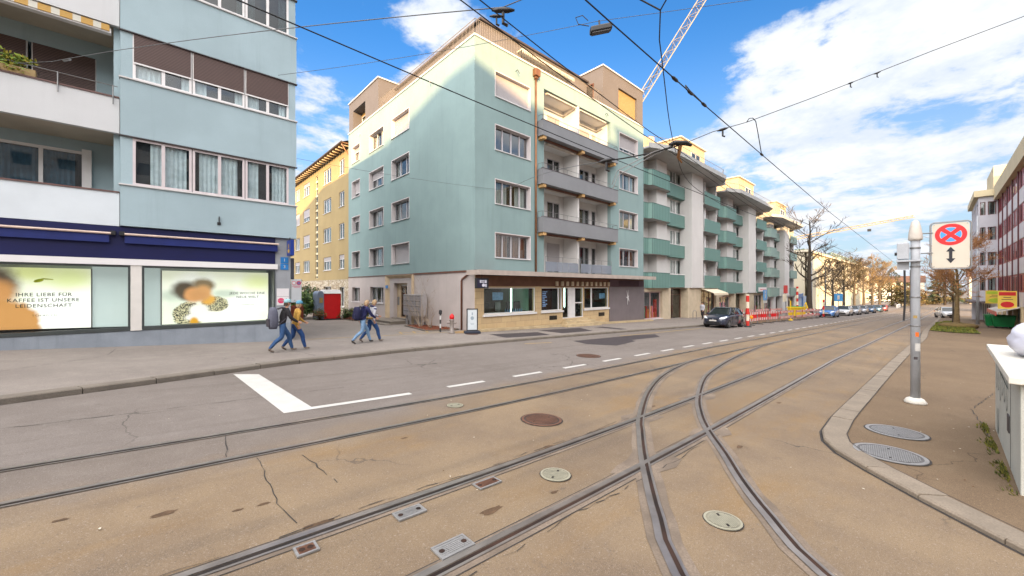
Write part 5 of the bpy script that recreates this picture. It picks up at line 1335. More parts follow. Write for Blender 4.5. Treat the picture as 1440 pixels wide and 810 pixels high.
mb = MB(); mb.box(88.6, 92.5, 17.2, 17.38, .2, .9); mb.box(92.2, 92.6, 17.2, 17.4, -3.2, 1.0); mb.box(88.4, 88.7, 17.2, 17.4, -3.2, 1.0); mb.build('gate_frame', mat('gate_blue', S(96, 128, 178, .8), .5, .1, 2), t)

# ================================================================== RIGHT SIDE: grey bay + red and white facade
RB = thing('office_building', 'building with red window bands and white panels on the right of the street', 'building', (60, -5, -1.8))
VR = -4.82
MR = mapB(VR)
REDP = stripes('red_curtain_band', S(178, 38, 52, .84), S(120, 26, 36, .75), 0, .9, .5, duty=.72, soft=.04, coord='w', extra=.05)
WPAN = mat('white_panel', S(226, 222, 224, .86), .6, .04, 1)
BEI = mat('render_beige', S(214, 200, 166, .86), .88, .06, .6, fine=.1)
mb = MB(); mb.box(38, 68.8, -22, VR - .12, -2.6, 12.0); mb.build('body', WPAN, RB)
rows = [(10.2, 11.75), (7.35, 8.9), (4.5, 6.05), (1.65, 3.2)]
prev = 12.0
for i, (z0, z1) in enumerate(rows):
    mb = MB(); mb.box(38, 68.75, VR - .11, VR - .02, z0, z1); mb.build('window_band', REDP, RB)
    mb = MB()
    for k in range(21): mb.box(38.6 + k * 1.5, 39.15 + k * 1.5, VR - .10, VR - .012, z0 + .12, z1 - .12)
    mb.build('pane', GLD, RB)
    nz = rows[i + 1][1] if i < 3 else .45
    mb = MB(); mb.box(38, 68.75, VR - .11, VR + .02, nz + .01, z0 - .01); mb.build('panel', WPAN, RB)
mb = MB()
for k in range(9): mb.box(38.5 + k * 3.7, 38.62 + k * 3.7, VR + .021, VR + .10, .4, 11.8)
mb.build('rib', mat('rib_dark_red', S(90, 30, 36, .75), .5, .1, 3), RB)
mb = MB(); mb.box(37.8, 69.0, -22, VR + .35, 11.80, 13.25); mb.build('cornice', BEI, RB)
mb = MB(); mb.wall(mapB(VR - 1.2), 38, 58.4, 13.3, 16.6, [(41 + k * 4.2, 42.6 + k * 4.2, 14.0, 15.6) for k in range(4)], .2); mb.quad((58.4, VR - 1.2, 13.3), (58.4, -20, 13.3), (58.4, -20, 16.6), (58.4, VR - 1.2, 16.6)); mb.build('upper_storey', BEI, RB, recalc=False)
for k in range(4): window(RB, mapB(VR - 1.2), 41.01 + k * 4.2, 42.59 + k * 4.2, 14.0, 15.6, .19, 1, BROWN, .08, gl=GLD, back='dark', sill=False)
mb = MB(); mb.box(37.8, 58.6, -20, VR - 1.0, 16.61, 16.8); mb.build('roof_edge', BEI, RB)
mb = MB(); mb.box(61, 67.5, -14, VR - 1.5, 13.3, 15.6); mb.build('roof_house', BEI, RB)
window(RB, mapB(VR - 1.5), 63.5, 65.5, 13.9, 15.0, -.01, 1, REDM, .1, gl=GLD, back='dark', sill=False, roomd=.005)
for k in range(8):
    mb = MB(); mb.prism([(39 + k * 4.1, VR - .6), (39.7 + k * 4.1, VR - .6), (39.7 + k * 4.1, VR + .08), (39 + k * 4.1, VR + .08)], -2.6, .44); mb.build('column', mat('column_beige', S(206, 186, 150, .82), .85, .1, 2), RB)
# grey bay block
GBk = thing('apartment_building', 'pale grey corner block with a projecting bay, left of the red window bands', 'building', (74, -4, -2))
GP = mat('panel_grey_cool', S(196, 196, 204, .86), .75, .04, 1.0, fine=.05)
vf = -3.38; uf = 68.82
gw = [(10.22, 11.7), (7.38, 8.86), (4.55, 6.02), (1.72, 3.2)]
mb = MB()
MLg = mapL(uf); MRg = mapB(vf)
hl = [(-4.66, -4.06, a, b) for a, b in gw] + [(-3.9, -3.5, a, b) for a, b in gw]
mb.wall(MLg, -4.83, vf, .5, 12.3, hl, .15)
hr = [(69.6 + k * 2.6, 71.3 + k * 2.6, a, b) for k in range(4) for a, b in gw]
mb.wall(MRg, uf, 80.5, .5, 12.3, hr, .15); mb.quad((uf, -4.83, .5), (uf, vf, .5), (80.5, vf, .5), (80.5, -4.83, .5)); mb.quad((80.5, vf, -3), (80.5, -20, -3), (80.5, -20, 12.3), (80.5, vf, 12.3))
mb.build('wall', GP, GBk, recalc=False)
for h in hl: window(GBk, MLg, h[0] + .005, h[1] - .005, h[2], h[3] - .005, .14, 1, mat('frame_red_brown', S(140, 84, 84, .75), .5, .1, 3), .05, back='curtain', cm=CURTL, sill=False)
for h in hr: window(GBk, MRg, h[0] + .005, h[1] - .005, h[2], h[3] - .005, .14, 2, mat('frame_red_brown', S(140, 84, 84, .75)), .06, back='curtain', sill=False)
mb = MB(); mb.box(uf - .35, 80.8, -20, vf + .35, 12.31, 13.0); mb.build('cornice', BEI, GBk)
mb = MB(); mb.box(uf + 2, 79, -18, vf - 1.2, 13.0, 16.0); mb.build('attic', BEI, GBk)
mb = MB(); mb.box(uf + .4, 80.4, -20, vf - .9, -3, .5); mb.build('ground_floor', mat('gf_white', S(220, 214, 208, .86), .8, .06, 1), GBk)
for k in range(4):
    mb = MB(); mb.box(70 + k * 2.6, 71.2 + k * 2.6, vf - .92, vf - .88, -2.2, .0); mb.build('shop_door', INTG, GBk)
mb = MB(); mb.box(uf - .6, 80, vf - .9, vf + .6, .30, .48); mb.build('canopy', mat('canopy_brown_grey', S(112, 98, 96, .75), .6, .1, 2), GBk)
# shop signs, awning, bins at the red building
def panelsign(u, v, w, z0, z1, m1, m2, label):
    t = thing('shop_sign', label, 'sign', (u, v, z0), 'sign boards along the red and white facade')
    M = lambda a, b, c: (u - c, a, b)
    mb = MB(); mb.mbox(M, v - w, v, z0, z1, 0, .08); mb.build('panel', m1, t)
    mb = MB(); h = z1 - z0
    mb.extr(M, [(v - w * .5 + w * .36 * math.cos(a), z0 + h * .24 + h * .17 * math.sin(a)) for a in [k * .5 for k in range(13)]], .081, .09); mb.mbox(M, v - w * .94, v - w * .06, z0 + h * .74, z0 + h * .94, .081, .09); mb.build('print', m2, t)
    mb = MB(); mb.mbox(M, v - w * .8, v - w * .2, z0 + h * .50, z0 + h * .54, .081, .088); mb.mbox(M, v - w * .7, v - w * .3, z0 + h * .62, z0 + h * .66, .081, .088); mb.build('lettering', BROWN, t)
LIMEG = mat('sign_lime', S(170, 196, 50, .85), .5, .1, 3); YELS = mat('sign_yellow', S(236, 204, 84, .85), .5, .08, 3)
panelsign(61.5, VR + 1.35, 1.3, .45, 1.75, YELS, LIMEG, 'yellow and lime sign board at the left end of the red facade')
panelsign(52.5, VR + 1.2, 1.0, .25, 1.75, YELS, REDM, 'yellow and red sign board, the one nearer the camera on the red facade')
t = thing('shop_awning', 'red edged white awning under the signs of the red facade', 'awning', (55, -4, -.5))
mb = MB(); mb.add([(52, VR, .45), (60, VR, .45), (60, VR + 1.3, .0), (52, VR + 1.3, .0), (52, VR, .38), (60, VR, .38), (60, VR + 1.3, -.07), (52, VR + 1.3, -.07)], [[0, 1, 2, 3], [7, 6, 5, 4], [0, 3, 7, 4], [1, 5, 6, 2]]); mb.build('cloth', mat('awning_grey', S(206, 200, 190, .85), .8, .08, 2), t)
mb = MB(); mb.box(52, 60, VR + 1.3, VR + 1.34, -.32, .0); mb.build('valance', REDM, t)
GRN = mat('bin_green', S(0, 122, 62, .8), .5, .1, 2)
for i, (u, v) in enumerate(((56.3, -3.75), (55.2, -4.1))):
    t = thing('waste_container', ('green waste container by the red facade, the one farther from the columns', 'green waste container by the red facade, the one touching the column')[i], 'waste bin', (u, v, gz(u, v) + .05), 'green containers')
    z = gz(u, v) + .05
    mb = MB(); mb.add([(u - .6, v - .55, z + .14), (u + .6, v - .55, z + .14), (u + .6, v + .55, z + .14), (u - .6, v + .55, z + .14), (u - .72, v - .65, z + 1.05), (u + .72, v - .65, z + 1.05), (u + .72, v + .65, z + 1.05), (u - .72, v + .65, z + 1.05)], [[0, 3, 2, 1], [4, 5, 6, 7], [0, 1, 5, 4], [1, 2, 6, 5], [2, 3, 7, 6], [3, 0, 4, 7]]); mb.build('body', GRN, t, bevel=.03)
    mb = MB(); mb.box(u - .74, u + .74, v - .67, v + .67, z + 1.06, z + 1.14); mb.build('lid', GRN, t, bevel=.02)
    for sx, sy in ((-.45, -.4), (.45, -.4), (-.45, .4), (.45, .4)):
        mb = MB(); mb.tube([(u + sx, v + sy - .03, z + .08), (u + sx, v + sy + .03, z + .08)], .08, 10); mb.build('wheel', BLACK, t)

# ================================================================== buildings on the near side of the street, behind the camera (they shade the street)
def simple_block(u0, u1, v1, depth, h, label, m, st=3.1):
    B = thing('apartment_building', label, 'building', ((u0 + u1) / 2, v1, gz((u0 + u1) / 2, 0)), 'blocks on the near side of the street')
    M = mapB(v1); hs_ = []
    n = int((u1 - u0) / 3.6); z = 1.0
    while z + 2 < h:
        for k in range(n): hs_.append((u0 + 1 + k * 3.6, u0 + 2.7 + k * 3.6, z, z + 1.5))
        z += st
    mb = MB(); mb.wall(M, u0, u1, -3, h, hs_, .25); mb.build('wall', m, B, recalc=False)
    mb = MB(); mb.box(u0, u1, v1 - depth, v1 - .27, -3, h); mb.build('body', m, B)
    mb = MB(); mb.box(u0 - .2, u1 + .2, v1 - depth - .2, v1 + .25, h + .002, h + .25); mb.build('roof', DARKT, B)
    mb = MB()
    for a, b, c_, d in hs_: mb.mbox(M, a + .05, b - .05, c_ + .05, d - .05, -.22, -.19)
    mb.build('window_glazing', GLD, B)
simple_block(-86, -29.5, -34, 12, 24.6, 'long pale block behind the camera at the near side of the street', mat('render_pale', S(214, 206, 192, .8), .9, .05, .5))
simple_block(-29.3, -13.8, -34, 12, 23.0, 'lower sand coloured block behind the camera', mat('render_sand', S(206, 186, 150, .8), .9, .05, .5))
simple_block(-13.6, 18, -34, 12, 24.3, 'warm grey block set back between the camera and the red and white facade', mat('render_warm_grey', S(186, 178, 170, .8), .9, .05, .5))
# ================================================================== TREES
BARK = mat('bark_dark', (.055, .042, .030), .9, .3, 6, fine=.4)
BARKG = mat('bark_grey_brown', (.095, .075, .052), .9, .3, 6, fine=.4)
TWIG = mat('twig_brown', (.075, .052, .034), .9, .25, 5)
TWIGR = mat('twig_red_brown', (.36, .18, .075), .9, .25, 5)
BUD = mat('bud_ochre', (.20, .13, .05), .9, .25, 5)
def bare_tree(name, label, base, h, seed, spread=.5, trunk_r=.2, first=.35, levels=4, twigm=TWIG, bark=BARK, group=None, lean=0.0, fans=3, upright=.5, minr=.012, child=(3, 5), budm=None, thickk=1.0, len_k=1.0):
    rr = random.Random(seed); T = MB(); Tw = MB(); bx, by, bz = base
    def branch(p, d, ln, r, lev):
        n = 5; pts = [p]; rs = [r]; q = Vector(p); dd = Vector(d)
        for i in range(n):
            dd = (dd + Vector((rr.gauss(0, .13), rr.gauss(0, .13), rr.gauss(.03, .08) + (.05 if lev > 1 else 0) * upright))).normalized()
            q = q + dd * ln / n; pts.append(q.copy()); rs.append(max(minr * .6, r * (1 - .62 * (i + 1) / n)))
        (T if lev < 2 else Tw).tube(pts, [x * thickk for x in rs], 6 if lev < 2 else 3, caps=False)
        if lev >= levels:
            if budm and rr.random() < .7:
                e = pts[-1]; s_ = .05; Tw.cur = 1; Tw.add([e + Vector((-s_, 0, 0)), e + Vector((0, s_ * .4, s_)), e + Vector((s_, 0, 0)), e + Vector((0, -s_ * .4, -s_))], [[0, 1, 2, 3]]); Tw.cur = 0
            return
        k = rr.randint(*child) + (1 if lev == levels - 1 else 0)
        for j in range(k):
            t = rr.uniform(.25, 1.0); i = min(n - 1, int(t * n)); f = t * n - i
            pp = pts[i].lerp(pts[i + 1], f)
            ax = Vector((rr.gauss(0, 1), rr.gauss(0, 1), rr.gauss(0, .5))).normalized()
            nd = (dd * (1 - spread) + ax * spread + Vector((0, 0, .25 * upright))).normalized()
            branch(pp, nd, ln * rr.uniform(.45, .72) * len_k, max(minr, rs[i] * rr.uniform(.45, .65)), lev + 1)
    # trunk
    n = 9; pts = []; rs = []
    for i in range(n + 1):
        t = i / n; pts.append(Vector((bx + lean * t * h + rr.gauss(0, .03) * t * h * .25, by + rr.gauss(0, .03) * t * h * .25, bz + t * h * .93))); rs.append(trunk_r * (1.25 - .25 * min(1, t * 8)) * (1 - .85 * t))
    T.tube(pts, rs, 9, caps=False)
    nb = int(7 + h * .6)
    for j in range(nb):
        t = first + (1 - first) * (j + rr.random()) / nb; i = min(n - 1, int(t * n)); pp = pts[i].lerp(pts[i + 1], t * n - i)
        a = j * 2.4 + rr.uniform(-.5, .5)
        up = .25 + upright * rr.uniform(.2, 1.0) + t * .3
        d = Vector((math.cos(a), math.sin(a), up)).normalized()
        branch(pp, d, h * (.42 - .24 * (t - first)) * rr.uniform(.7, 1.1) * spread * 2 * .8, max(minr, trunk_r * (1 - .8 * t) * .5), 1)
    t_ = thing(name, label, 'tree', base, group)
    T.build('trunk', bark, t_, smooth=True, recalc=False)
    Tw.build('crown', [twigm, budm or twigm], t_, recalc=False)
    return t_
G3 = lambda u, v, o=0.0: (u, v, gz(u, v) + o)
bare_tree('bare_tree', 'tallest bare tree with a thick dark trunk at the road works', G3(75, 13.2, .1), 15.6, 3, .42, .42, .30, 4, upright=.16, child=(2, 4), minr=.028)
tl = [(86.5, 11.9, 8.6, 'slim bare tree behind the blue parked car, leftmost of the row'), (96, 11.6, 9.4, 'bare tree second in the row along the parked cars'), (108, 11.4, 10.6, 'bare tree in the middle of the row along the parked cars'), (122, 11.2, 11.5, 'bare tree fourth in the row along the parked cars'), (139, 11.0, 12, 'bare tree fifth in the row, near the end of the parked cars'), (158, 11.0, 12, 'last bare tree of the row before the far hedge')]
for i, (u, v, h, lab) in enumerate(tl):
    bare_tree('bare_tree', lab, G3(u, v, .1), h, 20 + i, .55, .24 + .02 * i, .28, 4, BUD if i % 2 else TWIG, BARKG, 'bare trees along the parked cars', child=(4, 5), minr=.024, thickk=1.0)
bare_tree('pollard_tree', 'small round bare tree with reddish twigs on the grass strip', G3(52.5, -1.35, .15), 7.0, 41, .62, .20, .34, 4, TWIGR, mat('bark_ochre', (.16, .11, .05), .9, .3, 5), None, 0, upright=.55, child=(5, 7), minr=.017, budm=TWIGR)
bare_tree('young_tree', 'thin young bare tree behind the round tree on the grass strip', G3(60, -1.3, .15), 5.2, 47, .5, .09, .4, 3, TWIGR, BARK, None, child=(3, 4), minr=.014)
# evergreens
def conifer(name, label, base, h, r, seed, mats, group=None):
    rr = random.Random(seed); mb = MB(); bx, by, bz = base
    for k in range(int(900 + h * 60)):
        t = rr.random() ** .8; z = bz + h * (.08 + .92 * t); a = rr.uniform(0, 6.28); R_ = r * (1 - t) ** .85 * (.35 + .65 * rr.random() ** .5) * (1 + .25 * math.sin(a * 3 + z * 2))
        p = Vector((bx + R_ * math.cos(a), by + R_ * math.sin(a), z)); d = Vector((math.cos(a), math.sin(a), -.35 + rr.gauss(0, .3))).normalized(); w = d.orthogonal().normalized()
        s_ = (.25 + .35 * (1 - t)) * h / 12 * rr.uniform(.6, 1.5); mb.cur = rr.randrange(len(mats))
        mb.add([p - w * s_ * .25, p + d * s_, p + w * s_ * .25, p - d * s_ * .4], [[0, 1, 2, 3]])
    t_ = thing(name, label, 'tree', base, group)
    m2 = MB(); m2.tube([(bx, by, bz), (bx, by, bz + h * .9)], [h * .02, h * .004], 6); m2.build('trunk', BARK, t_)
    mb.build('crown', mats, t_, recalc=False); return t_
CON = [mat('needle_dark', (.020, .034, .014), .9, .3, 3), mat('needle_mid', (.045, .05, .02), .9, .3, 3), mat('needle_brown', (.08, .06, .03), .9, .3, 3)]
conifer('conifer', 'dark pointed conifer in the far distance right of the pole', G3(205, -2.5), 19, 4.2, 5, CON)
conifer('conifer', 'broad dark evergreen at the far end of the bare tree row', G3(178, 9.5), 12.5, 5.5, 6, CON)
FAR = [mat('far_foliage_olive', (.085, .075, .025), .9, .3, 1), mat('far_foliage_ochre', (.18, .13, .04), .9, .3, 1), mat('far_foliage_brown', (.11, .07, .035), .9, .3, 1)]
def bush(name, label, base, rx, ry, rz, n, size, mats, seed, group=None, cat='bush', stems=True):
    t_ = thing(name, label, cat, base, group)
    if stems:
        rr = random.Random(seed); mb = MB()
        for k in range(7):
            a = rr.uniform(0, 6.28); mb.tube([base, (base[0] + rx * .4 * math.cos(a), base[1] + ry * .4 * math.sin(a), base[2] + rz * rr.uniform(.8, 1.5))], [.02, .006], 4, caps=False)
        mb.build('stems', BARK, t_, recalc=False)
    leafy('foliage', (base[0], base[1], base[2] + rz), rx, ry, rz, n, size, mats, t_, seed); return t_
bush('autumn_tree', 'yellow leaved tree behind the wall at the far bend', G3(176, 7.2), 4.2, 3.2, 3.6, 1400, .38, FAR, 60, cat='tree')
bush('autumn_tree', 'brown bushy tree at the far bend beside the yellow one', G3(190, 4.6), 4.2, 4, 3.0, 1400, .4, FAR[1:], 61, cat='tree')
for i, (u, v, w) in enumerate(((205, 3.5, 5), (214, 1.0, 5), (222, -3, 6), (225, -8, 6), (215, -13, 6))):
    bush('far_hedge', ('low brown hedge closing the far road, the left piece', 'low brown hedge closing the far road, the second piece', 'low brown hedge closing the far road, middle piece', 'reddish hedge right of the conifer, fourth piece', 'reddish hedge right of the conifer, last piece')[i], G3(u, v), w, w * .8, 1.4, 900, .3, FAR, 70 + i, 'hedge pieces at the far bend', 'hedge')
# distant houses that close the street
def far_house(u, v, w, d, h, m, label, roof=True):
    B = thing('house', label, 'house', (u, v, gz(u, v)))
    z = gz(u, v) - .5
    M = mapL(u - w / 2)
    hs_ = [(v - d / 2 + 1.2 + k * 3, v - d / 2 + 2.6 + k * 3, z + 1.5 + j * 3, z + 3 + j * 3) for k in range(int(d / 3)) for j in range(int(h / 3))]
    mb = MB(); mb.wall(M, v - d / 2, v + d / 2, z, z + h, hs_, .2); mb.build('wall', m, B, recalc=False)
    mb = MB(); mb.box(u - w / 2 + .22, u + w / 2, v - d / 2, v + d / 2, z, z + h - .01); mb.build('body', m, B)
    mb = MB()
    for a, b, c_, e in hs_: mb.mbox(M, a, b, c_, e, -.19, -.15)
    mb.build('window_glazing', GLD, B)
    if roof:
        mb = MB(); mb.add([(u - w / 2 - .4, v - d / 2 - .4, z + h), (u - w / 2 - .4, v + d / 2 + .4, z + h), (u, v + d / 2 + .4, z + h + 3), (u, v - d / 2 - .4, z + h + 3), (u + w / 2, v + d / 2 + .4, z + h), (u + w / 2, v - d / 2 - .4, z + h)], [[0, 1, 2, 3], [3, 2, 4, 5], [0, 3, 5], [1, 4, 2]]); mb.build('roof', mat('roof_tile_brown', S(126, 92, 74, .62)), B, recalc=False)
far_house(250, 12, 14, 18, 9, mat('far_white', S(236, 226, 206, .86), .9, .04, .3), 'pale far house beyond the bend, left of the pole')
far_house(236, -16, 14, 14, 11, mat('far_grey', S(206, 196, 186, .86), .9, .04, .3), 'grey far house seen through the round bare tree')
far_house(150, -16, 14, 14, 8, mat('far_sand', S(220, 204, 172, .86), .9, .04, .3), 'sand coloured far house beside the grass strip')
# low white garden wall by the far bend
mb = MB(); mb.box(160, 200, 7.2, 7.6, -4.6, -3.0); one(mb, 'garden_wall', mat('wall_white', S(230, 224, 214, .86), .8, .05, 1), 'long low white garden wall by the far bend', 'wall')

# grass strip under the round tree
gp = [(43.2, .25), (48, .12), (54, -.05), (59.6, -.1), (66, -.9), (66, -1.7), (54, -2.2), (42.4, -2.2), (41.8, -.9)]
mb = MB(); flat_poly(mb, gp, .085); struct(mb.build('lawn', mat('turf', (.085, .095, .015), .95, .35, 1.2, fine=.5), recalc=False))
rr = random.Random(4); mb = MB()
def inpoly(x, y, P):
    c = False; j = len(P) - 1
    for i in range(len(P)):
        if (P[i][1] > y) != (P[j][1] > y) and x < (P[j][0] - P[i][0]) * (y - P[i][1]) / (P[j][1] - P[i][1]) + P[i][0]: c = not c
        j = i
    return c
while len(mb.f) < 3600:
    u, v = rr.uniform(41.5, 66), rr.uniform(-2.3, .3)
    if not inpoly(u, v, gp): continue
    z = gz(u, v) + .08; a = rr.uniform(0, 6.28); s_ = .025; h = rr.uniform(.06, .18); mb.cur = rr.randrange(3)
    mb.add([(u - s_ * math.cos(a), v - s_ * math.sin(a), z), (u + s_ * math.cos(a), v + s_ * math.sin(a), z), (u + rr.gauss(0, .04), v + rr.gauss(0, .04), z + h)], [[0, 1, 2]])
o = mb.build('grass', [mat('grass_blade', (.12, .15, .02), .8, .2, 3), mat('grass_yellow', (.22, .19, .03), .8, .2, 3), mat('grass_dark', (.07, .09, .015), .8, .2, 3)], recalc=False)
o['kind'] = 'stuff'; o['label'] = 'short green grass of the strip under the round bare tree'; o['category'] = 'grass'
mb = MB(); mb.lathe([(0, 0), (1.15, 0), (1.2, .2), (.9, .34), (0, .4)], (51.6, -1.4, gz(51.6, -1.4) + .08), 14); one(mb, 'soil_mound', mat('soil_ochre', (.16, .11, .04), .95, .3, 4, fine=.5), 'low mound of ochre soil at the foot of the round tree', 'mound', smooth=True)
# moss along the concrete wall (right edge)
rr = random.Random(9); mb = MB()
for k in range(900):
    u = rr.uniform(6.9, 10.8); v = -.62 + abs(rr.gauss(0, .05)); 
    if math.sin(u * 5) + rr.gauss(0, .7) < .1: continue
    z = gz(u, v) + .05; a = rr.uniform(0, 6.28); s_ = .012; mb.cur = rr.randrange(2)
    mb.add([(u - s_ * math.cos(a), v - s_ * math.sin(a), z), (u + s_ * math.cos(a), v + s_ * math.sin(a), z), (u + rr.gauss(0, .015), v + abs(rr.gauss(0, .02)), z + rr.uniform(.015, .06))], [[0, 1, 2]])
o = mb.build('weeds', [mat('moss', (.14, .13, .02), .9, .3, 5), mat('moss_dark', (.07, .08, .015), .9, .3, 5)], recalc=False)
o['kind'] = 'stuff'; o['label'] = 'yellow green moss and weeds along the foot of the concrete block'; o['category'] = 'weeds'

# ================================================================== corner of the side street: hedge, bins, toilet, beds
Z = lambda u, v: gz(u, v) + .10
bush('hedge', 'large green leafy hedge left of the red portable toilet', G3(8.3, 33.6, .1), 2.6, 1.1, 1.05, 5200, .11, LEAFS, 81, None, 'hedge')
bush('hedge', 'tall loose brown green shrub behind the hedge by the yellow block', G3(8.6, 36.8, .1), 3.6, 1.2, 1.55, 2600, .12, [LEAFS[1], LEAFS[0], FAR[2]], 82, None, 'bush')
bush('shrub', 'dark green shrub against the grey wall left of the stone portal', G3(11.9, 30.6, .1), .95, .95, .68, 1500, .085, LEAFS[:2] + [FAR[2]], 83, None, 'bush')
bush('shrub', 'small dark shrub at the right foot of the red portable toilet', G3(11.05, 31.7, .1), .55, .5, .55, 700, .08, LEAFS[:2], 84, None, 'bush')
bush('shrub', 'low rusty leaved shrub between the hedge and the portable toilet', G3(9.15, 31.6, .1), .5, .5, .45, 600, .07, [FAR[2], mat('leaf_rust', (.16, .07, .03), .9, .3, 4), LEAFS[0]], 85, None, 'bush')
t = thing('portable_toilet', 'red portable toilet with a grey side and white roof', 'toilet', (10.2, 32.4, Z(10.2, 32.4)))
tz = Z(10.2, 32.4)
REDT = mat('toilet_red', S(212, 24, 28, .85), .45, .06, 2)
mb = MB(); mb.box(9.52, 10.78, 31.85, 33.0, tz + .1, tz + 2.05); mb.build('body', REDT, t, bevel=.02)
mb = MB(); mb.box(9.06, 9.515, 31.80, 33.02, tz + .02, tz + 2.0)
n = 10; pr = [(9.06 + .2285 - .2285 * math.cos(math.pi * k / n), tz + 2.0 + .26 * math.sin(math.pi * k / n)) for k in range(n + 1)]
mb.extr(lambda a, b, c: (a, 31.80 + c, b), pr, 0, 1.22); mb.build('side_panel', mat('toilet_grey', S(122, 134, 154, .8), .5, .08, 3), t)
mb = MB(); mb.add([(9.53, 31.78, tz + 2.06), (10.83, 31.78, tz + 2.06), (10.83, 33.05, tz + 2.06), (9.53, 33.05, tz + 2.06), (9.6, 31.95, tz + 2.36), (10.74, 31.95, tz + 2.36), (10.74, 32.9, tz + 2.36), (9.6, 32.9, tz + 2.36)], [[0, 3, 2, 1], [4, 5, 6, 7], [0, 1, 5, 4], [1, 2, 6, 5], [2, 3, 7, 6], [3, 0, 4, 7]]); mb.build('roof', FRAMEW, t)
mb = MB(); mb.box(9.18, 9.42, 31.77, 31.795, tz + 1.35, tz + 1.75); mb.build('sticker', PAINTY, t)
mb = MB(); mb.box(9.05, 10.84, 31.75, 33.1, tz - .06, tz + .10); mb.build('base', BLACK, t)
for x in (9.62, 10.68):
    mb = MB(); mb.box(x - .03, x + .03, 31.82, 31.848, tz + .2, tz + 1.95); mb.build('edge_rib', REDT, t)
t = thing('waste_container', 'brown wooden planter box leaning by the hedge behind the walkers', 'planter', (7.55, 31.9, Z(7.5, 32)))
z = Z(7.5, 32)
RUSTW = mat('corten_brown', S(132, 66, 46, .75), .8, .25, 3)
mb = MB()
for k in range(5): mb.box(7.15 + k * .19, 7.15 + k * .19 + .175, 31.86, 31.90, z, z + 1.1 + (.05 if k % 2 else 0))
mb.box(7.15, 8.1, 31.901, 32.5, z, z + 1.0); mb.build('box', RUSTW, t, bevel=.008)
mb = MB(); mb.box(7.1, 8.15, 31.82, 31.858, z + .75, z + .85); mb.build('batten', RUSTW, t)
t.name = 'planter_box'
t = thing('carport', 'low beige flat roof on posts behind the hedge', 'shelter', (9.0, 35.5, Z(9, 35.5)))
mb = MB(); mb.box(6.6, 10.4, 34.9, 36.6, 1.02, 1.16); mb.build('roof', mat('carport_beige', S(196, 180, 140, .8), .8, .1, 2), t)
for x in (6.8, 10.2):
    mb = MB(); mb.box(x, x + .1, 35, 35.1, -1.2, 1.02); mb.build('post', WOOD, t)
# mulch beds
MULCH = mat('mulch_red_brown', (.17, .05, .022), .95, .4, 9, fine=.6)
def bed(poly, label, seed, edge=True, oc=.10):
    t = thing('mulch_bed', label, 'flower bed', (sum(p[0] for p in poly) / len(poly), sum(p[1] for p in poly) / len(poly), Z(*poly[0])))
    mb = MB(); mb.prism(poly, lambda x, y: gz(x, y) + oc - .05, lambda x, y: gz(x, y) + oc + .05); mb.build('soil', MULCH, t)
    rr = random.Random(seed); mb = MB(); xs = [p[0] for p in poly]; ys = [p[1] for p in poly]; k = 0
    while k < 900:
        u, v = rr.uniform(min(xs), max(xs)), rr.uniform(min(ys), max(ys))
        if not inpoly(u, v, poly): continue
        k += 1; z = gz(u, v) + oc + .05 + rr.uniform(0, .05); a = rr.uniform(0, 6.28); s_ = rr.uniform(.02, .05); mb.cur = rr.randrange(3)
        c_, s2 = math.cos(a) * s_, math.sin(a) * s_
        mb.add([(u - c_, v - s2, z), (u + s2 * .4, v - c_ * .4, z + .01), (u + c_, v + s2, z + rr.uniform(0, .03)), (u - s2 * .4, v + c_ * .4, z + .02)], [[0, 1, 2, 3]])
    mb.build('bark_chips', [MULCH, mat('chip_red', (.32, .09, .035), .95, .3, 8), mat('chip_dark', (.04, .016, .01), .95, .3, 8)], t, recalc=False)
    if edge:
        mb = MB(); P2 = poly + [poly[0]]
        for a, b in zip(P2, P2[1:]):
            d = (Vector(b) - Vector(a)).normalized(); n_ = Vector((d.y, -d.x)) * .07
            mb.prism([a, b, (b[0] + n_.x, b[1] + n_.y), (a[0] + n_.x, a[1] + n_.y)], lambda x, y: gz(x, y) + oc - .1, lambda x, y: gz(x, y) + oc + .07)
        mb.build('edging', STONEL, t)
    return t
bed([(10.75, 18.6), (12.35, 18.3), (12.8, 18.6), (12.8, 22.6), (11.6, 22.6)], 'mulch bed with two bare shrubs and a stone edge at the teal building', 3)
bed([(10.9, 29.4), (12.7, 29.0), (12.75, 36), (10.9, 31.9)], 'mulch bed along the grey wall between the portal and the toilet', 4)
# bare shrubs in the bed
def bare_shrub(label, base, h, n, seed, m, spread=.35):
    rr = random.Random(seed); mb = MB()
    def br(p, d, ln, r, lev):
        q = Vector(p); pts = [q.copy()]; rs = [r]; dd = Vector(d)
        for i in range(4):
            dd = (dd + Vector((rr.gauss(0, .12), rr.gauss(0, .12), rr.gauss(.03, .06)))).normalized(); q = q + dd * ln / 4; pts.append(q.copy()); rs.append(r * (1 - .2 * (i + 1)))
        mb.tube(pts, rs, 4, caps=False)
        if lev < 2:
            for j in range(4): i = rr.randint(1, 4); br(pts[i], (dd + Vector((rr.gauss(0, .45), rr.gauss(0, .45), .1))).normalized(), ln * .55, max(.006, rs[i] * .6), lev + 1)
    for k in range(n):
        a = rr.uniform(0, 6.28); br((base[0] + .05 * math.cos(a), base[1] + .05 * math.sin(a), base[2]), Vector((math.cos(a) * spread, math.sin(a) * spread, 1)).normalized(), h * rr.uniform(.6, .85), .022, 0)
    t = thing('bare_shrub', label, 'bush', base); mb.build('branches', m, t, recalc=False); return t
bare_shrub('tall pale bare shrub in front of the grey letter boxes', G3(11.8, 21.1, .13), 2.3, 7, 3, mat('twig_pale', (.30, .24, .18), .9, .2, 5), .22)
bare_shrub('lower spreading bare shrub right of the tall pale one', G3(11.85, 19.9, .13), 1.45, 5, 4, mat('twig_pale', (.30, .24, .18)), .6)
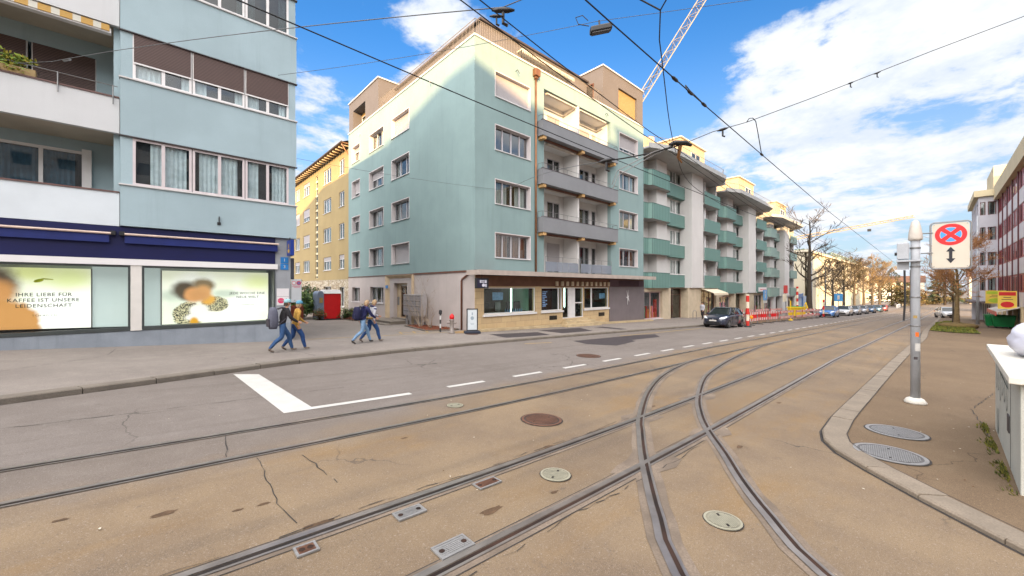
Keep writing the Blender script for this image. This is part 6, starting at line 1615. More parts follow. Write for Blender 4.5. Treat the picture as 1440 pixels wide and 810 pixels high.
# letter boxes
t = thing('letter_boxes', 'grey bank of letter boxes on legs in front of the teal block', 'mailbox', (12.35, 23.2, Z(12.4, 23.2)))
LBX = mat('letterbox_grey', S(172, 168, 168, .8), .5, .06, 3)
mb = MB(); mb.box(12.35, 12.75, 21.95, 24.35, .17, 1.58); mb.build('case', LBX, t, bevel=.01)
for i in range(4):
    for j in range(3):
        y0 = 22.0 + j * .785; z0 = .22 + i * .335
        mb = MB(); mb.box(12.325, 12.348, y0, y0 + .76, z0, z0 + .31); d_ = mb.build('flap', mat('letterbox_flap', S(150, 146, 148, .8), .45, .06, 3), t)
        mb = MB(); mb.box(12.316, 12.324, y0 + .06, y0 + .7, z0 + .24, z0 + .265); mb.build('slot', BLACK, d_)
for y in (22.05, 24.2):
    mb = MB(); mb.box(12.5, 12.6, y, y + .1, -.55, .168); mb.build('leg', LBX, t)
# hydrant
hz = Z(11.28, 16.9)
t = thing('fire_hydrant', 'grey fire hydrant with a red cap on the pavement corner', 'hydrant', (11.28, 16.9, hz))
HG = mat('hydrant_grey', S(150, 140, 134, .75), .5, .12, 6, metal=.2)
mb = MB(); mb.lathe([(0, 0), (.17, 0), (.17, .05), (.11, .08), (.11, .62), (.14, .66), (.14, .72), (.10, .74)], (11.28, 16.9, hz), 14); mb.build('body', HG, t, smooth=True)
mb = MB(); mb.lathe([(.10, .74), (.125, .76), (.125, .86), (.10, .95), (.04, .98), (.04, 1.02), (0, 1.02)], (11.28, 16.9, hz), 14); mb.build('cap', REDT, t, smooth=True)
for s_ in (-1, 1):
    mb = MB(); mb.tube([(11.28 + s_ * .09 * CS, 16.9 - s_ * .09 * SN, hz + .55), (11.28 + s_ * .24 * CS, 16.9 - s_ * .24 * SN, hz + .55)], .055, 10); mb.build('outlet', HG, t)
hz = Z(11.15, 17.8)
t = thing('marker_post', 'short black and white marker post beside the mulch bed', 'post', (11.15, 17.8, hz))
mb = MB(); mb.tube([(11.15, 17.8, hz), (11.15, 17.8, hz + .95)], .045, 8); mb.build('post', stripes('post_black_white', (.03, .03, .03), S(220, 220, 220, .8), 2, .44, .5), t)
mb = MB(); mb.lathe([(.06, .95), (.085, .99), (.085, 1.12), (.05, 1.18), (0, 1.18)], (11.15, 17.8, hz), 10); mb.build('head', BLACK, t)
# a-board
hz = Z(12.2, 16.35)
t = thing('pavement_sign', 'black framed pavement sign with a pale sheet outside the shop', 'sign', (12.2, 16.35, hz))
dA = Vector((.62, -.30)).normalized(); mb = MB()
A0 = Vector((11.92, 16.50)); A1 = Vector((12.44, 16.22))
def MA(a, b, c): 
    d = (A1 - A0).normalized(); n_ = Vector((d.y, -d.x))
    return (A0.x + d.x * a + n_.x * c, A0.y + d.y * a + n_.y * c, hz + b)
wA = (A1 - A0).length
mb = MB()
for q in ((0, .05, .14, 1.3), (wA - .05, wA, .14, 1.3), (.05, wA - .05, .14, .19), (.05, wA - .05, 1.25, 1.3)): mb.mbox(MA, q[0], q[1], q[2], q[3], 0, .05)
mb.build('frame', BLACK, t)
mb = MB(); mb.mbox(MA, .05, wA - .05, .19, 1.25, .01, .035); mb.build('sheet', mat('sheet_pale_blue', S(206, 214, 218, .86), .4, .05, 3), t)
mb = MB(); mb.extr(MA, [(wA / 2 + .09 * math.cos(a), .80 + .10 * math.sin(a)) for a in [k * .5 for k in range(13)]], .036, .039); mb.mbox(MA, wA / 2 - .03, wA / 2 + .03, .96, 1.10, .036, .039); mb.mbox(MA, wA / 2 - .1, wA / 2 + .1, .52, .54, .036, .039); mb.mbox(MA, wA / 2 - .08, wA / 2 + .08, .46, .48, .036, .039); mb.build('print', mat('print_grey', S(150, 166, 176, .8), .5, 0), t)
mb = MB(); mb.mbox(MA, -.12, wA + .12, 0, .13, -.26, .30); mb.build('base', mat('rubber_base', S(44, 50, 66, .7), .7, .1, 4), t, bevel=.04)
mb = MB(); flat_poly(mb, [(11.0, 16.9), (11.9, 16.55), (12.8, 17.0), (12.8, 17.9), (11.9, 17.6)], .106); struct(mb.build('pavement_tile', mat('tile_ochre', S(206, 168, 116, .5), .85, .15, 3, fine=.3), recalc=False))

# ================================================================== concrete block with a sack, right edge
t = thing('concrete_block', 'long pale concrete block with scrawled graffiti and a slab top', 'wall', (9, -1.2, -.4))
CONB = mat('concrete_pale', S(206, 206, 196, .80), .85, .07, 1.4, fine=.3, streak=.35)
mb = MB(); mb.prism([(7.0, -.64), (10.5, -.70), (10.5, -1.9), (7.0, -1.9)], lambda x, y: gz(x, y) - .1, .94); mb.build('body', CONB, t, bevel=.01)
mb = MB(); mb.prism([(6.9, -.55), (10.6, -.61), (10.6, -2.0), (6.9, -2.0)], .945, 1.03); mb.build('slab', mat('slab_white', S(230, 226, 214, .84), .7, .05, 2, fine=.15), t, bevel=.012)
mb = MB(); mb.box(8.02, 8.035, -.70, -.655, -.3, .94); mb.build('joint', TAR, t)
GRAF = mat('graffiti_dark_green', S(44, 74, 74, .7), .6, .1, 6)
rr = random.Random(17); mb = MB(); MGf = lambda a, b, c: (a, -.64 - .01714 * (a - 7.0) + .004 + c, b)
def scrawl(pts, w):
    q = dens(pts, .03)
    for a, b in zip(q, q[1:]):
        d = (Vector(b) - Vector(a)); 
        if d.length < 1e-5: continue
        d.normalize(); n_ = Vector((-d.y, d.x)) * w / 2
        mb.quad(MGf(a[0] + n_.x, a[1] + n_.y, 0), MGf(b[0] + n_.x, b[1] + n_.y, 0), MGf(b[0] - n_.x, b[1] - n_.y, 0), MGf(a[0] - n_.x, a[1] - n_.y, 0))
for k in range(6):
    x = 8.35 + k * .33; z0 = rr.uniform(.15, .35)
    scrawl([(x, z0 + .42), (x + .12, z0 + .52), (x + .2, z0 + .38), (x + .05, z0 + .2), (x + .18, z0 + .08), (x + .26, z0 + .26)], .024)
scrawl([(9.75, .1), (9.8, -.2), (9.95, -.30), (10.05, .05)], .05); scrawl([(8.3, .66), (9.6, .72)], .02)
mb.build('graffiti', GRAF, t, recalc=False)
mb = MB(); mb.box(8.12, 8.3, -.70, -.648, .12, .34); mb.build('plate', DARKT, t)
# sack: soft lumpy plastic bag
bm = bmesh.new(); bmesh.ops.create_icosphere(bm, subdivisions=4, radius=1)
rr = random.Random(3); lump = [(Vector((rr.gauss(0, 1), rr.gauss(0, 1), rr.gauss(0, 1))).normalized(), rr.uniform(-.16, .2), rr.uniform(3, 9)) for _ in range(26)]
for v_ in bm.verts:
    n_ = v_.co.normalized(); r_ = 1.0
    for d_, a_, k_ in lump: r_ += a_ * math.exp(-k_ * (1 - n_.dot(d_)) * 2)
    r_ += .03 * math.sin(n_.x * 13 + n_.y * 9 + n_.z * 5) * math.sin(n_.z * 15 + n_.x * 5 - n_.y * 8) - .05 * max(0, math.sin(n_.x * 7 + n_.z * 9 + 2 * n_.y)) ** 6 - .045 * max(0, math.sin(n_.y * 9 - n_.z * 7 + 3 * n_.x)) ** 8
    v_.co = Vector((n_.x * r_ * .62, n_.y * r_ * .42, max(-.24, n_.z * r_ * .30)))
me = bpy.data.meshes.new('sack'); bm.to_mesh(me); bm.free(); me.materials.append(mat('sack_white_plastic', S(222, 224, 240, .86), .35, .05, 4, spec=.6)); me.polygons.foreach_set('use_smooth', [True] * len(me.polygons))
sk = bpy.data.objects.new('sack', me); COL.objects.link(sk); sk.location = (9.0, -1.15, 1.275); sk.rotation_euler = (0, 0, .3)
tag(sk, 'bulging white plastic sack lying on the concrete block', 'sack')

# ================================================================== pole with the no stopping sign
pu, pv = 11.72, .27; pz = gz(pu, pv) + .05
PG_ = mat('pole_galvanised', S(186, 190, 196, .80), .6, .10, 2.5, metal=.0, fine=.2, streak=.2)
t = thing('signal_pole', 'grey steel pole with a domed cap and sticker patches on the right pavement', 'pole', (pu, pv, pz))
mb = MB(); mb.lathe([(.076, 0), (.072, 2.9), (.072, 3.42)], (pu, pv, pz), 20); mb.build('post', PG_, t, smooth=True)
mb = MB(); mb.lathe([(0, 0), (.17, 0), (.175, .03), (.14, .09), (.09, .12)], (pu, pv, pz), 20); mb.build('foot', mat('pole_foot_white', S(214, 210, 200, .84), .7, .08, 4, fine=.3), t, smooth=True)
mb = MB(); mb.lathe([(.075, 3.40), (.11, 3.42), (.11, 3.46), (.102, 3.56), (.082, 3.70), (.058, 3.80), (.025, 3.83), (0, 3.83)], (pu, pv, pz), 20); mb.build('cap', mat('cap_stone_grey', S(206, 198, 188, .82), .6, .10, 4), t, smooth=True)
mb = MB(); mb.box(pu - .13, pu + .12, pv + .09, pv + .27, pz + 3.02, pz + 3.36); bx_ = mb.build('control_box', PG_, t, bevel=.012)
mb = MB(); mb.tube([(pu, pv + .27, pz + 3.14), (pu, pv + .31, pz + 3.14)], .035, 8); mb.build('plug', BLACK, bx_)
mb = MB(); mb.box(pu - .16, pu + .12, pv - .09, pv + .28, pz + 2.965, pz + 3.0); mb.box(pu - .02, pu + .0, pv + .088, pv + .27, pz + 2.80, pz + 2.964); mb.build('bracket_plate', PG_, t)
for z in (1.62, 2.22, 2.86, 3.25):
    mb = MB(); mb.lathe([(.078, z - .018), (.083, z - .012), (.083, z + .012), (.078, z + .018)], (pu, pv, pz), 20); mb.build('clamp_band', RAIL, t)
mb = MB(); mb.tube([(pu, pv + .16, pz + 2.79), (pu, pv + .15, pz + 2.2), (pu, pv + .17, pz + 1.72)], .018, 6); mb.build('cable', BLACK, t)
def pol_sticker(z, w, h, m, a0, name='sticker'):
    mb = MB(); n = 5
    for k in range(n):
        a = a0 - w / 2 / .075 + w / .075 * k / n; b = a0 - w / 2 / .075 + w / .075 * (k + 1) / n
        mb.quad((pu + .0755 * math.cos(a), pv + .0755 * math.sin(a), pz + z), (pu + .0755 * math.cos(b), pv + .0755 * math.sin(b), pz + z), (pu + .0755 * math.cos(b), pv + .0755 * math.sin(b), pz + z + h), (pu + .0755 * math.cos(a), pv + .0755 * math.sin(a), pz + z + h))
    mb.build(name, m, t, recalc=False)
ORS = mat('sticker_orange', S(232, 110, 30, .85), .5, .1, 6)
pol_sticker(1.78, .06, .06, PAINTY, math.pi); pol_sticker(1.40, .055, .09, ORS, math.pi + .4); pol_sticker(1.10, .10, .16, PAINT, math.pi + .65); pol_sticker(.92, .06, .06, DARKT, math.pi + .1)
t = thing('no_stopping_sign', 'white plate with a red and blue no stopping disc and a double arrow', 'sign', (11.75, -.21, pz + 2.0))
su = 11.76; MSn = lambda a, b, c: (su - c, -a, b)       # a to the right as seen by the driver
x0, x1, z0, z1 = -.035, .47, 2.41, 3.31
def rrect(x0, x1, y0, y1, r, n=5):
    P = []
    for cx, cy, a0 in ((x1 - r, y0 + r, -90), (x1 - r, y1 - r, 0), (x0 + r, y1 - r, 90), (x0 + r, y0 + r, 180)):
        for k in range(n + 1):
            a = rad(a0 + 90 * k / n); P.append((cx + r * math.cos(a), cy + r * math.sin(a)))
    return P
mb = MB(); mb.extr(MSn, rrect(x0, x1, z0, z1, .05), -.012, .0); mb.build('plate', mat('sign_plate_warm_white', S(206, 198, 182, .86), .45, .04, 3), t)
o_ = rrect(x0 - .02, x1 + .02, z0 - .02, z1 + .02, .06); mb = MB(); mb.tube([MSn(a, b, .0) for a, b in o_ + [o_[0]]], .014, 6); mb.build('frame', RAIL, t)
cx, cz = .222, 3.075
def ring(par, M, cx, cz, r0, r1, c, m, name, n=40):
    mb = MB()
    for k in range(n):
        a, b = 2 * math.pi * k / n, 2 * math.pi * (k + 1) / n
        mb.quad(M(cx + r0 * math.cos(a), cz + r0 * math.sin(a), c), M(cx + r1 * math.cos(a), cz + r1 * math.sin(a), c), M(cx + r1 * math.cos(b), cz + r1 * math.sin(b), c), M(cx + r0 * math.cos(b), cz + r0 * math.sin(b), c))
    return mb.build(name, m, par, recalc=False)
disc(t, MSn, cx, cz, .222, PAINT, .001, .002, 'disc_edge', n=40)
disc(t, MSn, cx, cz, .217, mat('sign_red_bright', S(226, 20, 26, .9), .4, .03, 4), .0022, .003, 'red_disc', n=40)
for q in range(4):
    a0, a1 = rad(45 + 90 * q + 9), rad(135 + 90 * q - 9)
    mid = rad(90 + 90 * q)
    for rr_, c_, m_, nm, ins in ((.150, .0042, PAINT, 'sector_edge', 0), (.142, .0050, mat('sign_blue_bright', S(70, 150, 216, .9), .4, .03, 4), 'blue_sector', .006)):
        off = .048 + ins
        P = [(cx + off * math.cos(mid), cz + off * math.sin(mid))]
        h = .034 + ins * .7
        # arc clipped so that the red cross keeps parallel sides
        arc = []
        for k in range(13):
            a = rad(45 + 90 * q) + (math.pi / 2) * k / 12
            px_, pz_ = rr_ * math.cos(a), rr_ * math.sin(a)
            d1 = abs(px_ * math.sin(rad(45)) - pz_ * math.cos(rad(45))); d2 = abs(px_ * math.sin(rad(45)) + pz_ * math.cos(rad(45)))
            if d1 >= .024 + ins and d2 >= .024 + ins: arc.append((cx + px_, cz + pz_))
        P += arc
        mb = MB(); mb.poly([MSn(a, b, c_) for a, b in P]); mb.build(nm, m_, t, recalc=False)
mb = MB(); mb.mbox(MSn, cx - .022, cx + .022, 2.57, 2.76, .001, .004); mb.extr(MSn, [(cx - .062, 2.735), (cx + .062, 2.735), (cx, 2.83)], .001, .0045); mb.extr(MSn, [(cx - .062, 2.595), (cx + .062, 2.595), (cx, 2.50)], .001, .0045); mb.build('arrow', mat('sign_black', (.012, .012, .02), .5, 0), t)
for z in (2.72, 3.13):
    mb = MB(); mb.tube([(pu, pv - .08, z), (su, .02, z)], .012, 6); mb.build('arm', RAIL, t)
mb = MB()
for a in (x0 + .03, x1 - .03):
    for b in (z0 + .03, z1 - .03): mb.extr(MSn, [(a + .008 * math.cos(k), b + .008 * math.sin(k)) for k in range(6)], .0005, .004)
mb.build('rivets', RAIL, t)
# ================================================================== PEOPLE
SKINM = mat('skin', S(206, 156, 128, .85), .55, .08, 8, coord='o')
JEANS = mat('jeans_blue', S(56, 92, 140, .7), .85, .2, 9, fine=.3, coord='o'); JEANSL = mat('jeans_light', S(120, 152, 186, .8), .85, .2, 9, fine=.3, coord='o'); JEANSD = mat('jeans_royal', S(44, 80, 136, .7), .85, .2, 9, coord='o')
JACKB = mat('jacket_black', (.012, .011, .014), .8, .3, 8, coord='o'); JACKN = mat('jacket_navy', S(30, 34, 84, .75), .8, .2, 8, coord='o'); JUMPY = mat('jumper_yellow', S(206, 160, 76, .7), .85, .12, 8, coord='o'); JACKG = mat('jacket_pale_grey', S(196, 196, 204, .8), .8, .1, 8, coord='o')
SHOE = mat('shoe_grey_brown', S(128, 112, 100, .7), .7, .2, 9, coord='o'); SHOED = mat('shoe_dark', S(60, 54, 50, .7), .7, .2, 9, coord='o')
HAIRB = mat('hair_brown', (.04, .025, .015), .7, .3, 20, coord='o'); HAIRL = mat('hair_fair', (.30, .21, .12), .7, .2, 20, coord='o')
def person(label, base, heading, h, step, arms, mats_, lean=.06, group=None, hair=HAIRB, cap=None, hood=None, shoe=SHOE, extra=None, kneeb=1.0):
    """one continuous skinned figure in mid-stride; local +X is the walking direction, +Y its left. step: fraction of the stride, arms: swing"""
    s = h / 1.75
    hip = Vector((0, 0, .92)); 
    j = {}; J = lambda n, x, y, z, r: j.__setitem__(n, (Vector((x * s, y * s, z * s)), r * s))
    lx = lean
    J('pelvis', 0, 0, .95, .14); J('waist', lx * .35, 0, 1.08, .138); J('chest', lx * .9, 0, 1.28, .155); J('chest2', lx * 1.1, 0, 1.40, .115); J('neck', lx * 1.35, 0, 1.51, .052); J('head0', lx * 1.5 + .01, 0, 1.58, .074); J('head1', lx * 1.55 + .02, 0, 1.655, .104); J('head2', lx * 1.5 + .008, 0, 1.715, .080)
    for sd, sg in (('L', 1), ('R', -1)):
        f = step * sg                     # + : this leg is forward
        J('hip' + sd, 0, .085 * sg, .90, .108)
        kx = .20 * f + .05; kz = .50 + .02 * abs(f)
        if f > 0: J('knee' + sd, .26 * f + .03, .09 * sg, .505, .082); J('calf' + sd, .30 * f, .09 * sg, .36, .074); J('ank' + sd, .40 * f, .09 * sg, .085, .054); J('heel' + sd, .40 * f - .02, .09 * sg, .045, .036); J('toe' + sd, .40 * f + .15, .10 * sg, .045, .030)
        else: J('knee' + sd, .10 * f * kneeb + .06, .09 * sg, .50, .082); J('calf' + sd, .26 * f, .09 * sg, .36, .074); J('ank' + sd, .46 * f, .09 * sg, .15, .054); J('heel' + sd, .48 * f, .09 * sg, .115, .036); J('toe' + sd, .46 * f + .13, .10 * sg, .035, .030)
        a = arms[0 if sg > 0 else 1]      # (upper swing, elbow bend)
        J('sh' + sd, lx * 1.1, .185 * sg, 1.425, .080)
        ux, uz = math.sin(a[0]) * .29, math.cos(a[0]) * .29
        J('elb' + sd, lx * 1.1 + ux, .235 * sg, 1.425 - uz, .062)
        b = a[0] + a[1]; fx, fz = math.sin(b) * .25, math.cos(b) * .25
        J('wri' + sd, lx * 1.1 + ux + fx, .225 * sg, 1.425 - uz - fz, .042)
        hx, hz = math.sin(b + .15), math.cos(b + .15)
        wx, wz = lx * 1.1 + ux + fx, 1.425 - uz - fz
        J('palm' + sd, wx + hx * .06, .22 * sg, wz - hz * .06, .030)
        for q in range(4):
            oy = (.033 - .022 * q); ln = (.060, .070, .064, .050)[q]
            c1_, c2_ = b + .15 + .35, b + .15 + .9
            J('f%d1' % q + sd, wx + hx * .095, (.22 + oy * .0) * sg + 0, wz - hz * .095, .011)
            kx_ = wx + hx * .095 + (q - 1.5) * .021 * math.cos(b); kz_ = wz - hz * .095 + (q - 1.5) * .021 * math.sin(b)
            J('f%d1' % q + sd, kx_, .218 * sg, kz_, .0105)
            J('f%d2' % q + sd, kx_ + math.sin(c1_) * ln * .55, .214 * sg, kz_ - math.cos(c1_) * ln * .55, .0095)
            J('f%d3' % q + sd, kx_ + math.sin(c1_) * ln * .55 + math.sin(c2_) * ln * .5, .205 * sg, kz_ - math.cos(c1_) * ln * .55 - math.cos(c2_) * ln * .5, .0085)
        J('th1' + sd, wx + hx * .03 + .03 * math.cos(b), .21 * sg, wz - hz * .03 + .03 * math.sin(b), .012); J('th2' + sd, wx + hx * .07 + .045 * math.cos(b), .20 * sg, wz - hz * .07 + .045 * math.sin(b), .010)
    names = list(j); E = [('pelvis', 'waist'), ('waist', 'chest'), ('chest', 'chest2'), ('chest2', 'neck'), ('neck', 'head0'), ('head0', 'head1'), ('head1', 'head2')]
    for sd in 'LR':
        E += [('pelvis', 'hip' + sd), ('hip' + sd, 'knee' + sd), ('knee' + sd, 'calf' + sd), ('calf' + sd, 'ank' + sd), ('ank' + sd, 'heel' + sd), ('heel' + sd, 'toe' + sd), ('chest2', 'sh' + sd), ('sh' + sd, 'elb' + sd), ('elb' + sd, 'wri' + sd), ('wri' + sd, 'palm' + sd), ('palm' + sd, 'th1' + sd), ('th1' + sd, 'th2' + sd)]
        for q in range(4): E += [('palm' + sd, 'f%d1' % q + sd), ('f%d1' % q + sd, 'f%d2' % q + sd), ('f%d2' % q + sd, 'f%d3' % q + sd)]
    me = bpy.data.meshes.new('p'); me.from_pydata([j[n][0] for n in names], [(names.index(a), names.index(b)) for a, b in E], [])
    o = bpy.data.objects.new('p', me); COL.objects.link(o)
    md = o.modifiers.new('s', 'SKIN'); md.use_smooth_shade = True; md.branch_smoothing = .4
    sv = me.skin_vertices[0].data
    for i, n in enumerate(names):
        r = j[n][1]; sv[i].radius = (r, r); sv[i].use_root = (n == 'pelvis')
        if n in ('pelvis', 'waist', 'chest', 'chest2'): sv[i].radius = (r * 1.18, r * .86)
    o.modifiers.new('u', 'SUBSURF').levels = 1
    dg = bpy.context.evaluated_depsgraph_get()
    bm_ = bpy.data.meshes.new_from_object(o.evaluated_get(dg)); bpy.data.objects.remove(o)
    bm_.name = 'person'
    for m in (SKINM, mats_[0], mats_[1], shoe): bm_.materials.append(m)
    ank = {sd: j['ank' + sd][0] for sd in 'LR'}
    for p in bm_.polygons:
        c = p.center; p.use_smooth = True
        if c.z > 1.50 * s: k = 0
        elif any((c - j['palm' + sd][0]).length < .105 * s and (c - j['elb' + sd][0]).length > .245 * s and abs(c.y) > .165 * s for sd in 'LR'): k = 0
        elif any((c - ank[sd]).length < .19 * s and c.z < ank[sd].z + .02 * s for sd in 'LR'): k = 3
        elif c.z < .93 * s and not any((c - j['elb' + sd][0]).length < .14 * s or (c - j['wri' + sd][0]).length < .13 * s for sd in 'LR'): k = 2
        else: k = 1
        p.material_index = k
    P_ = bpy.data.objects.new('person', bm_); COL.objects.link(P_); tag(P_, label, 'person', group)
    P_.location = base; P_.rotation_euler = (0, 0, heading); P_['_o'] = (0, 0, 0)
    hc = j['head1'][0]
    # hair, eyes, nose, ears
    mb = MB()
    for i in range(9):
        th = math.pi * i / 8 * .58
        for k in range(14):
            a = 2 * math.pi * k / 14
            mb.v.append((hc.x - .012 * s + .105 * s * math.sin(th) * math.cos(a) - .01 * s * (1 if math.cos(a) < 0 else 0), hc.y + .094 * s * math.sin(th) * math.sin(a), hc.z + .0 * s + .112 * s * math.cos(th) - (.07 * s * (i / 8) if math.cos(a) < .2 else -.02 * s * (i / 8))))
    for i in range(8):
        for k in range(14): mb.f.append([i * 14 + k, i * 14 + (k + 1) % 14, (i + 1) * 14 + (k + 1) % 14, (i + 1) * 14 + k]); mb.mi.append(0)
    mb.build('hair', hair, P_, smooth=True)
    mb = MB(); mb.lathe([(0, -.018 * s), (.012 * s, -.01 * s), (.009 * s, .012 * s), (0, .02 * s)], (hc.x + .093 * s, hc.y, hc.z - .02 * s), 8); mb.build('nose', SKINM, P_, smooth=True)
    for sg in (1, -1):
        mb = MB(); mb.lathe([(0, -.008 * s), (.009 * s, 0), (0, .008 * s)], (hc.x + .080 * s, hc.y + sg * .032 * s, hc.z + .005 * s), 8); mb.build('eye', BLACK, P_)
        mb = MB(); mb.lathe([(0, -.03 * s), (.014 * s, -.01 * s), (.016 * s, .012 * s), (0, .03 * s)], (hc.x - .005 * s, hc.y + sg * .088 * s, hc.z - .01 * s), 8); mb.build('ear', SKINM, P_, smooth=True)
    mb = MB(); mb.box(hc.x + .080 * s, hc.x + .090 * s, hc.y - .02 * s, hc.y + .02 * s, hc.z - .056 * s, hc.z - .050 * s); mb.build('mouth', mat('lip', S(150, 84, 76, .8), .5, 0), P_)
    if cap:
        mb = MB(); mb.lathe([(.112 * s, .015 * s), (.116 * s, .05 * s), (.10 * s, .10 * s), (.05 * s, .132 * s), (0, .138 * s)], (hc.x - .008 * s, hc.y, hc.z + .005 * s), 16)
        mb.add([(hc.x + .08 * s, hc.y - .08 * s, hc.z + .032 * s), (hc.x + .19 * s, hc.y - .05 * s, hc.z + .018 * s), (hc.x + .19 * s, hc.y + .05 * s, hc.z + .018 * s), (hc.x + .08 * s, hc.y + .08 * s, hc.z + .032 * s), (hc.x + .08 * s, hc.y - .08 * s, hc.z + .042 * s), (hc.x + .19 * s, hc.y - .05 * s, hc.z + .026 * s), (hc.x + .19 * s, hc.y + .05 * s, hc.z + .026 * s), (hc.x + .08 * s, hc.y + .08 * s, hc.z + .042 * s)], [[0, 1, 2, 3], [7, 6, 5, 4], [0, 4, 5, 1], [1, 5, 6, 2], [2, 6, 7, 3]])
        mb.build('cap', cap, P_, smooth=False)
    if hood:
        mb = MB(); mb.tube([Vector((j['neck'][0].x - .04 * s + .085 * s * math.cos(a), .10 * s * math.sin(a), 1.475 * s - .02 * s * math.cos(a))) for a in [2 * math.pi * k / 16 for k in range(17)]], .032 * s, 8, caps=False); mb.build('collar', hood, P_, smooth=True)
    if extra: extra(P_, j, s)
    return P_, j, s
HEAD = .0
def backpack(label, P_, j, s, m, size=(.16, .30, .50), back=.20, z=1.22, m2=None):
    base = P_.location; t = thing('backpack', label, 'backpack', (0, 0, 0), proto=True)
    mb = MB(); d, w, h = size
    n = 7
    for i in range(n + 1):
        f = i / n; k = (1 - abs(2 * f - 1) ** 3 * .35)
        zz = (z - h / 2 + h * f) * s
        for a in range(16):
            an = 2 * math.pi * a / 16; ca, sa = math.cos(an), math.sin(an)
            sg = lambda q: math.copysign(abs(q) ** .6, q)
            mb.v.append((-(back) * s + sg(ca) * d * .5 * k * s * (1.15 - .3 * f), sg(sa) * w * .5 * k * s, zz))
    for i in range(n):
        for a in range(16): mb.f.append([i * 16 + a, i * 16 + (a + 1) % 16, (i + 1) * 16 + (a + 1) % 16, (i + 1) * 16 + a]); mb.mi.append(0)
    mb.f += [list(range(16))[::-1], [n * 16 + a for a in range(16)]]; mb.mi += [0, 0]
    mb.build('bag', m, t, smooth=True)
    mb = MB(); mb.box(-(back + d * .62) * s, -(back + d * .42) * s, -w * .36 * s, w * .36 * s, (z - h * .40) * s, (z - h * .02) * s); mb.build('pocket', m2 or m, t, bevel=.03)
    for sg in (1, -1):
        mb = MB(); mb.tube([(-(back - d * .4) * s, sg * .10 * s, (z + h * .40) * s), (.0, sg * .115 * s, 1.50 * s), (.13 * s, sg * .12 * s, 1.38 * s), (.10 * s, sg * .16 * s, 1.16 * s), (-(back - d * .4) * s, sg * .13 * s, (z - h * .36) * s)], .018 * s, 6); mb.build('strap', m2 or m, t)
    t.location = base; t.rotation_euler = P_.rotation_euler
    return t
TURQ = mat('cap_turquoise', S(150, 196, 202, .8), .7, .1, 6, coord='o')
PZ = lambda u, v: (u, v, gz(u, v) + .10)
G_ = 'people walking on the pavement'
A1_ = person('person in a black jacket, blue jeans and pale blue cap carrying a big grey rucksack', PZ(2.98, 14.2), .05, 1.66, .85, ((-.30, .5), (.35, .6)), (JACKB, JEANS), .10, G_, HAIRB, TURQ, JACKB)
backpack('big grey rucksack on the back of the person in the black jacket', *A1_[:3], mat('rucksack_grey', S(98, 100, 116, .75), .8, .15, 7, coord='o'), (.28, .40, .72), .27, 1.16, mat('rucksack_dark', S(70, 66, 74, .7), .8, .15, 7, coord='o'))
A2_ = person('person in a yellow jumper and royal blue trousers beside the big grey rucksack', PZ(3.42, 14.5), .08, 1.62, -.8, ((.35, .5), (-.30, .4)), (JUMPY, JEANSD), .09, G_, HAIRL, mat('cap_sky_blue', S(96, 160, 190, .75), .7, .1, 6, coord='o'), None)
def vest(P_, j, s):
    pass
B1_ = person('person in a dark navy jacket and pale jeans striding ahead with a navy rucksack', PZ(6.0, 15.3), .12, 1.70, 1.0, ((-.45, .5), (.45, .5)), (JACKN, JEANSL), .12, G_, HAIRL, None, JACKN, shoe=SHOED)
backpack('round navy rucksack on the person with pale jeans', *B1_[:3], mat('rucksack_navy', S(26, 28, 66, .75), .8, .15, 7, coord='o'), (.22, .36, .54), .23, 1.22)
def panels(P_, j, s):
    for sd in 'LR':
        a, b = j['sh' + sd][0], j['elb' + sd][0]
        mb = MB(); mb.tube([a.lerp(b, .1), a.lerp(b, .9)], [.066 * s, .052 * s], 10, caps=False); mb.build('sleeve', JACKN, P_, smooth=True)
    mb = MB(); c = j['pelvis'][0]
    mb.tube([Vector((c.x + .145 * s * math.cos(k * .4488), .155 * s * math.sin(k * .4488), 1.0 * s)) for k in range(15)], .035 * s, 6, caps=False); mb.build('hip_band', JUMPY, P_, smooth=True)
B2_ = person('person in a pale grey and navy jacket with a yellow hem and blue trousers', PZ(6.45, 15.55), .10, 1.72, -.9, ((.4, .7), (-.4, .5)), (JACKG, JEANSD), .10, G_, HAIRL, None, JACKN, shoe=SHOE, extra=panels)
person('small far person in dark clothes on the pavement behind the dark parked car', (39.3, 15.3, gz(39, 15) + .1), 3.0, 1.7, .6, ((.3, .3), (-.3, .3)), (JACKG, JACKB), .05, G_, HAIRB)

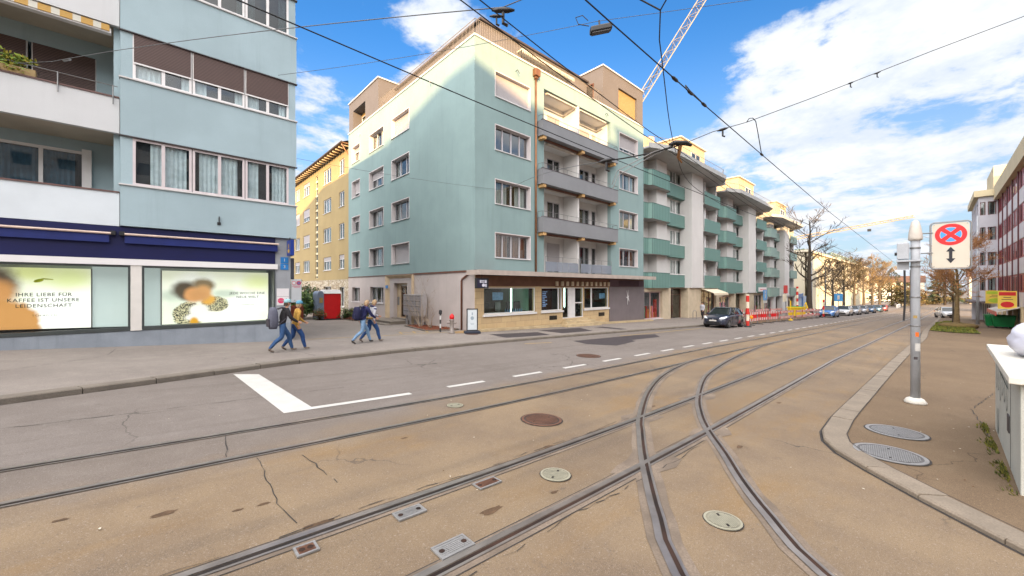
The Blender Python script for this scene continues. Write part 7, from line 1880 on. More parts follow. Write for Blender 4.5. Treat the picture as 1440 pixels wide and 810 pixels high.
# ================================================================== CARS
def carpaint(name, col, flake=.4):
    if name in MATS: return MATS[name]
    m = mat(name, col, .28, .04, 3, metal=.25, spec=.6); b = [n for n in m.node_tree.nodes if n.type == 'BSDF_PRINCIPLED'][0]
    b.inputs['Coat Weight'].default_value = .9; b.inputs['Coat Roughness'].default_value = .04
    return m
TYRE = mat('tyre_rubber', (.018, .018, .018), .85, .2, 8); RIM = mat('wheel_rim', S(168, 168, 172, .8), .35, .1, 6, metal=.7)
LAMP = mat('headlamp_clear', S(226, 230, 236, .9), .12, .05, 6, spec=.8); REDL = mat('tail_lamp', S(170, 20, 24, .8), .25, .05, 6); CARB = mat('car_black_trim', (.012, .012, .014), .5, .1, 6); CGL = mat('car_glass', (.015, .022, .022), .04, .1, 2, spec=1.0)
def make_car(label, paint, ln=4.1, w=1.74, h=1.48, estate=False, group=None):
    """hatchback, nose towards -X, wheels on z=0"""
    t = thing('parked_car', label, 'car', group=group, proto=True)
    hw = w / 2; x = lambda f: -ln / 2 + ln * f
    # stations: f, half width, sill z, waist z, centre-line top of the lower body
    st = [(0.00, .60, .34, .60, .60), (.012, .74, .24, .66, .68), (.05, .88, .20, .72, .76), (.12, .97, .18, .78, .86), (.20, 1.0, .17, .84, .94), (.29, 1.0, .17, .92, 1.0), (.40, 1.0, .17, .95, .99), (.55, 1.0, .17, .97, .99), (.72, 1.0, .17, .99, 1.0), (.85, .99, .18, 1.0, 1.02), (.94, .95, .22, 1.0, 1.03), (.985, .88, .30, .96, 1.0), (1.0, .80, .36, .86, .88)]
    k = h / 1.48
    mb = MB(); rings = []
    for f, wf, zs, zw, zc in st:
        W_ = hw * wf; zs *= k; zw *= k; zc *= k
        half = [(0, zs), (W_ * .80, zs), (W_ * .96, zs + .06), (W_ * 1.0, zs + (zw - zs) * .45), (W_ * .985, zw - .08), (W_ * .93, zw), (W_ * .60, zw + (zc - zw) * .75), (0, zc)]
        ring = [(x(f), y, z) for y, z in half] + [(x(f), -y, z) for y, z in half[-2:0:-1]]
        rings.append(ring)
    n = len(rings[0])
    for r in rings: mb.v.extend(r)
    for i in range(len(rings) - 1):
        for q in range(n): mb.f.append([i * n + q, i * n + (q + 1) % n, (i + 1) * n + (q + 1) % n, (i + 1) * n + q]); mb.mi.append(0)
    mb.f += [list(range(n))[::-1], [(len(rings) - 1) * n + q for q in range(n)]]; mb.mi += [0, 0]
    b = mb.build('body', paint, t, smooth=True); md = b.modifiers.new('Sub', 'SUBSURF'); md.levels = md.render_levels = 2
    # cabin: glass shell, painted roof and pillars
    rb = .90 if estate else .82
    base = [(.27, .86, .95), (.50, .90, .985), (.72, .90, 1.0), (.945, .84, 1.02)]; top = [(.425, .64, 1.43), (.52, .68, 1.475), (.68, .68, 1.47), (rb, .62, 1.38)]
    mb = MB()
    L_ = [(x(f), hw * a, z * k) for f, a, z in base]; T_ = [(x(f), hw * a, z * k) for f, a, z in top]
    Rr = [(p[0], -p[1], p[2]) for p in L_]; TR = [(p[0], -p[1], p[2]) for p in T_]
    for A, B in ((L_, T_), (TR, Rr)):
        for i in range(3): mb.quad(A[i], A[i + 1], B[i + 1], B[i])
    mb.quad(L_[0], T_[0], TR[0], Rr[0]); mb.quad(L_[3], Rr[3], TR[3], T_[3])
    mb.build('windows', CGL, t)
    mb = MB()
    def roof_pt(f, y, z): return (x(f), y, z * k)
    prof = [(.415, 1.425), (.47, 1.462), (.54, 1.485), (.62, 1.488), (.70, 1.475), (.78, 1.445), (rb + .015, 1.385)]
    cs_ = [-1, -.75, 0, .75, 1]
    for f, z in prof:
        ww = hw * (.66 + .03 * math.sin((f - .4) * 6))
        for c_ in cs_: mb.v.append((x(f), ww * c_, (z + (.022 if abs(c_) < .5 else (.014 if abs(c_) < .9 else -.012))) * k))
    for i in range(len(prof) - 1):
        for q in range(4): mb.f.append([i * 5 + q, i * 5 + q + 1, (i + 1) * 5 + q + 1, (i + 1) * 5 + q]); mb.mi.append(0)
    o = mb.build('roof', paint, t, smooth=True)
    for sg in (1, -1):
        mb = MB()
        for (f0, a0, z0), (f1, a1, z1), r in (((.268, .862, .955), (.425, .655, 1.44), .032), ((.585, .905, .985), (.60, .69, 1.478), .028), ((.90, .87, 1.02), (rb - .01, .655, 1.41), .055)):
            mb.tube([(x(f0), sg * hw * a0, z0 * k), (x((f0 + f1) / 2), sg * hw * ((a0 + a1) / 2 + .012), (z0 + z1) / 2 * k), (x(f1), sg * hw * a1, z1 * k)], r, 6)
        mb.build('pillars', paint, t, smooth=True)
        mb = MB(); mb.tube([(x(.425), sg * hw * .66, 1.44 * k), (x(.53), sg * hw * .70, 1.482 * k), (x(.69), sg * hw * .695, 1.475 * k), (x(rb), sg * hw * .64, 1.39 * k)], .02, 5); mb.build('roof_rail', CARB, t)
        mb = MB(); c = (x(.315), sg * (hw * .93 + .10), 1.0 * k)
        mb.add([(c[0] - .05, c[1] - .09, c[2] - .06), (c[0] + .06, c[1] - .09, c[2] - .06), (c[0] + .06, c[1] + .09, c[2] - .05), (c[0] - .03, c[1] + .09, c[2] - .05), (c[0] - .05, c[1] - .09, c[2] + .07), (c[0] + .06, c[1] - .09, c[2] + .07), (c[0] + .06, c[1] + .09, c[2] + .06), (c[0] - .03, c[1] + .09, c[2] + .06)], [[0, 3, 2, 1], [4, 5, 6, 7], [0, 1, 5, 4], [1, 2, 6, 5], [2, 3, 7, 6], [3, 0, 4, 7]]); mb.build('mirror', paint, t, bevel=.02)
        # door seams and handles
        mb = MB()
        for f in (.335, .59, .80): mb.box(x(f) - .006, x(f) + .006, sg * (hw - .008), sg * (hw + .004), .26 * k, .92 * k)
        mb.build('door_gap', CARB, t)
        mb = MB()
        for f in (.54, .76): mb.box(x(f) - .08, x(f) + .06, sg * (hw - .01), sg * (hw + .018), .80 * k, .83 * k)
        mb.build('handle', paint, t)
        # lights
        mb = MB(); y = sg * hw
        mb.add([(x(.018), y * .50, .66 * k), (x(.045), y * .80, .69 * k), (x(.12), y * .945, .80 * k), (x(.135), y * .90, .85 * k), (x(.06), y * .62, .785 * k), (x(.022), y * .50, .72 * k)], [[0, 1, 2, 3, 4, 5]])
        ctr = Vector((-.03, 0, .012)); mb.v = [tuple(Vector(p) + ctr) for p in mb.v]
        hl_ = mb.build('headlight', LAMP, t); md = hl_.modifiers.new('So', 'SOLIDIFY'); md.thickness = .04
        mb = MB(); mb.box(x(.985), x(1.004), y * .60, y * .88, .74 * k, 1.0 * k); mb.build('tail_light', REDL, t, bevel=.02)
        mb = MB(); mb.lathe([(0, -.02), (.06, -.015), (.06, .015), (0, .02)], (x(.022), y * .62, .36 * k), 10); o = mb.build('fog_lamp', LAMP, t)
    # grille, bumper intake, plate, wipers
    mb = MB(); mb.add([(x(.0) - .012, -hw * .62, .28), (x(.0) - .012, hw * .62, .28), (x(.0) - .022, hw * .52, .47), (x(.0) - .022, -hw * .52, .47), (x(.03), -hw * .62, .28), (x(.03), hw * .62, .28), (x(.03), hw * .52, .47), (x(.03), -hw * .52, .47)], [[0, 1, 2, 3], [0, 4, 5, 1], [3, 2, 6, 7], [0, 3, 7, 4], [1, 5, 6, 2]]); mb.build('lower_grille', CARB, t)
    mb = MB(); mb.box(x(.0) - .02, x(.03), -hw * .42, hw * .42, .615 * k, .675 * k); mb.build('grille', CARB, t, bevel=.01)
    mb = MB(); mb.extr(lambda a, b, c: (x(0) - .024 - c, a, b), [(.055 * math.cos(q * .5236), .645 * k + .04 * math.sin(q * .5236)) for q in range(12)], 0, .008); mb.build('badge', RIM, t)
    mb = MB(); mb.box(x(.0) - .036, x(.0) - .02, -.25, .25, .50, .60); mb.build('number_plate', PAINT, t)
    mb = MB(); mb.box(x(1.0) - .01, x(1.0) + .012, -.25, .25, .62, .73); mb.build('number_plate', PAINT, t)
    for f in (.185, .815):
        for sg in (1, -1):
            yy = sg * (hw - .10)
            mb = MB(); R0 = .315
            prof = [(.20, -.10), (R0 - .02, -.10), (R0, -.07), (R0, .07), (R0 - .02, .10), (.20, .10)]
            m = len(prof); n_ = 22
            for r, dy in prof:
                for q in range(n_): a = 2 * math.pi * q / n_; mb.v.append((x(f) + r * math.cos(a), yy + dy, R0 + r * math.sin(a)))
            for i in range(m - 1):
                for q in range(n_): mb.f.append([i * n_ + q, i * n_ + (q + 1) % n_, (i + 1) * n_ + (q + 1) % n_, (i + 1) * n_ + q]); mb.mi.append(0)
            wh = mb.build('wheel', TYRE, t, smooth=False)
            mb = MB(); yo = yy + sg * .085
            for q in range(7):
                a = 2 * math.pi * q / 7; ca, sa = math.cos(a), math.sin(a)
                mb.add([(x(f) + ca * .04 - sa * .03, yo, R0 + sa * .04 + ca * .03), (x(f) + ca * .04 + sa * .03, yo, R0 + sa * .04 - ca * .03), (x(f) + ca * .2 + sa * .022, yo, R0 + sa * .2 - ca * .022), (x(f) + ca * .2 - sa * .022, yo, R0 + sa * .2 + ca * .022)], [[0, 1, 2, 3]])
            mb.tube([(x(f) + .205 * math.cos(q * .3142), yo, R0 + .205 * math.sin(q * .3142)) for q in range(21)], .014, 5, caps=False)
            mb.lathe([(0, 0), (.05, 0), (.05, .01), (0, .01)], (0, 0, 0), 8); mb.v[-32:] = [(x(f) + p[0], yo + sg * p[2], R0 + p[1]) for p in mb.v[-32:]]
            mb.build('rim', RIM, wh)
            mb = MB(); mb.tube([(x(f), yy - sg * .02, R0), (x(f), yy - sg * .14, R0)], .36, 18); mb.build('wheel_arch', CARB, t)
    return t
def put(t, u, v, rz=0.0, off=0.0):
    sl = math.atan((gz(u + 1, v) - gz(u - 1, v)) / 2)
    t.location = (u, v, gz(u, v) + off); t.rotation_euler = (0, -sl * math.cos(rz), rz)
    return t
put(make_car('dark blue grey hatchback parked facing the camera by the road works', carpaint('paint_slate_blue', S(44, 52, 74, .7)), 4.05, 1.74, 1.50), 32.3, 11.0, -.03)
CP = 'cars parked in a row along the kerb'
put(make_car('pale blue car at the near end of the parked row', carpaint('paint_sky_blue', S(90, 140, 206, .85)), 3.9, 1.72, 1.48, group=CP), 65.8, 9.45, -.02)
wc = make_car('white estate car parked behind the pale blue one', carpaint('paint_white', S(226, 226, 226, .86)), 4.5, 1.78, 1.46, True, CP); put(wc, 76, 9.2, -.02)
for i, (u, v, pn, col, lab) in enumerate(((83, 8.9, 'paint_silver', S(170, 172, 178, .85), 'silver car third in the parked row'), (91, 8.7, 'paint_silver_dark', S(150, 150, 156, .8), 'darker silver car fourth in the parked row'), (99.5, 8.4, 'paint_blue_dark', S(50, 84, 120, .8), 'dark blue car fifth in the parked row'), (109, 8.1, 'paint_teal', S(60, 110, 140, .8), 'teal blue car second from the far end of the row'), (119, 7.9, 'paint_red', S(170, 50, 44, .8), 'red car at the far end of the parked row'))):
    put(make_car(lab, carpaint(pn, col), 4.2, 1.75, 1.47, i % 2 == 0, CP), u, v, -.02)
put(make_car('small white car parked across the pavement behind the grass strip', carpaint('paint_white', S(226, 226, 226, .86)), 4.0, 1.72, 1.48), 84, -1.2, .25, .05)
# ================================================================== ROAD WORKS
RW = stripes('plank_red_white', S(206, 36, 36, .85), S(232, 226, 220, .86), 0, .50, .5, slant=.0, extra=.03)
RWP = stripes('beacon_red_white', S(206, 44, 34, .85), S(232, 220, 196, .86), 2, .98, .5, duty=.5, extra=.03)
BARG = mat('barrier_foot', S(70, 66, 64, .7), .8, .15, 4)
def barrier(ln, label, group):
    t = thing('construction_barrier', label, 'barrier', group=group, proto=True)
    for z in (.32, .86):
        mb = MB(); mb.box(-ln / 2, ln / 2, -.02, .02, z, z + .22); mb.build('plank', RW, t)
    for sx in (-1, 1):
        mb = MB(); mb.box(sx * (ln / 2 - .12) - .025, sx * (ln / 2 - .12) + .025, .022, .06, .05, 1.14); mb.build('post', RAIL, t)
        mb = MB(); mb.box(sx * (ln / 2 - .12) - .07, sx * (ln / 2 - .12) + .07, -.38, .42, 0, .05); mb.build('foot', BARG, t, bevel=.01)
    return t
ps = [((36.2, 10.55), (62.5, 9.95), 'front'), ((38.5, 13.2), (60.5, 13.4), 'rear')]
proto = None; ends = []
for a, b, nm in ps:
    n = 9 if nm == 'front' else 7
    for k in range(n):
        f = (k + .5) / n; u = a[0] + (b[0] - a[0]) * f; v = a[1] + (b[1] - a[1]) * f + R.uniform(-.12, .12)
        lab = 'red and white plank barrier in the front row of the road works' if nm == 'front' else 'red and white plank barrier in the rear row of the road works'
        grp = 'front row of road work barriers' if nm == 'front' else 'rear row of road work barriers'
        if proto is None: proto = barrier(2.7, lab, grp); o = proto
        else: o = copy_tree(proto); o['label'] = lab; o['group'] = grp
        put(o, u, v, R.uniform(-.05, .05) - .02)
for (u, v, rz, lab) in ((35.6, 11.6, 1.35, 'red and white plank barrier across the end of the road works, behind the dark car'), (63.3, 11.6, 1.5, 'red and white plank barrier across the far end of the road works')):
    o = copy_tree(proto); o['label'] = lab; o['group'] = 'cross barriers of the road works'; put(o, u, v, rz)
def beacon(u, v, h, r, label):
    t = thing('warning_post', label, 'post', (u, v, gz(u, v)))
    z = gz(u, v)
    mb = MB(); mb.tube([(u, v, z + .1), (u, v, z + h)], r, 10); mb.build('post', RWP, t)
    mb = MB(); mb.lathe([(0, 0), (.28, 0), (.26, .08), (.1, .12), (0, .12)], (u, v, z), 12); mb.build('foot', BLACK, t)
beacon(34.0, 9.85, 2.55, .115, 'tall red and white warning post in front of the dark parked car')
beacon(63.6, 9.7, 2.3, .10, 'red and white warning post at the far end of the barriers')
beacon(70.3, 13.8, 4.2, .14, 'tall red and white post beside the blue grey site gate')
YEL_ = mat('plastic_yellow', S(240, 200, 40, .85), .5, .1, 4)
t = thing('warning_lamp', 'orange warning lamp on the front barrier beside the tall warning post', 'lamp', (37.0, 10.4, gz(37, 10.4) + .6))
z = gz(37, 10.4)
mb = MB(); mb.lathe([(0, .0), (.13, .02), (.15, .18), (.10, .3), (0, .32)], (36.8, 10.40, z + .50), 12); mb.build('lens', mat('lamp_orange', S(250, 150, 30, .9), .3, .05, 4), t, smooth=True)
mb = MB(); mb.tube([(36.8, 10.42, z + .0), (36.8, 10.42, z + .5)], .03, 6); mb.build('bracket', RAIL, t)
t = thing('skip', 'yellow skip with a green tarpaulin edge behind the barriers', 'skip', (60, 12.2, gz(60, 12)))
z = gz(59.5, 12.1)
def trough(x0, x1, y0, y1, z0, z1, sl): return [(x0 + sl, y0 + .1, z0), (x1 - sl, y0 + .1, z0), (x1 - sl, y1 - .1, z0), (x0 + sl, y1 - .1, z0), (x0, y0, z1), (x1, y0, z1), (x1, y1, z1), (x0, y1, z1)]
mb = MB(); mb.add(trough(60.2, 62.3, 11.4, 12.9, z + .12, z + 1.2, .25), [[0, 3, 2, 1], [0, 1, 5, 4], [1, 2, 6, 5], [2, 3, 7, 6], [3, 0, 4, 7]]); mb.build('body', YEL_, t)
mb = MB(); mb.box(60.15, 62.35, 11.32, 11.42, z + 1.15, z + 1.27); mb.box(60.15, 62.35, 12.88, 12.98, z + 1.15, z + 1.27); mb.box(60.1, 60.22, 11.42, 12.88, z + 1.15, z + 1.27); mb.box(62.28, 62.4, 11.42, 12.88, z + 1.15, z + 1.27); mb.build('rim', YEL_, t)
mb = MB(); mb.box(60.4, 62.1, 11.5, 12.8, z + .95, z + 1.3); mb.build('load', mat('tarpaulin_green', S(60, 150, 50, .8), .7, .15, 4), t)
for k in range(4):
    mb = MB(); mb.box(60.5 + k * .5, 60.58 + k * .5, 11.30, 11.5, z + .3, z + 1.15); mb.build('rib', YEL_, t)
t = thing('trestle', 'yellow site stand between the skip and the big bare tree', 'stand', (66, 12, gz(66, 12)))
z = gz(66, 12)
for p in (((65.5, 11.6), (66, 12)), ((66.6, 11.6), (66.1, 12)), ((66.0, 12.6), (66.05, 12))):
    mb = MB(); mb.tube([(*p[0], z), (*p[1], z + 1.9)], .05, 6); mb.build('leg', YEL_, t)
mb = MB(); mb.box(65.7, 66.4, 11.7, 11.76, z + .8, z + .9); mb.build('crossbar', YEL_, t)
t = thing('site_post', 'slender yellow post among the front barriers', 'post', (50, 10.4, gz(50, 10.4)))
z = gz(50, 10.4)
mb = MB(); mb.tube([(50, 10.4, z), (50, 10.4, z + 2.1)], .05, 8); mb.build('post', YEL_, t)
mb = MB(); mb.lathe([(0, 0), (.22, 0), (.2, .1), (0, .12)], (50, 10.4, z), 10); mb.build('foot', YEL_, t)
DIRT = mat('site_soil', S(150, 120, 92, .5), .95, .3, 2, fine=.6)
mb = MB(); flat_poly(mb, [(37, 10.9), (62, 10.3), (63, 13.1), (38, 13.0)], .006); struct(mb.build('site_ground', DIRT, recalc=False))
for i, (u, v, lab) in enumerate(((46, 12.5, 'red crate standing among the road works, nearer the dark car'), (49.5, 12.7, 'red crate standing among the road works, farther from the dark car'), (54.5, 12.9, 'red and white stacked crate next to the yellow skip'))):
    z = gz(u, v); t = thing('site_crate', lab, 'crate', (u, v, z))
    mb = MB(); mb.box(u - .4, u + .4, v - .3, v + .3, z, z + .75); mb.build('box', REDM, t, bevel=.02)
    mb = MB(); mb.box(u - .42, u + .42, v - .32, v + .32, z + .75, z + .83); mb.build('lid', PAINT if i == 2 else REDM, t)
for i, (u, v) in enumerate(((38.9, 15.9), (44.2, 16.0), (52.6, 16.1), (57.5, 16.0))):
    z = gz(u, v) + .1; t = thing('bicycle_rack', 'steel hoop stand on the pavement before the stepped blocks', 'bike stand', (u, v, z), 'steel hoop stands')
    mb = MB(); mb.tube([(u - .4, v, z), (u - .4, v, z + .7), (u - .25, v, z + .85), (u + .25, v, z + .85), (u + .4, v, z + .7), (u + .4, v, z)], .025, 6); mb.build('hoop', RAIL, t)
# signs and lamps further along
def signpost(u, v, h, m, label, w=.6, hh=.6, r=.05):
    z = gz(u, v); t = thing('traffic_sign', label, 'sign', (u, v, z))
    mb = MB(); mb.tube([(u, v, z), (u, v, z + h)], r, 8); mb.build('post', RAIL, t)
    mb = MB(); mb.box(u - .09, u - .06, v - w / 2, v + w / 2, z + h - hh, z + h); mb.build('panel', m, t)
    return t
t = signpost(84.5, 10.9, 3.4, BLUEM, 'blue square sign on a post among the row of bare trees', 1.1, 1.3)
mb = MB(); mb.box(84.38, 84.405, 10.75, 11.05, gz(84.5, 10.9) + 2.4, gz(84.5, 10.9) + 3.1); mb.build('figure', PAINT, t)
for i, (u, v) in enumerate(((79, 13.6), (89, 13.3))):
    z = gz(u, v); t = thing('steel_mast', ('slim grey mast by the site gate, left of the big bare tree', 'slim grey mast by the site gate, right of the big bare tree')[i], 'mast', (u, v, z))
    mb = MB(); mb.lathe([(.14, 0), (.12, 3), (.09, 8.2), (.09, 8.4)], (u, v, z), 10); mb.build('post', PG_, t, smooth=True)
    mb = MB(); mb.lathe([(0, 0), (.25, 0), (.25, .1), (.14, .14)], (u, v, z), 10); mb.build('foot', PG_, t)
t = thing('tram_signal', 'dark signal box on a slim black mast at the far road', 'signal', (118, 3.0, gz(118, 3)))
z = gz(118, 3)
mb = MB(); mb.tube([(118, 3.4, z), (118, 3.4, z + 9)], .14, 8); mb.build('mast', BLACK, t)
mb = MB(); mb.box(117.7, 118, 2.4, 3.6, z + 2.2, z + 3.2); mb.build('box', BLACK, t)
t = thing('lamp_column', 'tall slim grey column in front of the grey corner block', 'mast', (62, -3.0, gz(62, -3)))
z = gz(62, -3)
mb = MB(); mb.lathe([(.13, 0), (.11, 4), (.085, 11.2)], (62, -3.0, z), 10); mb.build('post', PG_, t, smooth=True)
mb = MB(); mb.box(61.8, 62.1, -2.95, -2.2, z + 8.9, z + 9.1); mb.box(61.7, 62.2, -2.6, -1.9, z + 9.11, z + 9.3); mb.build('bracket', PG_, t)

# ================================================================== OVERHEAD LINES
WIRE = mat('wire_black', (.008, .008, .009), .6, 0); WIREG = mat('wire_grey', (.10, .105, .11), .6, 0); INSU = mat('insulator_black', (.010, .009, .010), .4, .1, 6)
def sag(a, b, s=.0, n=14):
    a, b = Vector(a), Vector(b); return [a.lerp(b, k / n) - Vector((0, 0, 4 * s * (k / n) * (1 - k / n))) for k in range(n + 1)]
def wire(label, pts, r, m=WIRE, name='overhead_wire', group=None, cat='wire'):
    mb = MB(); mb.tube(pts, r, 6)
    return one(mb, name, m, label, cat, group, loc=tuple(pts[0]))
HZ = lambda u: 5.45 + zu(u) * .75
def contact(pts): return [(u, v, z) for u, v, z in pts]
wire('black contact wire over the near straight tram track', [(u, 2.62 + .0035 * u + max(0, u - 60) * -.01 + drift(u) * .5, HZ(u) - .10) for u in [-14 + 3 * k for k in range(50)]], .009)
wire('black contact wire over the far straight tram track', [(u, 5.62 - .035 * min(u, 25) + drift(u), HZ(u)) for u in [-14 + 3 * k for k in range(50)]], .009)
wire('upper wire of the black pair crossing in front of the teal block', [(2.2 + k * 1.0, 3.72 + .095 * (k * 1.0) ** .72 + .02, HZ(2 + k) + .06) for k in range(-4 if False else 0, 40)], .013) if False else None
p1 = [(-6, 3.25), (-2, 3.45), (2.68, 3.75), (4.12, 3.88), (7.41, 4.12), (9.37, 4.19), (12, 4.36), (20, 4.8), (34, 5.0), (60, 4.2), (100, 3)]
wire('left wire of the black pair crossing in front of the teal block', [(u, v, HZ(u) + .02) for u, v in dens(p1, 1.0)], .008)
wire('right wire of the black pair crossing in front of the teal block', [(u + .12, v - .13, HZ(u) + .05) for u, v in dens(p1, 1.0)], .008)
cv = [(3.1, -.4), (3.8, 1.5), (4.39, 2.19), (5.39, 2.66), (6.15, 2.98), (7.4, 3.5), (9.0, 4.1), (11, 4.75), (13.2, 5.1), (17, 5.3)]
wire('black contact wire over the curved track, bending down the middle of the sky', [(u, v, HZ(u) + .0) for u, v in dens(cv, .5)], .008)
def clamp(label, c, s=1.0, d=Vector((CS, -SN, 0)), group='wire clamps on the overhead lines'):
    t = thing('wire_clamp', label, 'clamp', c, group)
    mb = MB(); a = Vector(c); mb.tube([a - d * .15 * s, a - d * .06 * s, a + d * .06 * s, a + d * .15 * s], [.012 * s, .034 * s, .034 * s, .012 * s], 8); mb.build('body', INSU, t, smooth=True)
    mb = MB(); mb.tube([a + Vector((0, 0, -.02)), a + Vector((0, 0, -.17 * s)), a + d * .06 * s + Vector((0, 0, -.2 * s))], .022 * s, 6); mb.build('hanger', INSU, t)
    return t
clamp('double black clamp where the wire pair meets the span wire above the teal roof corner', (3.33, 3.80, 5.62), 1.0)
clamp('small black clamp hanging just below the double clamp', (3.2, 3.78, 5.47), .6)
# span wires
wire('thin span wire from the pale blue bay across to the right over the hanging lamp', sag((3.48, 17.2, 10.25), (10.1, 7.05, 10.28), .12) + sag((10.1, 7.05, 10.28), (26, -12, 12.2), .2)[1:], .008, WIREG)
wire('thin span wire from the balcony corner up to the double clamp', sag((-2.9, 17.3, 8.25), (-2.2, 17.0, 8.45), 0, 3) + sag((-2.2, 17.0, 8.45), (3.33, 3.80, 5.66), -.10)[1:] + sag((3.33, 3.8, 5.66), (10, -9, 8.0), .1)[1:], .007, WIREG)
mb = MB(); mb.tube([(-1.9, 16.4, 8.34), (-1.75, 16.05, 8.28)], .035, 6); one(mb, 'turnbuckle', RAIL, 'steel turnbuckle on the span wire before the brown shutters', 'turnbuckle')
hub = (8.97, 3.99, 5.32)
wire('grey span wire from the node up to the right edge of the sky', [hub, (9.5, 3.48, 5.62), (10.1, 2.95, 5.85), (11.3, 1.9, 6.45), (13.26, .04, 7.5), (15.2, -1.8, 8.5), (19, -5.4, 10.4)], .009, WIREG)
wire('black span wire from the node to the clamp before the teal block', [hub, (8.5, 4.42, 5.14), (8.03, 4.85, 5.02), (7.6, 5.25, 4.93)], .016)
wire('thin span wire from the teal facade to the clamp beside the balconies', sag((15.0, 17.05, 7.55), (7.6, 5.25, 4.93), -.25), .008, WIREG)
wire('faint thin wire from the pale blue block to the teal facade', sag((4.14, 17.3, 7.2), (15.2, 17.0, 7.75), .12), .006, WIREG)
clamp('long black insulator at the end of the span wire beside the grey balconies', (7.7, 5.15, 4.96), 1.3, (Vector(hub) - Vector((7.6, 5.25, 4.93))).normalized())
clamp('black insulator on the span wire right of the node', (9.68, 3.32, 5.68), .9, Vector((.72, -.63, .3)).normalized())
clamp('small black insulator on the right span wire, nearer the node of the two', (11.9, 1.32, 6.77), .55, Vector((.68, -.65, .36)).normalized()); clamp('small black insulator on the right span wire, nearer the edge of the two', (12.35, .90, 7.0), .55, Vector((.68, -.65, .36)).normalized())
t = thing('wire_node', 'black node where span wires and contact wires meet before the stepped blocks', 'clamp', hub)
mb = MB(); a = Vector(hub)
mb.tube([a + Vector((-.22, .16, 0)), a + Vector((-.1, .08, .05)), a + Vector((.1, -.08, .05)), a + Vector((.22, -.16, .0))], [.03, .06, .06, .03], 8); mb.build('body', INSU, t, smooth=True)
mb = MB(); mb.tube([a, a + Vector((.15, .12, -.22)), a + Vector((.3, .1, -.32))], [.045, .04, .02], 6); mb.build('pulley', mat('brass_old', S(176, 130, 90, .7), .4, .2, 6, metal=.5), t)
for k, (p, q) in enumerate((((-.5, .42, -.18), (-1.15, .95, -.62)), ((-.55, .5, -.3), (-1.2, .9, -.75)))):
    mb = MB(); mb.tube([a + Vector((-.1, .1, 0)), a + Vector(p), a + Vector(q), a + Vector((q[0] - .05, q[1] + .1, q[2] - .3))], .010, 6); mb.build('jumper_cable', RAIL, t)
# jumper loops between wires
wire('black cable loop hanging from the right span wire to the near contact wire', [(10.1, 2.95, 5.85), (10.12, 2.9, 5.93), (10.16, 2.84, 5.93), (10.2, 2.79, 5.85), (10.2, 2.75, 5.6), (10.17, 2.70, 5.3), (10.15, 2.66, HZ(10.15) - .10)], .010)
wire('black cable loop joining the near contact wire and the curved one', [(6.2, 2.66, HZ(6.2) - .08), (6.35, 2.74, 5.3), (6.6, 2.78, 5.32), (6.85, 2.65, HZ(6.85) - .09)], .010)
for p, lab in (((5.75, 2.64, HZ(5.75) - .1), 'upper clamp on the near contact wire beside the curved wire'), ((6.3, 2.642, HZ(6.3) - .1), 'middle clamp on the near contact wire beside the curved wire'), ((6.85, 2.644, HZ(6.85) - .1), 'lower clamp on the near contact wire beside the curved wire'), ((10.15, 2.656, HZ(10.15) - .1), 'clamp where the hanging cable loop meets the near contact wire')):
    mb = MB(); d = Vector((1, 0, -.03)); mb.tube([Vector(p) - d * .11, Vector(p) - d * .05, Vector(p) + d * .05, Vector(p) + d * .11], [.010, .024, .024, .010], 8); one(mb, 'wire_clamp', INSU, lab, 'clamp', 'clamps on the near contact wire', smooth=True)
wire('feeder wire branching off at the top of the sky left of the curved wire', [(4.39, 2.19, HZ(4.4)), (3.9, 2.75, 5.75), (3.6, 3.1, 5.85), (2.9, 4.0, 6.2)], .009)
# hanging street lamp
t = thing('street_lamp', 'black flat street lamp hung from a span wire in the sky', 'street lamp', (10.1, 7.0, 10.1))
mb = MB(); mb.mbox(lambda a, b, c: (10.14 + CS * a - SN * 0 - .25 * c * SN + .25 * SN * 0, 6.98 - SN * a - .0 * b + c * CS * 0 - .25 * c * CS, 10.02 + b + .20 * a), -.34, .34, -.10, .10, -.45, .45)
mb.build('housing', mat('lamp_black', (.012, .012, .013), .4, .1, 5), t, bevel=.045)
mb = MB(); mb.mbox(lambda a, b, c: (10.14 + CS * a - .25 * c * SN, 6.98 - SN * a - .25 * c * CS, 10.02 + b + .20 * a), -.28, .28, -.118, -.102, -.36, .36); mb.build('lens', mat('lamp_lens', (.05, .05, .055), .2, .1, 4), t)
mb = MB(); mb.tube([(9.85, 7.25, 10.28), (9.7, 7.35, 10.42), (9.55, 7.5, 10.36), (9.62, 7.45, 10.16), (9.86, 7.22, 10.1)], .014, 6); mb.build('cable', BLACK, t)
mb = MB(); mb.tube([(10.1, 7.02, 10.28), (10.1, 7.0, 10.1)], .03, 6); mb.build('hanger', BLACK, t)

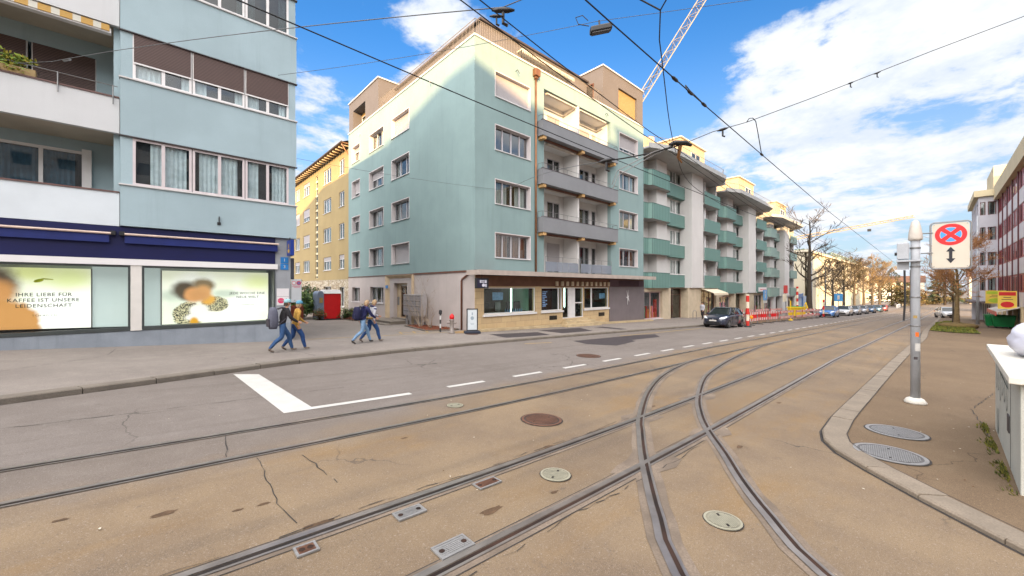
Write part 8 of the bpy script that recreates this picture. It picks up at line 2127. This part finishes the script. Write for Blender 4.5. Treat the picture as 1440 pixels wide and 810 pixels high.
# ================================================================== CRANES
def lattice(a, b, w, m, name, par, n=24, r=.06, taper=1.0):
    a, b = Vector(a), Vector(b); d = (b - a).normalized(); s_ = d.cross(Vector((0, 0, 1))).normalized(); up = s_.cross(d).normalized(); mb = MB()
    def P(k, q):
        f = k / n; ww = w * (1 + (taper - 1) * f); o_ = {0: -s_ * .5, 1: s_ * .5, 2: up * .85}[q]
        return a.lerp(b, f) + o_ * ww
    for q in range(3): mb.tube([P(0, q), P(n, q)], r * 1.6, 5)
    for k in range(n):
        for q0, q1 in ((0, 1), (0, 2), (1, 2)):
            mb.tube([P(k, q0), P(k + 1, q1)] if k % 2 else [P(k, q1), P(k + 1, q0)], r * .7, 4, caps=False)
        mb.tube([P(k, 0), P(k, 1)], r * .7, 4, caps=False)
    return mb.build(name, m, par, recalc=False)
CRN = mat('crane_cream', S(190, 176, 148, .5), .5, .12, 2); CRY = mat('crane_yellow', S(232, 190, 90, .85), .5, .1, 2); CRO = mat('crane_orange', S(200, 130, 70, .8), .5, .1, 2)
t = thing('tower_crane', 'cream lattice crane jib rising steeply behind the teal penthouse', 'crane', (80, 49, 0))
lattice((79, 49.8, 36), (101, 29.5, 84), 1.9, CRN, 'jib', t, 34, .07)
lattice((79, 49.8, -5), (79, 49.8, 37), 2.0, CRN, 'mast', t, 22, .12)
mb = MB(); mb.tube([(79, 49.8, 37.5), (100, 30.5, 84)], .09, 5); mb.tube([(79.8, 50.2, 38.4), (101.2, 30, 84)], .07, 5); mb.build('pendant', BLACK, t)
mb = MB(); mb.box(77.8, 80.2, 48.6, 51, 36, 39); mb.build('cab', CRO, t)
t = thing('tower_crane', 'pale yellow crane with a long rising jib far behind the bare trees', 'crane', (236, 56, -4))
lattice((233, 57, 24.5), (288, 7.2, 38.5), 1.9, mat('crane_pale', S(196, 166, 112, .55), .5, .08, 2), 'jib', t, 36, .10, .6)
lattice((236, 56, -5), (236, 56, 25), 2.0, CRY, 'mast', t, 20, .18)
lattice((233, 57, 24.5), (222, 67, 22.3), 1.8, CRO, 'counter_jib', t, 8, .18)
mb = MB(); mb.box(234.2, 237.8, 54.5, 57.5, 24.0, 28); mb.build('cab', CRO, t)
mb = MB(); mb.box(222, 225, 63.5, 67, 20, 23); mb.build('counterweight', CRO, t)
mb = MB(); mb.box(270.2, 271.4, 22, 23.4, 31.2, 32.4); mb.build('trolley', BLACK, t)
# ================================================================== pieces that look separate become parts of their own
def split_islands(o):
    me = o.data; n = len(me.vertices); par = list(range(n))
    def find(a):
        while par[a] != a: par[a] = par[par[a]]; a = par[a]
        return a
    for e in me.edges:
        a, b = find(e.vertices[0]), find(e.vertices[1])
        if a != b: par[a] = b
    gs = {}
    for p in me.polygons: gs.setdefault(find(p.vertices[0]), []).append(p)
    if len(gs) < 2 or len(gs) > 100: return
    for i, ps in enumerate(gs.values()):
        ids = sorted({v for p in ps for v in p.vertices}); mp = {v: k for k, v in enumerate(ids)}
        m2 = bpy.data.meshes.new(o.name); m2.from_pydata([me.vertices[v].co for v in ids], [], [[mp[v] for v in p.vertices] for p in ps])
        for m in me.materials: m2.materials.append(m)
        m2.polygons.foreach_set('material_index', [p.material_index for p in ps]); m2.polygons.foreach_set('use_smooth', [p.use_smooth for p in ps]); m2.update()
        if i == 0: first = m2
        else:
            c = o.copy(); c.data = m2; COL.objects.link(c)
            for k in ('label',):
                if k in c: del c[k]
    o.data = first
for o in list(COL.objects):
    if o.type == 'MESH' and o.parent is not None and o.name.split('.')[0] in ('sill_band', 'drip_edge', 'penthouse_side', 'awning_joint', 'lifting_hole', 'rivets', 'window_glazing', 'door_gap', 'handle', 'pendant', 'step', 'attic', 'wall_bars', 'balcony_side_wall', 'side_wall', 'canopy_edge', 'box_rib', 'pergola_slat') or (o.type == 'MESH' and o.name.split('.')[0] == 'pane' and o.parent is not None and o.parent.name.startswith('office')):
        split_islands(o)
